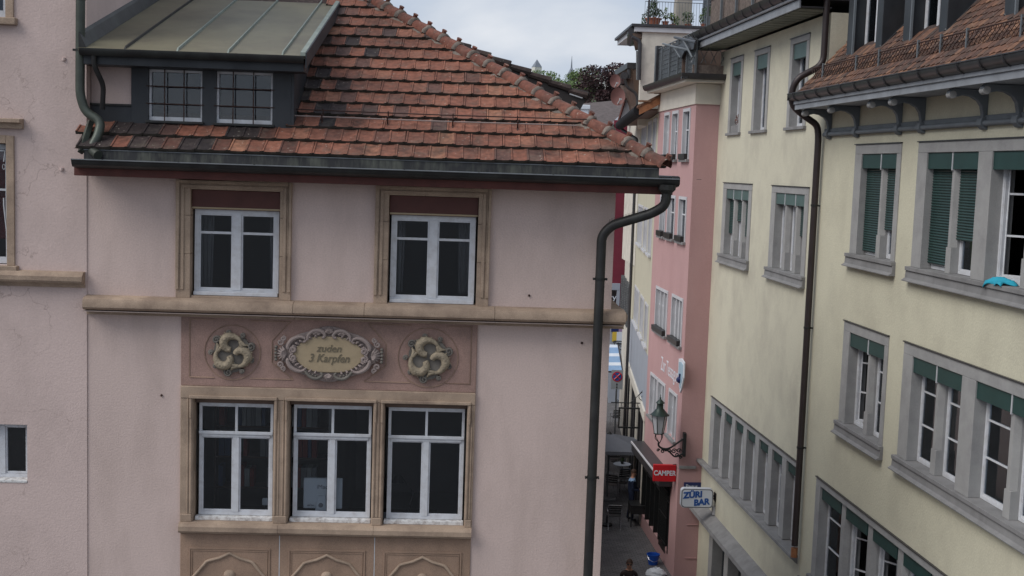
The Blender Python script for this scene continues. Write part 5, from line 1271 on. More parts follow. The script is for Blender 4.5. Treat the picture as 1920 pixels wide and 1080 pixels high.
    text(F, (ua+ub)/2, (za+zb_)/2+.02, .004, 'Zur Tessague', .62, whitesign, t, flip=-1, depth=.002, sx=.72, bold=.0)
    c = F.px(1278.5, 704); sc = 1.0
    a0, b0, c0, d0 = F.rect(1273.5, 1284, 671, 738); a0, b0 = sorted((a0, b0)); m_ = (a0+b0)/2
    shp = [(a0, d0-.06), (m_, d0), (b0, d0-.06), (b0, c0+.5), (m_+.12, c0+.12), (m_, c0), (m_-.12, c0+.12), (a0, c0+.5)]
    shd = build(MB().prism_w(F, shp, 0, .04), 'shield', whitesign, t, bevel=.008)
    inn = [(m_+(u-m_)*.75, (c0+d0)/2+(z-(c0+d0)/2)*.8) for u, z in shp]
    build(MB().prism_w(F, inn, .04, .05), 'shield_field', mat('pale_blue_enamel', (.30, .42, .50), .5, .1, 3, 0), shd)
    build(MB().tube([F.p(m_-.02, .06, d0-.45), F.p(m_, .06, c0+.45)], .04, 8).blob(F.p(m_+.02, .06, c0+.38), (.1, .08, .1), 8, 6), 'shield_charge', navysign, shd)
    return t
rose_house()

def lattice_arm():
    F = PP
    q = lambda x, y, w: (lambda uz: F.p(uz[0], w, uz[1]))(F.px(x, y, w))
    w = .3
    t = thing('folding_awning_frame', q(1275, 130, w), 'folded dark awning on grey metal arms above the rose house terrace', 'awning')
    build(MB().tube([q(1265, 70, w), q(1305, 79, w)], .04, 6), 'roller', gutterm, t)
    build(MB().tube([q(1281, 74, w), q(1298, 108, w)], .03, 6), 'arm', railm, t)
    build(MB().tube([q(1243, 82, w), q(1265, 88, w), q(1290, 93, w)], .03, 6), 'arm', railm, t)
    build(MB().tube([q(1263, 88, w), q(1275, 108, w)], .02, 6), 'arm', railm, t)
    P_ = [q(1270, 87, w-.05), q(1295, 68, w-.05), q(1303, 75, w-.05), q(1300, 92, w-.05), q(1283, 96, w-.05), q(1277, 110, w-.05), q(1271, 100, w-.05)]
    n = len(P_); d = F.w*.06
    build(MB().add(P_+[p-d for p in P_], [(i, (i+1) % n, n+(i+1) % n, n+i) for i in range(n)]+[tuple(range(n)), tuple(range(2*n-1, n-1, -1))]), 'folded_fabric', gutterm, t)
lattice_arm()

def cream_house():
    t = thing('cream_grey_house', QQ.p(5, 0, 0), 'narrow cream and blue grey house beyond the rose house with open wooden eave', 'building')
    F = QQ; L_ = QL
    zt = 13.7
    rows = []
    # two rows of three window groups, one row up under the eave
    def grp(u0, u1, z0, z1, lights):
        rows.append((u0, u1, z0, z1, lights))
    a = F.px(1195, 385)[0]; b = F.px(1220, 385)[0]
    R1 = F.rect(1195, 1222, 400, 462); R2 = F.rect(1188, 1214, 548, 610); R0_ = F.rect(1200, 1222, 250, 330)
    print('cream', [tuple(round(v, 2) for v in r_) for r_ in (R0_, R1, R2)])
    for zz in ((12.2, 13.6), (9.05, 10.55), (5.95, 7.35)):
        for u0, u1, n_ in ((.7, 2.1, 2), (2.8, 4.6, 2), (5.4, 8.2, 4)):
            grp(u0, u1, zz[0], zz[1], n_)
    holes = [(u0+.02, u1-.02, z0, z1-.02) for u0, u1, z0, z1, _ in rows]
    zs = 5.75
    holes_l = [h for h in holes if h[2] < zs]; 
    build(wall(F, 0.01, L_, zs, zt, [h for h in holes if h[2] > zs], .25), 'upper_wall', creamq, t)
    build(wall(F, 0.01, L_, 3.9, zs, [], .25), 'lower_wall', greyq, t)
    for (u0, u1, z0, z1, n_) in rows: small_window(F, t, 0, 0, 0, 0, n_, rect=(u0, u1, z0, z1), tr=palewin, sillm=palewin, depth=.13)
    build(MB().box(F, 0.01, L_, -2.2, -2.1, 0, 13.6), 'room', dark_in, t)
    build(MB().box(F, 0.01, L_, -.2, .06, 3.55, 3.9), 'shop_fascia', creamband, t, bevel=.01)
    for i in range(8):
        u = .1+i*1.35; build(MB().box(F, u, u+.30, -.2, .03, .02, 3.55), 'shop_pilaster', gutterm if i % 3 else creamband, t, bevel=.01)
        if i < 7: build(MB().box(F, u+.30, u+1.35, -.16, -.155, .3, 3.3), 'pane', glass2, t); build(MB().box(F, u+.3, u+1.35, -.7, -.65, 0, 3.5), 'shop_dark', dark_in, t)
    build(MB().box(F, L_-.001, L_+.12, -4, .02, 0, zt+.4), 'corner_strip', creamband, t, bevel=.01)
    # eave and roof
    qq = lambda x, y, Y: (lambda uz: Vector((uz[0], Y, uz[1])))(front(Y).px(x, y))
    ga, gb = qq(1199, 206, 39.4), qq(1162, 235, 50.0)
    build(MB().tube([ga, gb], .19, 12), 'gutter', mat('matt_black_gutter', (.018, .018, .020), .85, .1, 4, .05, spec=.1), t, smooth=True)
    A_ = [ga+Vector((.12, 0, -.02)), gb+Vector((.12, 0, -.02)), F.p(L_, -.1, gb.z), F.p(0, -.1, ga.z)]
    build(MB().add(A_+[v+Vector((0, 0, .05)) for v in A_], [(0, 1, 2, 3), (4, 5, 6, 7), (0, 1, 5, 4), (1, 2, 6, 5), (2, 3, 7, 6), (3, 0, 4, 7)]), 'eave_soffit', brownwood, t)
    up = lambda w, h: 13.86+(.70-w)*.55+h
    def slab(u0, u1, w0, w1, h0, h1): return MB().add([F.p(u, w, up(w, h)) for u in (u0, u1) for w, h in ((w0, h0), (w1, h0), (w1, h1), (w0, h1))], [(0, 1, 2, 3), (4, 5, 6, 7), (0, 1, 5, 4), (1, 2, 6, 5), (2, 3, 7, 6), (3, 0, 4, 7)])
    build(slab(-.35, 5.2, .72, -3.2, .0, .07), 'roof', browntile, t)
    build(slab(-.33, 5.2, .68, -3.1, -.05, -.002), 'eave_boarding', wood, t)
    build(slab(-.34, -.26, .66, -3.1, -.26, -.052), 'barge_rafter', wood, t)
    for i in range(6):
        u = .5+i*.85; build(slab(u, u+.10, .62, -.3, -.20, -.051), 'rafter', wood, t)
    build(MB().box(F, -.02, .0, -3, -.0, 13.0, 13.7), 'gable_infill', wood, t)
    mb = MB()
    for i in range(7): w = .5-i*.5; mb.box(F, -.40, -.2, w-.2, w+.2, up(w, .07), up(w, .12))
    build(mb, 'verge_tile', browntile, t)
    q = lambda x, y, w: (lambda uz: F.p(uz[0], w, uz[1]))(F.px(x, y, w))
    Lp = L_+.05
    build(MB().tube(roundpath([F.p(Lp-.2, .75, 13.8), F.p(Lp-.2, .7, 13.5), F.p(Lp-1.5, .15, 13.1), F.p(Lp-1.5, .15, 12.9), F.p(Lp-1.5, .15, 0)], .1), .06, 10), 'downpipe', gutterm, t, smooth=True)
    # standing grey dormer wall on the far part of the roof
    F4 = front(51.5); pz = [F4.px(x, y) for x, y in ((1174, 188), (1200, 180), (1200, 240), (1160, 230))]
    build(MB().prism_w(F4, pz, -.3, 0), 'metal_gable', zinc, t)
    build(MB().tube([F4.p(pz[0][0]-.03, .02, pz[0][1]+.1), F4.p(pz[3][0]-.03, .02, pz[3][1])], .05, 4), 'gable_verge', redfascia, t)
    return t
cream_house()

def rear_house():
    F = front(44.5); P = F.px
    x0 = P(1202, 120)[0]; zt = P(1270, 60)[1]
    t = thing('tall_cream_house', (x0+2, 44.5, 0), 'tall patchy cream house with planted roof terrace behind the rose house', 'building')
    a, b, c, d = F.rect(1268, 1278, 75, 95)
    build(wall(F, x0, x0+5, 13.5, zt-.05, [(a, b, c, d)], .3), 'wall', wallr, t)
    build(MB().add([(x0, 44.801, 13.5), (x0+.3, 44.801, 13.5), (x0+1.0, 49.5, 13.5), (x0+.7, 49.5, 13.5), (x0, 44.801, zt-.05), (x0+.3, 44.801, zt-.05), (x0+1.0, 49.5, zt-.05), (x0+.7, 49.5, zt-.05)], [(0, 1, 2, 3), (4, 5, 6, 7), (0, 1, 5, 4), (1, 2, 6, 5), (2, 3, 7, 6), (3, 0, 4, 7)]), 'side_wall', wallr, t)
    build(MB().box(F, a, b, -.15, -.05, c, d), 'window_frame', palewin, t); build(MB().box(F, a+.06, b-.06, -.05, -.04, c+.06, d-.06), 'pane', glass2, t)
    build(MB().box(F, x0-.30, x0+5, -5, .10, zt-.05, zt+.13), 'parapet_band', palewin, t, bevel=.01)
    build(MB().box(F, x0-.42, x0+5, -5, .16, zt+.131, zt+.23), 'parapet_cap', gutterm, t, bevel=.01)
    # side eave: round gutter, dark boards sloping back to the wall
    q = lambda x, y, Y=44.4: (lambda uz: Vector((uz[0], Y, uz[1])))(front(Y).px(x, y))
    build(MB().tube([q(1187, 58, 44.6), q(1182, 78, 49.2)], .19, 12), 'side_gutter', gutterm, t, smooth=True)
    z_ = zt-.1
    build(MB().add([(x0-.36, 44.55, z_), (x0, 44.55, z_-.0), (x0, 44.55, z_-.16), (x0-.30, 44.55, z_-.22), (x0+.26, 48.6, z_), (x0+.62, 48.6, z_), (x0+.62, 48.6, z_-.16), (x0+.32, 48.6, z_-.22)], [(0, 1, 2, 3), (4, 5, 6, 7), (0, 1, 5, 4), (1, 2, 6, 5), (2, 3, 7, 6), (3, 0, 4, 7)]), 'eave_boxing', brownwood, t)
    build(MB().tube(roundpath([q(1185, 69), q(1198, 76), q(1200, 82), q(1198, 150)], .1), .075, 10), 'downpipe', gutterm, t, smooth=True)
    mb = MB()
    for i in range(60): p = q(1194, 96+i*.9, 46); mb.blob(p, (.035, .035, .022), 5, 4)
    build(mb, 'rain_chain', railm, t)
    # lower cornice of the far half: dark cap, coved soffit, gutter and swan neck
    F3 = front(48.5)
    ca = F3.px(1176, 117); cb = F3.px(1207, 125)
    xa, xb = ca[0], cb[0]; zc = ca[1]
    build(MB().box(F3, xa, xb, -4, 0, zc-.25, zc), 'lower_cap', gutterm, t, bevel=.02)
    pf = [(xa+.05, zc-.25), (xb, zc-.25), (xb, zc-2.3), (xb-.12, zc-1.6), (xb-.35, zc-1.0), (xa+.25, zc-.55)]
    build(MB().prism_w(F3, pf, -4, -.05), 'coved_soffit', brownwood, t)
    build(MB().prism_w(F3, [(u+.001, z-.3) for u, z in pf], -3.9, -.02) if False else MB().box(F3, xb-.02, xb+.05, -4, .02, 8, zc-.26), 'far_wall_strip', wallr, t)
    g0 = F3.px(1170, 142); build(MB().tube([F3.p(g0[0], .1, g0[1]), F3.p(g0[0]+.5, -4, g0[1]+.0)], .15, 10), 'lower_gutter', gutterm, t, smooth=True)
    build(MB().tube([F3.p(g0[0]+.2, 0, g0[1]+.25), F3.p(g0[0]+.2, 0, g0[1]-.1)], .08, 8), 'gutter_outlet', gutterm, t)
    build(MB().tube(roundpath([q(1172, 150, 48.3), q(1176, 164, 48.3), q(1192, 174, 48.3), q(1196, 186, 48.3), q(1195, 206, 48.3)], .2), .06, 8), 'swan_neck_pipe', gutterm, t, smooth=True)
    # railing
    zr = zt+.23
    mb = MB(); 
    for i in range(46):
        x = x0+.05+i*.105; mb.tube([Vector((x, 44.45, zr)), Vector((x, 44.45, zr+.82))], .007, 4)
    build(mb, 'rail_bars', railm, t)
    build(MB().tube([Vector((x0+.05, 44.45, zr+.82)), Vector((x0+4.8, 44.45, zr+.82))], .014, 5).tube([Vector((x0+.05, 44.45, zr+.92)), Vector((x0+4.8, 44.45, zr+.92))], .010, 5), 'hand_rail', railm, t)
    build(MB().box(G, x0+.16, x0+.22, 44.42, 44.48, zr, zr+.95), 'rail_post', gutterm, t)
    # chimney
    ch = F.rect(1280, 1309, -60, 48)
    build(MB().box(G, ch[0], ch[1], 45.6, 46.3, zt+.2, zt+3), 'chimney', mat('beige_chimney_render', (.33, .30, .26), .9, .1, 3, .3), t, bevel=.01)
    build(MB().box(G, P(1334, 20)[0], P(1352, 20)[0], 45.2, 46.2, zr, zr+2.5), 'dark_shed', darkmetal, t, bevel=.01)
    return zr
ZR = rear_house()

def leaves(mb, c, rad, n, size, seed=0, flat=1.0, shell=.35):
    rn = random.Random(seed)
    for _ in range(n):
        while True:
            v = Vector((rn.uniform(-1, 1), rn.uniform(-1, 1), rn.uniform(-1, 1)))
            if shell < v.length <= 1: break
        p = Vector(c)+Vector((v.x*rad[0], v.y*rad[1], v.z*rad[2]))
        a = Vector((rn.gauss(0, 1), rn.gauss(0, 1), rn.gauss(0, 1))).normalized(); b = a.orthogonal().normalized(); c2 = a.cross(b)
        s_ = size*rn.uniform(.6, 1.3)
        mb.add([p-b*s_, p+c2*s_*.5, p+b*s_, p-c2*s_*.5], [(0, 1, 2, 3)])
    return mb
def terrace_plants():
    F = front(44.8); q = lambda x: F.px(x, 30)[0]
    def potm(x, r_, h): return MB().lathe((x, 44.9, ZR), [(r_*.72, 0), (r_*.95, h*.9), (r_*1.08, h*.9), (r_*1.08, h), (r_*.95, h), (r_*.9, h*.8)], 16)
    def plant(name, x, r_, h, label, cl, lm, rails=None):
        t = thing(name, (x, 44.9, ZR), label, 'plant', 'potted plants on the roof terrace')
        if rails: build(MB().box(G, x-rails, x+rails, 44.75, 45.1, ZR, ZR+h), 'planter', railm, t, bevel=.01)
        else: build(potm(x, r_, h), 'pot', pot, t, smooth=True)
        mb = MB()
        for k_, (dx, dz, rx, rz, n) in enumerate(cl): leaves(mb, (x+dx, 44.95, ZR+h+dz), (rx, rx, rz), n, .042, seed=k_+int(x*100), shell=0)
        build(mb, 'foliage', lm, t)
        st = MB()
        for k_, (dx, dz, rx, rz, n) in enumerate(cl): st.tube([(x, 44.9, ZR+h*.8), (x+dx*.6, 44.92, ZR+h+dz*.5), (x+dx, 44.95, ZR+h+dz)], [.02, .014, .008], 5)
        build(st, 'stem', bark, t)
    plant('potted_shrub', q(1226), .30, .27, 'bushy green shrub in the wide terracotta bowl at the terrace corner', [(-.05, .25, .24, .28, 320), (.0, .52, .16, .2, 160), (.2, .2, .2, .16, 140), (-.28, -.02, .16, .30, 110), (-.35, -.2, .10, .16, 40)], leaf_d)
    plant('potted_shrub', q(1249), .13, .18, 'straggly light green plant in the small pot right of the wide bowl', [(0, .2, .12, .15, 60), (.02, .42, .06, .1, 24)], leaf_g)
    plant('potted_shrub', q(1262), .13, .08, 'yellow green plant just left of the chimney', [(-.05, .3, .16, .14, 130), (.14, .15, .16, .18, 110)], leaf_g)
    plant('potted_shrub', q(1292), .15, .10, 'dark plant in front of the beige chimney', [(0, .25, .26, .24, 200)], leaf_d)
    plant('potted_shrub', q(1320), .10, .14, 'green plant in the small round pot right of the chimney', [(-.06, .2, .10, .18, 90)], leaf_g)
    plant('potted_shrub', q(1335), .2, .42, 'leafy shrub above the grey metal planter', [(-.12, .16, .28, .22, 260)], leaf_d, rails=.14)
terrace_plants()

# ================================================================== END OF THE STREET
def red_house():
    F = front(62); P = F.px
    t = thing('wine_red_house', (6, 62, 0), 'wine red house closing the view at the end of the street', 'building')
    x1 = P(1176, 400)[0]; z0 = P(1148, 592)[1]
    dr = P(1143, 528)[0], P(1163, 528)[0]
    zt = 14.0
    build(wall(F, -2, x1+1.0, 0, zt, [(dr[0], dr[1]-.15, P(1150, 610)[1]-.8, P(1150, 540)[1])], .3), 'wall', redhouse, t)
    a, b = dr; zz = P(1150, 531)[1]
    build(MB().box(F, a-.3, b, -.1, .06, zz-.05-.3, zz), 'window_lintel', greyq, t, bevel=.01); build(MB().box(F, b-.16, b, -.1, .05, zz-2.4, zz-.35), 'window_jamb', greyq, t)
    build(MB().box(F, -2, x1+1, -1.5, -1.4, 0, zt), 'room', dark_in, t)
    text(F, (a+b)/2-.1, zz-.75, -.04, 'cy', .5, whitesign, t)
    build(MB().box(F, -2, x1+1.0, .0, .08, 0, 4.2), 'ground_floor', greyq, t, bevel=.01)
    # roof and white verge
    B0, B1, T0, T1 = P(1080, 238), P(1141, 238), front(67).px(1085, 199), front(67).px(1200, 184)
    V = [Vector((B0[0], 62-.3, B0[1])), Vector((B1[0], 62-.3, B1[1])), Vector((T1[0], 67, T1[1])), Vector((T0[0]-1, 67, T0[1]))]
    rf = build(MB().add(V+[v-Vector((0, 0, .15)) for v in V], [(0, 1, 2, 3), (4, 5, 6, 7), (0, 1, 5, 4), (1, 2, 6, 5), (2, 3, 7, 6), (3, 0, 4, 7)]), 'roof', mat('grey_brown_far_tile', (.105, .085, .082), .9, .25, 6, .3, 12), t)
    build(MB().tube([V[1]+Vector((0, -.05, 0)), V[1].lerp(V[2], .95)+Vector((0, -.05, 0))], .09, 4), 'white_verge', palewin, t)
    # wall between the verge and the street side
    build(MB().add([V[1]-Vector((0, -.1, .1)), V[2]-Vector((0, 0, .1)), Vector((x1+1.2, 62.2, 16)), Vector((x1+1.2, 62.2, 13)), Vector((V[1].x, 62.2, 13))], [(0, 1, 2, 3, 4)]) if False else MB().box(F, B1[0]+.3, x1+.6, -.3, -.05, 13.5, 14.4), 'gable_wall', redhouse, t)
    c = front(60).px(1097, 212); 
    ch = build(MB().box(G, c[0]-.17, c[0]+.17, 60, 60.34, c[1]-2, c[1]+.30), 'chimney', whitesign, t, bevel=.02)
    build(MB().box(G, c[0]-.24, c[0]+.24, 59.93, 60.41, c[1]+.18, c[1]+.40), 'chimney_cap', whitesign, ch, bevel=.03)
    build(MB().box(G, T0[0]+2, T1[0]-1.5, 66, 66.6, T0[1]+.1, T0[1]+.7), 'roof_box', zinc, t, bevel=.02)
red_house()
def shutters_house():
    q = lambda x, y, Y: (lambda uz: Vector((uz[0], Y, uz[1])))(front(Y).px(x, y))
    a, b = q(1176, 400, 56), q(1192, 400, 50.0)
    t = thing('white_shuttered_house', (b.x, 53, 0), 'white house with folded grey shutters, a thin strip beyond the dark downpipe', 'building')
    d = (Vector((a.x, a.y, 0))-Vector((b.x, b.y, 0))); F = Frame((b.x, b.y, 0), d, (-d.y, d.x, 0))
    build(wall(F, 0, d.length, 0, 13.9, [], .2), 'wall', wallr, t)
    for z0, z1 in ((11.3, 13.2), (8.0, 9.9), (5.2, 7.0)):
        for u in (.6, 2.2, 3.8, 5.2):
            mb = MB()
            for k_ in range(16): z = z0+.05+k_*(z1-z0-.1)/16; mb.box(F, u, u+.5, .03, .16, z, z+.05)
            mb.box(F, u, u+.03, .02, .17, z0, z1).box(F, u+.47, u+.5, .02, .17, z0, z1)
            build(mb, 'shutter', railm, t)
shutters_house()

def dishes():
    F = front(51); P = F.px
    for (x, y, r_, lab) in ((1153, 152, 12, 'upper faded red satellite dish beside the eave'), (1158, 181, 16, 'lower larger faded red satellite dish with a white arm')):
        u, z = P(x, y); rad = r_/2260*51
        t = thing('satellite_dish', F.p(u, 0, z), lab, 'satellite dish', 'satellite dishes at the eave')
        mb = MB(); n = 20; rings = 5
        for i in range(rings+1):
            for j in range(n): a = 2*pi*j/n; rr_ = rad*i/rings; mb.v.append(F.p(u+rr_*math.cos(a)*.85, .0+.25*rad*(i/rings)**2, z+rr_*math.sin(a)*1.05))
        for i in range(rings):
            for j in range(n): mb.f.append((i*n+j, i*n+(j+1) % n, (i+1)*n+(j+1) % n, (i+1)*n+j))
        build(mb, 'reflector', dish_m, t, smooth=True)
        build(MB().tube([F.p(u, .02, z-rad*.9), F.p(u+rad*.2, rad*.9, z-rad*.4)], .025, 6).box(F, u+rad*.1, u+rad*.4, rad*.8, rad*1.1, z-rad*.45, z-rad*.25), 'feed_arm', palewin, t)
        build(MB().tube([F.p(u, -.05, z), F.p(u+.2, -.2, z-rad*.4), F.p(u+.9, -.4, z-rad*.5)], .03, 6), 'mount', railm, t)
dishes()

# ================================================================== FAR BACKGROUND
def tree(name, c, rad, h0, n, size, lm, label, seed):
    rn = random.Random(seed)
    t = thing(name, (c[0], c[1], h0), label, 'tree', 'trees beyond the roofs')
    tr = MB().tube([(c[0], c[1], h0), (c[0]+.3, c[1], (h0+c[2])/2), (c[0], c[1], c[2])], [rad[0]*.09, rad[0]*.06, rad[0]*.03], 8)
    mb = MB()
    for k_ in range(14):
        a = rn.uniform(0, 2*pi); e_ = rn.uniform(-.5, 1); q = rn.uniform(.45, .75)
        cc = Vector(c)+Vector((rad[0]*q*math.cos(a), rad[1]*q*math.sin(a), rad[2]*e_*.7)); s_ = rn.uniform(.28, .5)
        leaves(mb, cc, (rad[0]*s_, rad[1]*s_, rad[2]*s_*.8), n//14, size, seed*50+k_, shell=.45)
        tr.tube([(c[0], c[1], c[2]-rad[2]*.5), tuple(Vector(c).lerp(cc, .6)), tuple(cc)], [rad[0]*.03, rad[0]*.02, rad[0]*.008], 5)
    build(tr, 'trunk', bark, t, smooth=True); build(mb, 'crown', lm, t)
def far():
    def at(x, y, Y): u, z = front(Y).px(x, y); return Vector((u, Y, z))
    for i, (x, y, Y, r_, lab) in enumerate(((1048, 165, 170, 4.6, 'light green tree nearest the church tower'), (1074, 176, 160, 3.4, 'green tree left of the copper beech'), (1020, 185, 150, 4.2, 'green tree low behind the dark verge'), (1072, 225, 110, 3.0, 'small green bush below the verge end'))):
        c = at(x, y, Y); tree('leafy_tree', c, (r_*1.15, r_, r_*.62), -.05+random.uniform(0, 2), 4200, .17 if Y > 120 else .13, leaf_g, lab, 11+i)
    c = at(1137, 176, 100); tree('copper_beech', c, (2.7, 2.2, 2.4), 0, 14000, .12, leaf_p, 'dark purple copper beech behind the satellite dishes', 31)
    c = at(1115, 210, 104); tree('copper_beech', c, (1.9, 1.6, 1.8), 0, 2600, .10, leaf_p, 'lower dark purple tree touching the grey roof', 32)
    # church tower
    Y = 620; p = at(1006, 138, Y); pt = at(1006, 126, Y); tip = at(1004.5, 111, Y); hw = 9.2/2260*Y
    t = thing('church_tower', (p.x, Y, 20), 'pale square church tower with pointed slate roof on the horizon', 'tower')
    rt = Matrix.Rotation(R(22), 3, 'Z')
    def sq(h, z): return [Vector((p.x, Y, z))+rt@Vector((sx*h, sy*h, 0)) for sx, sy in ((-1, -1), (1, -1), (1, 1), (-1, 1))]
    h = hw*.77
    build(MB().add(sq(h, 20)+sq(h, pt.z), [(0, 1, 2, 3), (4, 5, 6, 7), (0, 1, 5, 4), (1, 2, 6, 5), (2, 3, 7, 6), (3, 0, 4, 7)]), 'shaft', churchw, t)
    build(MB().add(sq(h*1.05, pt.z)+[Vector((p.x, Y, tip.z))], [(0, 1, 2, 3), (0, 1, 4), (1, 2, 4), (2, 3, 4), (3, 0, 4)]), 'spire', slate, t)
    for f_ in (0, 1):
        for k_ in (-.45, 0, .45):
            for zz in (pt.z-2.6, pt.z-6.5):
                c0 = Vector((p.x, Y, zz))+rt@(Vector((k_*h, -h-.02, 0)) if f_ == 0 else Vector((h+.02, k_*h, 0)))
                ax = rt@(Vector((1, 0, 0)) if f_ == 0 else Vector((0, 1, 0))); d_ = rt@(Vector((0, -1, 0)) if f_ == 0 else Vector((1, 0, 0)))
                build(MB().box(Frame((c0.x, c0.y, 0), ax, d_), -.28, .28, 0, .08, c0.z-.8, c0.z+.8), 'louvre', slate, t)
    p = at(1071, 142, 500); t = thing('church_spire', (p.x, 500, 20), 'tiny slender dark spire above the green trees', 'tower')
    build(MB().lathe((p.x, 500, 20), [(1.4, 0), (1.4, p.z-20+1), (.35, p.z-20+3.2), (.05, p.z-20+8)], 6), 'spire', slate, t)
    # houses on the hill
    hs = [(1128, 137, 14, 7, 1), (1150, 143, 20, 6, 0), (1172, 140, 14, 5, 0), (1188, 137, 12, 7, 1), (1104, 146, 12, 5, 0), (1162, 150, 16, 6, 1), (1140, 150, 12, 5, 1)]
    for i, (x, y, w, h, k_) in enumerate(hs):
        Y = 430+i*9; p = at(x, y+6, Y); s_ = Y/2260; hw = w*s_/2; hh = h*s_
        t = thing('hillside_house', (p.x, Y, p.z-6), ['pale house with dark mansard roof at the left of the hill row', 'wide white house in the middle of the hill row', 'white house under the crane', 'pale house at the right end of the hill row beside the eave', 'small low house partly behind the green trees', 'pink roofed house below the wide white house', 'small house low behind the copper beech'][i], 'house', 'houses on the far hill')
        build(MB().box(G, p.x-hw, p.x+hw, Y, Y+8, p.z-6, p.z+hh), 'wall', farwhite, t)
        r_ = MB().prism_u(G, [(Y-.5, p.z+hh), (Y+8.5, p.z+hh), (Y+6, p.z+hh+1.7), (Y+2, p.z+hh+1.7)], p.x-hw-.3, p.x+hw+.3); build(r_, 'roof', slate if k_ else farroof, t)
        mb = MB()
        for j in range(4): u = p.x-hw+hw*2*(j+.3)/4; mb.box(G, u, u+hw*.22, Y-.05, Y-.01, p.z+hh*.2, p.z+hh*.75)
        build(mb, 'windows', slate, t)
    p = at(1183, 132, 480); t = thing('tower_crane', (p.x, 480, 20), 'thin pale construction crane on the far hill', 'crane')
    build(MB().box(G, p.x-.2, p.x+.2, 479.8, 480.2, 20, p.z+1.5), 'mast', craney, t); build(MB().box(G, p.x-10, p.x+5, 479.9, 480.1, p.z, p.z+.35), 'jib', craney, t); build(MB().tube([(p.x-9, 480, p.z+.3), (p.x, 480, p.z+1.6), (p.x+4.5, 480, p.z+.3)], .1, 4), 'tie', craney, t)
far()

# ================================================================== STREET THINGS
def at(x, y, Y): u, z = front(Y).px(x, y); return Vector((u, Y, z))
def ground_at(x, y):
    v = FWD*FPX + RT*(x-960) + DN*(y-540); k_ = -CAM.z/v.z; return CAM+v*k_
def lantern():
    Y = 33.85; c = at(1236, 800, Y); k_ = Y/2260
    t = thing('wall_lantern', c, 'old frosted street lantern with green cap on a scrolled bracket at the rose house corner', 'street lamp')
    X = lambda x, y: at(x, y, Y)
    zt, zb = X(1236, 778).z, X(1237, 812).z; r1, r0 = .225, .135
    cx = c.x
    gl = MB().lathe((cx, Y, zb), [(r0, 0), (r1, zt-zb)], 6); build(gl, 'lamp_glass', lampglass, t)
    mb = MB()
    for j in range(6):
        a = 2*pi*j/6; mb.tube([(cx+r0*math.cos(a), Y+r0*math.sin(a), zb), (cx+r1*math.cos(a), Y+r1*math.sin(a), zt)], .012, 5)
    mb.lathe((cx, Y, zb-.02), [(r0+.02, 0), (r0+.02, .025)], 6)
    build(mb, 'lamp_frame', lampgreen, t)
    build(MB().lathe((cx, Y, zt), [(r1+.06, 0), (r1+.02, .03), (.17, .11), (.10, .19), (.095, .33), (.13, .345), (.12, .37), (.05, .43), (.02, .47), (.03, .50), (.012, .52), (.006, .60)], 12), 'lamp_cap', lampgreen, t, smooth=True, auto=45)
    wl = X(1283, 830); 
    mb = MB()
    for j in range(4):
        a = 2*pi*j/4+.5; mb.tube([(cx+r0*.9*math.cos(a), Y+r0*.9*math.sin(a), zb), (cx+r0*1.0*math.cos(a), Y+r0*math.sin(a), zb-.14), (cx+.03, Y, zb-.3)], .012, 5)
    P2 = [(cx, zb-.28), (cx+.02, zb-.38), (cx+.14, zb-.45), (cx+.35, zb-.42), (wl.x-.02, X(1283, 822).z)]
    mb.tube(smoothpath([(a, Y, b) for a, b in P2], 5), .028, 6)
    mb.tube(smoothpath([(cx+.1, Y, zb-.47), (cx+.3, Y, zb-.52), (cx+.5, Y, zb-.68), (wl.x-.02, Y, X(1283, 850).z)], 5), .024, 6)
    for (dx, dz, r_, tu) in ((.14, -.53, .06, 1.4), (.33, -.50, .055, -1.4), (.46, -.52, .07, 1.5), (.56, -.62, .06, -1.4), (.60, -.50, .06, 1.3), (.24, -.49, .045, 1.3), (.66, -.70, .04, 1.3), (.0, -.50, .04, 1.2)):
        mb.tube([(x, Y, z) for x, z in spiral((cx+dx, zb+dz), r_*1.15, .01, 0, tu, 14)], .017, 5)
    build(mb, 'scroll_bracket', blackiron, t, smooth=True)
    build(MB().box(G, wl.x-.03, wl.x+.05, Y-.05, Y+.16, X(1283, 856).z, X(1283, 812).z), 'wall_plate', blackiron, t, bevel=.01)
lantern()
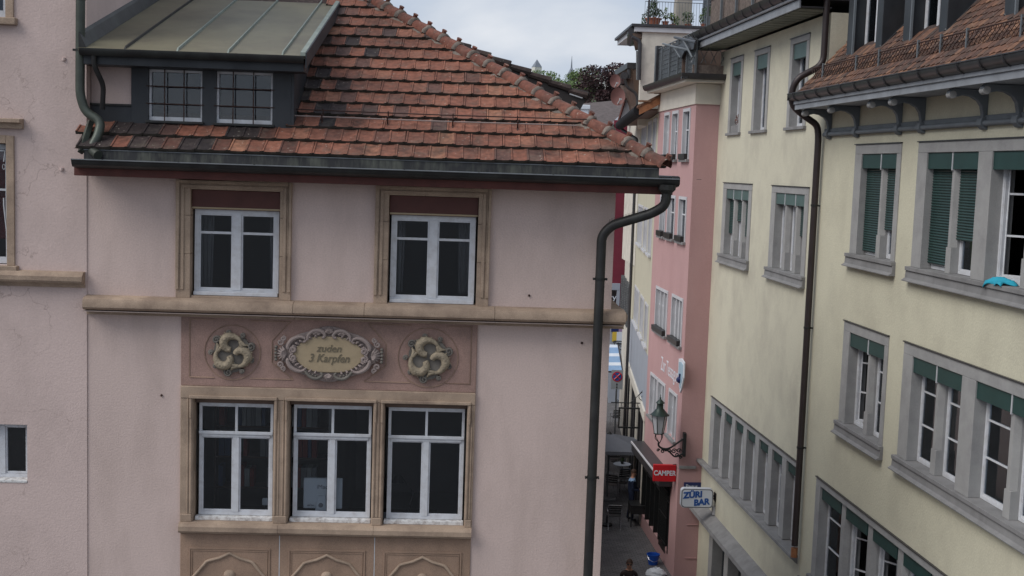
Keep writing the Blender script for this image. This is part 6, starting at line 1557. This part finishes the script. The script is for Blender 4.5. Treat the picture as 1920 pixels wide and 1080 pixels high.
def signs():
    # CAMPER
    Y = 34.3; F = front(Y); a, b, c, d = F.rect(1224.5, 1267, 871, 902)
    t = thing('red_shop_sign', F.p((a+b)/2, 0, c), 'square red hanging sign with white capitals CAMPER', 'sign')
    build(MB().box(F, a, b, -.06, .06, c, d), 'sign_box', redsign, t, bevel=.01)
    text(F, (a+b)/2, (c+d)/2, .061, 'CAMPER', .20, whitesign, t, sx=.86, bold=.006)
    build(MB().tube([F.p(b-.1, 0, d), F.p(b+.05, -.02, d+.02), F.p(b+.08, -.02, d-.1)], .012, 5), 'fixing', blackiron, t)
    # ZURI BAR
    Y = SA.p(32.0, .5, 0).y; F = front(Y); a, b, c, d = F.rect(1276, 1336, 915, 951)
    t = thing('white_bar_sign', F.p((a+b)/2, 0, c), 'white illuminated box sign with blue letters ZÜRI BAR', 'sign')
    rr = .09; pts = []
    for (cx, cz, a0) in ((b-rr, d-rr, 0), (a+rr, d-rr, pi/2), (a+rr, c+rr, pi), (b-rr, c+rr, 1.5*pi)): pts += arc((cx, cz), rr, a0, a0+pi/2, 5)
    bx = build(MB().prism_w(F, pts, -.10, .08), 'sign_box', mat('sign_edge_white', (.5, .52, .56), .4, .05, 3, 0), t)
    pin = [((a+b)/2+(u-(a+b)/2)*.93, (c+d)/2+(z-(c+d)/2)*.88) for u, z in pts]
    build(MB().prism_w(F, [((a+b)/2+(u-(a+b)/2)*.965, (c+d)/2+(z-(c+d)/2)*.94) for u, z in pts], .08, .088), 'sign_rim', gutterm, t)
    build(MB().prism_w(F, pin, .088, .094), 'sign_face', whitesign, t)
    text(F, (a+b)/2-.13, (c+d)/2+.095, .096, 'ZÜRI', .235, bluesign, t, bold=.012, shear=.1, rot=.10)
    text(F, (a+b)/2+.12, (c+d)/2-.105, .096, 'BAR', .235, bluesign, t, bold=.012, shear=.1, rot=.12)
    m_ = (c+d)/2
    build(MB().tube([F.p(b-.02, 0, m_+.05), SA.p(32.0, -.02, m_+.05)], .03, 6).tube([F.p(b-.02, 0, m_-.02), SA.p(32.0, -.02, m_-.02)], .02, 6), 'sign_arm', blackiron, t)
    build(MB().box(SA, 31.9, 32.1, .0, .03, m_-.08, m_+.14), 'wall_plate', blackiron, t)
    # junction box
    u, z = SA.px(1340, 957); o = build(MB().box(SA, u-.06, u+.06, .0, .07, z-.12, z+.12), 'junction_box', palewin, None, bevel=.01, loc=SA.p(u, 0, z)); tag(o, 'small pale junction box on the yellow wall below the bar sign', 'junction box')
    # street name
    F = Frame(PP.p(0, 0, 0), -PP.w, -PP.u); a, b, c, d = F.rect(1282, 1313, 904, 918)
    t = thing('street_name_sign', F.p(a, 0, c), 'dark blue street name plate behind the bar sign', 'sign')
    build(MB().box(F, a, b+.2, .01, .03, c-.04, d), 'plate', navysign, t, bevel=.004)
    text(F, a+.05, (c+d)/2-.01, .031, 'Pegus', .155, whitesign, t, align='LEFT')
    # no stopping sign
    Y = 48.5; F = front(Y); a, b, c, d = F.rect(1146, 1168, 694, 730)
    t = thing('no_stopping_sign', F.p((a+b)/2, 0, 0), 'grey board with round red and blue no stopping sign and double arrow', 'sign')
    build(MB().box(F, a, b, -.02, .0, c, d), 'plate', mat('sign_back_grey', (.30, .32, .34), .5, .05, 3, 0), t)
    cu, cz, r_ = (a+b)/2, d-.27, .21
    def disc(r0, w0, w1): return MB().prism_w(F, arc((cu, cz), r0, 0, 2*pi, 28)[:-1], w0, w1)
    build(disc(r_, .0, .01), 'red_ring', redsign, t); build(disc(r_*.80, .01, .014), 'blue_disc', bluesign, t)
    mb = MB()
    for a0 in (pi/4, -pi/4): dx, dz = math.cos(a0)*r_*.82, math.sin(a0)*r_*.82; mb.tube([F.p(cu-dx, .016, cz-dz), F.p(cu+dx, .016, cz+dz)], .022, 4)
    build(mb, 'red_cross', redsign, t)
    build(MB().prism_w(F, [(cu, d-.53), (cu+.04, d-.60), (cu+.012, d-.60), (cu+.012, d-.70), (cu+.04, d-.70), (cu, d-.77), (cu-.04, d-.70), (cu-.012, d-.70), (cu-.012, d-.60), (cu-.04, d-.60)], .0, .006), 'arrow', blackiron, t)
    build(MB().tube([F.p(cu, -.03, 0), F.p(cu, -.03, c+.1)], .03, 8), 'post', railm, t)
    # empty hanging frame with scrolled arm
    Y = 41; F = front(Y); a, b, c, d = F.rect(1159.5, 1199.5, 764, 803)
    t = thing('hanging_sign_frame', F.p((a+b)/2, 0, c), 'empty black rectangular frame hanging from a scrolled wrought iron arm', 'sign')
    mb = MB().box(F, a, b, -.03, .03, c, c+.05).box(F, a, b, -.03, .03, d-.05, d).box(F, a, a+.04, -.03, .03, c+.05, d-.05).box(F, b-.04, b, -.03, .03, c+.05, d-.05)
    build(mb, 'frame', blackiron, t)
    build(MB().box(F, a+.04, b-.04, -.005, .0, c+.05, d-.05), 'pane', glassmat('clear_sign_pane', (.9, .9, .9), 1.3), t)
    z0 = d+.16; xr = F.px(1212, 758)[0]
    mb = MB().tube([F.p(a-.28, 0, z0), F.p(xr, 0, z0)], .018, 6)
    for u in (a+.08, b-.08): mb.tube([F.p(u, 0, d), F.p(u, 0, z0)], .01, 5)
    mb.tube(smoothpath([F.p(a+.4, 0, z0+.02), F.p(b-.15, 0, z0+.20), F.p(xr, 0, z0+.62)], 6), .012, 5)
    sp = spiral((b+.08, z0+.22), .22, .03, -pi/2, 1.8, 26); mb.tube([F.p(x, 0, z) for x, z in sp], .014, 5)
    mb.tube([F.p(x, 0, z) for x, z in spiral((a-.05, z0+.06), .06, .01, -pi/2, -1.5, 12)], .01, 5)
    mb.tube([F.p(a-.13, 0, z0+.0), F.p(a-.13, 0, z0+.42)], .01, 5)
    build(mb, 'scrolled_arm', blackiron, t)
    build(MB().blob(F.p(b+.10, 0, c+.62), (.08, .08, .10), 8, 6).tube([F.p(b+.1, 0, c+.6), F.p(xr+.05, 0, c+.55)], .03, 6).blob(F.p(b+.2, 0, c+.52), (.06, .06, .06), 8, 6), 'spot_lamp', blackiron, t)
    # far scroll balcony bracket, awning and colourful display
    Y = 57; F = front(Y)
    a, b, c, d = F.rect(1150, 1174, 640, 657)
    t = thing('wrought_iron_bracket', F.p(b, 0, d), 'black wrought iron scroll bracket above the blue and white awning', 'bracket')
    mb = MB().tube([F.p(a, 0, d), F.p(b, 0, d)], .03, 5).tube(smoothpath([F.p(a, 0, d-.02), F.p((a+b)/2-.1, 0, c+.08), F.p(b, 0, c)], 6), .025, 5)
    for k_, (fx, fz, r_) in enumerate(((.35, .70, .08), (.6, .6, .10), (.82, .45, .11), (.85, .75, .08))): mb.tube([F.p(x, 0, z) for x, z in spiral((a+(b-a)*fx, c+(d-c)*fz), r_, .015, k_, 1.5, 14)], .016, 5)
    build(mb, 'scrolls', blackiron, t)
    # awning
    t = thing('striped_awning', at(1158, 700, 54), 'blue and white striped awning over the far shop', 'awning')
    p0, p1, p2, p3 = at(1143, 646, 57), at(1159, 646, 57), at(1168, 697, 54), at(1140, 697, 54)
    n = 9
    for i in range(n):
        f0, f1 = i/n, (i+1)/n; A, B_, C_, D_ = p0.lerp(p3, f0), p1.lerp(p2, f0), p1.lerp(p2, f1), p0.lerp(p3, f1)
        build(MB().add([A, B_, C_, D_]+[v-Vector((0, 0, .03)) for v in (A, B_, C_, D_)], [(0, 1, 2, 3), (4, 5, 6, 7), (0, 1, 5, 4), (1, 2, 6, 5), (2, 3, 7, 6), (3, 0, 4, 7)]), 'stripe', bluecanvas if i % 3 else whitecanvas, t)
    build(MB().tube([p3, p2], .04, 6), 'front_bar', gutterm, t); build(MB().tube([p1, p2], .04, 6), 'side_bar', gutterm, t)
    # poster stand / display
    t = thing('shop_poster_board', at(1160, 640, 60), 'colourful poster board in yellow, white and purple at the end of the street', 'poster')
    F = front(60.5)
    for (x0, x1, y0, y1, m_) in ((1146, 1160, 605, 622, navysign), (1148, 1156, 622, 640, mat('yellow_print', (.6, .42, .05), .6, .05, 3, 0)), (1156, 1170, 622, 642, whitesign), (1160, 1172, 606, 622, mat('mauve_print', (.30, .20, .32), .6, .3, 9, 0))):
        a, b, c, d = F.rect(x0, x1, y0, y1); build(MB().box(F, a, b, 0, .05, c, d), 'poster_panel', m_, t)
    build(MB().box(F, F.px(1146, 620)[0], F.px(1173, 620)[0], -.1, -.01, 0, F.px(1160, 604)[1]), 'board', greyq, t)
signs()

def parasol_and_tables():
    c = Vector((at(1143, 815, 42.5).x, 42.5, 0))
    zt = at(1143, 812, 42.5).z
    t = thing('parasol', c, 'large grey square parasol over the pavement tables', 'parasol')
    w = at(1202, 840, 42.5).x-c.x; h = .42
    mb = MB(); top = Vector((c.x, c.y, zt)); cs = [Vector((c.x+sx*w, c.y+sy*w, zt-h)) for sx, sy in ((-1, -1), (1, -1), (1, 1), (-1, 1))]
    mids = [(cs[i]+cs[(i+1) % 4])/2+Vector((0, 0, .015)) for i in range(4)]
    rim = [v for i in range(4) for v in (cs[i], mids[i])]
    mb.add([top]+rim, [(0, i+1, (i+1) % 8+1) for i in range(8)])
    can = build(mb, 'canopy', canvas, t)
    mb = MB()
    for i in range(4):
        A, B_ = cs[i], cs[(i+1) % 4]; mb.add([A, B_, B_-Vector((0, 0, .10)), A-Vector((0, 0, .10))], [(0, 1, 2, 3)])
    build(mb, 'valance', canvas, can)
    build(MB().lathe((c.x, c.y, zt-.03), [(.10, 0), (.06, .05), (.02, .09)], 10), 'finial', blackiron, t)
    build(MB().tube([(c.x, c.y, .05), (c.x, c.y, zt)], .03, 8), 'pole', railm, t)
    build(MB().box(G, c.x-.3, c.x+.3, c.y-.3, c.y+.3, .0, .08), 'base', greysill, t, bevel=.02)
    mb = MB()
    for q in cs: mb.tube([top-Vector((0, 0, .02)), q+Vector((0, 0, -.01))], .012, 4)
    build(mb, 'rib', railm, t)
    # chair prototype: metal frame with slatted dark seat and back (faces -Y)
    def make_chair(label):
        t = thing('bistro_chair', (0, 0, 0), label, 'chair', 'metal bistro chairs in the street')
        for sx in (-1, 1):
            build(MB().tube(roundpath([(sx*.23, -.22, .0), (sx*.23, -.22, .62), (sx*.23, .12, .64), (sx*.23, .22, .62)], .06), .012, 6), 'arm_frame', steel, t, smooth=True)
            build(MB().tube([(sx*.21, .27, .0), (sx*.21, .18, .45), (sx*.21, .26, .84)], .012, 6), 'leg', steel, t, smooth=True)
        for i in range(4): build(MB().box(G, -.20, .20, -.20+i*.105, -.12+i*.105, .44, .455), 'seat_slat', blackplastic, t)
        for i in range(4): z = .54+i*.085; y = .195+(z-.45)*.2; build(MB().box(G, -.205, .205, y-.006, y+.006, z, z+.055), 'back_slat', blackplastic, t)
        build(MB().tube([(-.21, .265, .845), (.21, .265, .845)], .012, 6), 'top_rail', steel, t)
        return t
    spots = [(1150, 990, 180, 'bistro chair nearest the man, at the left by the house edge'), (1148, 930, 170, 'bistro chair second from the near end beside the house edge'), (1165, 918, 190, 'bistro chair standing behind the man'),
             (1150, 880, 175, 'bistro chair under the parasol near the house edge'), (1172, 876, 185, 'bistro chair under the right edge of the parasol'), (1150, 850, 180, 'bistro chair just below the parasol edge'), (1155, 800, 180, 'bistro chair seen above the parasol')]
    proto = make_chair(spots[0][3])
    for i, (x, y, rz, lab) in enumerate(spots):
        g = ground_at(x, y+ (0 if i else 0))
        o = proto if i == 0 else copy_tree(proto)
        o.location = (g.x, g.y, 0); o.rotation_euler.z = R(rz+random.uniform(-12, 12)); o['label'] = lab
    # tables
    def table(x, y, lab, plant=False):
        g = ground_at(x, y); t = thing('bistro_table', (g.x, g.y, 0), lab, 'table', 'bistro tables in the street')
        build(MB().lathe((g.x, g.y, .71), [(.33, 0), (.34, .012), (.33, .025)], 20), 'table_top', greyq if plant else blackplastic, t)
        build(MB().tube([(g.x, g.y, .03), (g.x, g.y, .71)], .025, 8), 'stem', steel, t); build(MB().lathe((g.x, g.y, 0), [(.22, 0), (.22, .02), (.03, .05)], 14), 'foot', blackiron, t)
        if plant:
            p = thing('table_plant', (g.x, g.y, .735), 'small green plant in a pot on the '+lab.split(',')[0], 'plant'); build(MB().lathe((g.x, g.y, .735), [(.05, 0), (.07, .1)], 10), 'pot', blackplastic, p)
            build(leaves(MB(), (g.x, g.y, .88), (.09, .09, .08), 60, .03, 5, shell=0), 'foliage', leaf_d, p)
    table(1165, 905, 'round table behind the man, with a plant', True); table(1155, 865, 'round table under the parasol, with a plant', True)
    # small dark table in front of the man
    g = ground_at(1194, 985)
    t = thing('side_table', (g.x, g.y, 0), 'black rectangular table at the wall in front of the man', 'table')
    build(MB().box(G, g.x-.27, g.x+.24, g.y-.25, g.y+.45, .70, .74), 'table_top', blackplastic, t, bevel=.006)
    build(MB().box(G, g.x-.26, g.x+.23, g.y-.24, g.y+.44, .45, .69), 'apron', blackplastic, t)
    for x in (-.25, .21):
        for y in (-.23, .42): build(MB().box(G, g.x+x, g.x+x+.035, g.y+y, g.y+y+.035, 0, .45), 'leg', blackplastic, t)
    # shopping trolley foot / box near the house edge
    g = ground_at(1137, 985)
    t = thing('parasol_stand', (g.x, g.y, 0), 'dark low stand on the ground at the pink house edge', 'stand')
    build(MB().lathe((g.x, g.y, 0), [(.2, 0), (.2, .06), (.04, .1), (.03, .35)], 12), 'foot_plate', blackiron, t)
parasol_and_tables()

# ------------------------------------------------------------------ people
def skinmesh(name, joints, edges, m, parent, root=0, sub=2):
    me = bpy.data.meshes.new(name); off = wloc(parent)
    me.from_pydata([tuple(Vector(j[0])-off) for j in joints], edges, [])
    o = bpy.data.objects.new(name, me); COL.objects.link(o); o.parent = parent
    sk = o.modifiers.new('skin', 'SKIN'); sk.use_smooth_shade = True
    sv = me.skin_vertices[0].data
    for i, j in enumerate(joints):
        r_ = j[1]; sv[i].radius = (r_, r_) if not isinstance(r_, tuple) else r_
        sv[i].use_root = i == root
    s_ = o.modifiers.new('sub', 'SUBSURF'); s_.levels = sub; s_.render_levels = sub
    me.materials.append(m)
    dg = bpy.context.evaluated_depsgraph_get(); ev = bpy.data.meshes.new_from_object(o.evaluated_get(dg))
    o.modifiers.clear(); o.data = ev
    return o
def person(base, rz, label, top_m, leg_m, pose, hairm, yoke=None, scale=1.0, sunglasses=False):
    t = thing('person', base, label, 'person')
    Mz = Matrix.Translation(Vector(base))@Matrix.Rotation(R(rz), 4, 'Z')@Matrix.Scale(scale, 4)
    V = lambda x, y, z: Mz@Vector((x, y, z))          # faces -Y, x to its left
    J = pose
    jl = [(V(*p), r_*scale if not isinstance(r_, tuple) else (r_[0]*scale, r_[1]*scale)) for p, r_ in J['pts']]
    body = skinmesh('body', jl, J['edges'], top_m, t)
    # lower body, shoes, head and hands coloured by material slots on the one body mesh
    me = body.data; me.materials.append(leg_m); me.materials.append(skin); me.materials.append(shoem); me.materials.append(hairm)
    if yoke: me.materials.append(yoke)
    off = wloc(t); inv = Mz.inverted()
    for p in me.polygons:
        c = inv@(Vector(p.center)+off); k_ = 0
        if c.z < .07: k_ = 3
        elif c.z < J['waist']: k_ = 1
        elif c.z > J['neck']: k_ = 2
        for h, r_ in J['skinspots']:
            if (Vector(h)-c).length < r_: k_ = 2
        if yoke and c.z > 1.375 and c.z < J['neck'] and abs(c.x) < .21: k_ = 5
        p.material_index = k_
    hc = Vector(J['head'])
    # face: nose, eyes, mouth, ears; hair cap
    f = J['face']
    def W_(v): return Mz@Vector(v)
    R_ = Matrix.Rotation(f, 4, 'X')
    hl = lambda x, y, z: W_(hc+R_@Vector((x, y, z)))
    build(MB().add([hl(-.012, -.098, -.005), hl(.012, -.098, -.005), hl(0, -.125, -.02), hl(0, -.096, .035), hl(0, -.10, -.03)], [(0, 2, 3), (1, 2, 3), (0, 1, 4), (0, 2, 4), (1, 2, 4)]), 'nose', skin, body)
    mb = MB()
    for s_ in (-1, 1): mb.blob(hl(s_*.032, -.088, .022), (.012, .012, .009), 6, 4)
    build(mb, 'eyes', shoem, body)
    for s_ in (-1, 1): build(MB().blob(hl(s_*.078, .0, 0), (.012, .02, .03), 6, 5), 'ear', skin, body)
    build(MB().blob(hl(0, -.095, -.055), (.024, .008, .007), 6, 4), 'mouth', dish_m, body)
    if sunglasses:
        build(MB().blob(hl(-.035, -.095, .02), (.03, .012, .02), 8, 5).blob(hl(.035, -.095, .02), (.03, .012, .02), 8, 5).tube([hl(-.08, -.03, .025), hl(-.06, -.095, .028), hl(.06, -.095, .028), hl(.08, -.03, .025)], .006, 5), 'sunglasses', shoem, body)
    mb = MB(); n = 16
    rings = [(0.02, 1), (.35, 1), (.7, 1), (1.05, 1), (1.4, 1), (1.75, 1)]
    for k_, (a, _) in enumerate(rings):
        for j in range(n):
            b = 2*pi*j/n; front_ = max(0, -math.sin(b)); aa = a*(1-.42*front_**1.2)
            rr_ = .112+random.uniform(-.004, .004)
            mb.v.append(hl(rr_*.80*math.sin(aa)*math.cos(b), .012+rr_*.98*math.sin(aa)*math.sin(b), .018+rr_*1.08*math.cos(aa)))
    for k_ in range(len(rings)-1):
        for j in range(n): mb.f.append((k_*n+j, k_*n+(j+1) % n, (k_+1)*n+(j+1) % n, (k_+1)*n+j))
    mb.f.append(tuple(range(n)))
    build(mb, 'hair', hairm, body, smooth=True)
    # hands with fingers
    for (w, d_, up_) in J['hands']:
        w = Vector(w); d_ = Vector(d_).normalized(); up_ = Vector(up_); sd_ = d_.cross(up_).normalized()
        mb = MB()
        for i, ln in enumerate((.065, .075, .072, .058)):
            b = w+d_*.075+sd_*(.027-.018*i); e1 = b+d_*ln*.5-up_*.008; e2 = b+d_*ln*.85-up_*.03
            mb.tube([W_(b-d_*.03), W_(b), W_(e1), W_(e2)], [.009, .009, .008, .006], 6)
        tb = w+d_*.025+sd_*.035; mb.tube([W_(w+d_*.02+sd_*.02), W_(tb), W_(tb+d_*.035+sd_*.015-up_*.01), W_(tb+d_*.055-up_*.02)], [.012, .011, .010, .007], 6)
        build(mb, 'fingers', skin, body, smooth=True)
    return t
def pose(stand=True, reach=True, head_pitch=.35, step=.08, slim=1.0):
    s_ = slim
    P = [((0, 0, .95), (.155*s_, .12)), ((0, .0, 1.12), (.145*s_, .105)), ((0, -.01, 1.32), (.165*s_, .12)), ((0, -.01, 1.42), (.11*s_, .085)), ((0, -.02, 1.50), .055), ((0, -.04, 1.57), (.068, .075)), ((0, -.045, 1.65), (.078, .095)), ((0, -.035, 1.72), (.055, .065))]
    E = [(0, 1), (1, 2), (2, 3), (3, 4), (4, 5), (5, 6), (6, 7)]
    for sx, st in ((-1, -step), (1, step)):
        b = len(P)
        P += [((sx*.095, 0, .86), .10), ((sx*.10, -.01+st*.5, .50), .066), ((sx*.105, .02+st, .12), .045), ((sx*.105, .03+st, .05), .045), ((sx*.115, -.12+st, .035), .040)]
        E += [(0, b), (b, b+1), (b+1, b+2), (b+2, b+3), (b+3, b+4)]
    hands = []; spots = []
    for sx in (-1, 1):
        b = len(P)
        if reach: A = [((sx*.185, -.01, 1.39), .062), ((sx*.235, -.03, 1.12), .046), ((sx*.10, -.28, 1.06), .033), ((sx*.075, -.34, 1.07), (.036, .02))]
        else: A = [((sx*.185, -.01, 1.38), .06), ((sx*.23, .02, 1.10), .044), ((sx*.23, -.08, .86), .031), ((sx*.225, -.11, .79), (.034, .02))]
        P += A; E += [(3, b), (b, b+1), (b+1, b+2), (b+2, b+3)]
        w, e_ = Vector(A[3][0]), Vector(A[2][0]); hands.append((tuple(w-(w-e_)*.5), tuple(w-e_), (0, 0, 1) if reach else (0, 1, 0))); spots.append((A[3][0], .085))
    return dict(pts=P, edges=E, waist=.93, neck=1.475, head=(0, -.045, 1.645), face=head_pitch, hands=hands, skinspots=spots)
g = ground_at(1183, 975)
MAN = person((g.x-.02, g.y, 0), 82, 'man in navy work clothes with light blue shoulders standing turned right, holding white paper', navy, navy, pose(True, True, .4), hair_d, yoke=lblue, scale=1.0)
def bag_and_paper():
    Mz = Matrix.Translation((g.x-.02, g.y, 0))@Matrix.Rotation(R(82), 4, 'Z')
    q = lambda x, y, z: Mz@Vector((x, y, z))
    P = q(0, -.42, 1.08); t = thing('white_paper', P, 'crumpled white paper in the hands of the man in navy', 'paper')
    mb = MB(); mb.v = [q(-.06, -.36, 1.10), q(.08, -.37, 1.09), q(.09, -.47, 1.12), q(0, -.50, 1.06), q(-.07, -.47, 1.09), q(0, -.42, 1.13)]; mb.f = [(0, 1, 5), (1, 2, 5), (2, 3, 5), (3, 4, 5), (4, 0, 5)]
    build(mb, 'sheet', plastic_w, t)
    c = q(.02, -.50, .82); t = thing('white_plastic_bag', c, 'white plastic bag hanging from the hand of the man in navy', 'bag')
    mb = MB(); rn = random.Random(3); n = 14
    pr = [(.02, 1.07), (.045, 1.0), (.085, .92), (.12, .80), (.145, .68), (.13, .60), (.03, .585)]
    for r_, z in pr:
        for j in range(n): a = 2*pi*j/n; rr_ = r_*(1+rn.uniform(-.16, .16)); mb.v.append(Vector((c.x+rr_*math.cos(a), c.y+rr_*.6*math.sin(a), z)))
    for i in range(len(pr)-1):
        for j in range(n): mb.f.append((i*n+j, i*n+(j+1) % n, (i+1)*n+(j+1) % n, (i+1)*n+j))
    build(mb, 'bag', plastic_w, t, smooth=True)
bag_and_paper()
_v = FWD*FPX+RT*(1181-960)+DN*(1049-540); wp = CAM+_v*((1.735-CAM.z)/_v.z)
WOMAN = person((wp.x, wp.y+.04, 0), -6, 'woman with short brown hair, sunglasses and dark brown top walking at the bottom edge', blackcl, navy, pose(True, False, .15, .16, .88), hair_d, scale=.985, sunglasses=True)

def bits():
    g = ground_at(1224, 1058); k_ = 1.0
    t = thing('blue_bucket', (g.x, g.y, 0), 'blue plastic bucket with wire handle at the rose house wall', 'bucket')
    build(MB().lathe((g.x, g.y, 0), [(.135, 0), (.19, .30), (.205, .30), (.205, .325), (.185, .325), (.13, .02)], 22, sx=1.0, sy=.85), 'pail', plastic_b, t, smooth=True, auto=45)
    build(MB().tube([(g.x-.19, g.y-.05, .29), (g.x-.15, g.y-.20, .20), (g.x, g.y-.24, .14), (g.x+.14, g.y-.19, .20), (g.x+.19, g.y-.05, .29)], .006, 5), 'handle', steel, t, smooth=True)
    g = ground_at(1229, 1078)
    t = thing('crumpled_plastic_bag', (g.x, g.y, 0), 'crumpled white plastic bag on the ground beside the blue bucket', 'bag')
    mb = MB(); rn = random.Random(9); n = 18; m_ = 9
    for i in range(m_+1):
        a = pi/2*i/m_
        for j in range(n):
            b = 2*pi*j/n; rr_ = 1+rn.uniform(-.15, .15); mb.v.append(Vector((g.x+.30*rr_*math.cos(a)*math.cos(b), g.y+.22*rr_*math.cos(a)*math.sin(b), .01+.20*math.sin(a)*(1+rn.uniform(-.2, .2)))))
    for i in range(m_):
        for j in range(n): mb.f.append((i*n+j, i*n+(j+1) % n, (i+1)*n+(j+1) % n, (i+1)*n+j))
    mb.f.append(tuple(range(n)))
    build(mb, 'bag', plastic_w, t, smooth=True, auto=35)
    # turquoise cloth on the sill
    F = SA
    mb = MB(); nx, ny = 16, 9; rn = random.Random(4)
    for i in range(nx+1):
        for j in range(ny+1):
            f_, q = i/nx, j/ny
            zz = 10.365+.07*math.sin(f_*pi)**.6*(1-abs(q-.5))+.022*math.sin(f_*11+q*6)+rn.uniform(-.006, .006)
            w = .11-q*.26+.02*math.sin(f_*9)
            if q < .2: zz -= (.2-q)*.4*(.4+.6*f_)
            mb.v.append(F.p(16.62+f_*.55+.04*math.sin(q*6), w, zz))
    for i in range(nx):
        for j in range(ny): a = i*(ny+1)+j; mb.f.append((a, a+1, a+ny+2, a+ny+1))
    o = build(mb, 'cloth', teal, None, smooth=True, loc=F.p(16.8, .02, 10.34)); so = o.modifiers.new('thick', 'SOLIDIFY'); so.thickness = .012
    tag(o, 'crumpled turquoise cloth lying on the upper right grey window sill', 'cloth')
    # dried plant in a box on the far slim window
    u, z = F.px(1377, 240, 0)
    t = thing('window_plant', F.p(32.0, -.1, 12.94), 'dry reddish plant in a grey box in the leftmost slim top window', 'plant')
    build(MB().box(F, 31.62, 32.38, -.16, .0, 12.935, 13.12), 'box', greysill, t, bevel=.01)
    build(leaves(MB(), F.p(32.0, -.08, 13.27), (.05, .30, .16), 150, .022, 4, shell=0), 'foliage', leafmat('dry_leaves', (.10, .035, .025), (.22, .09, .06)), t)
bits()
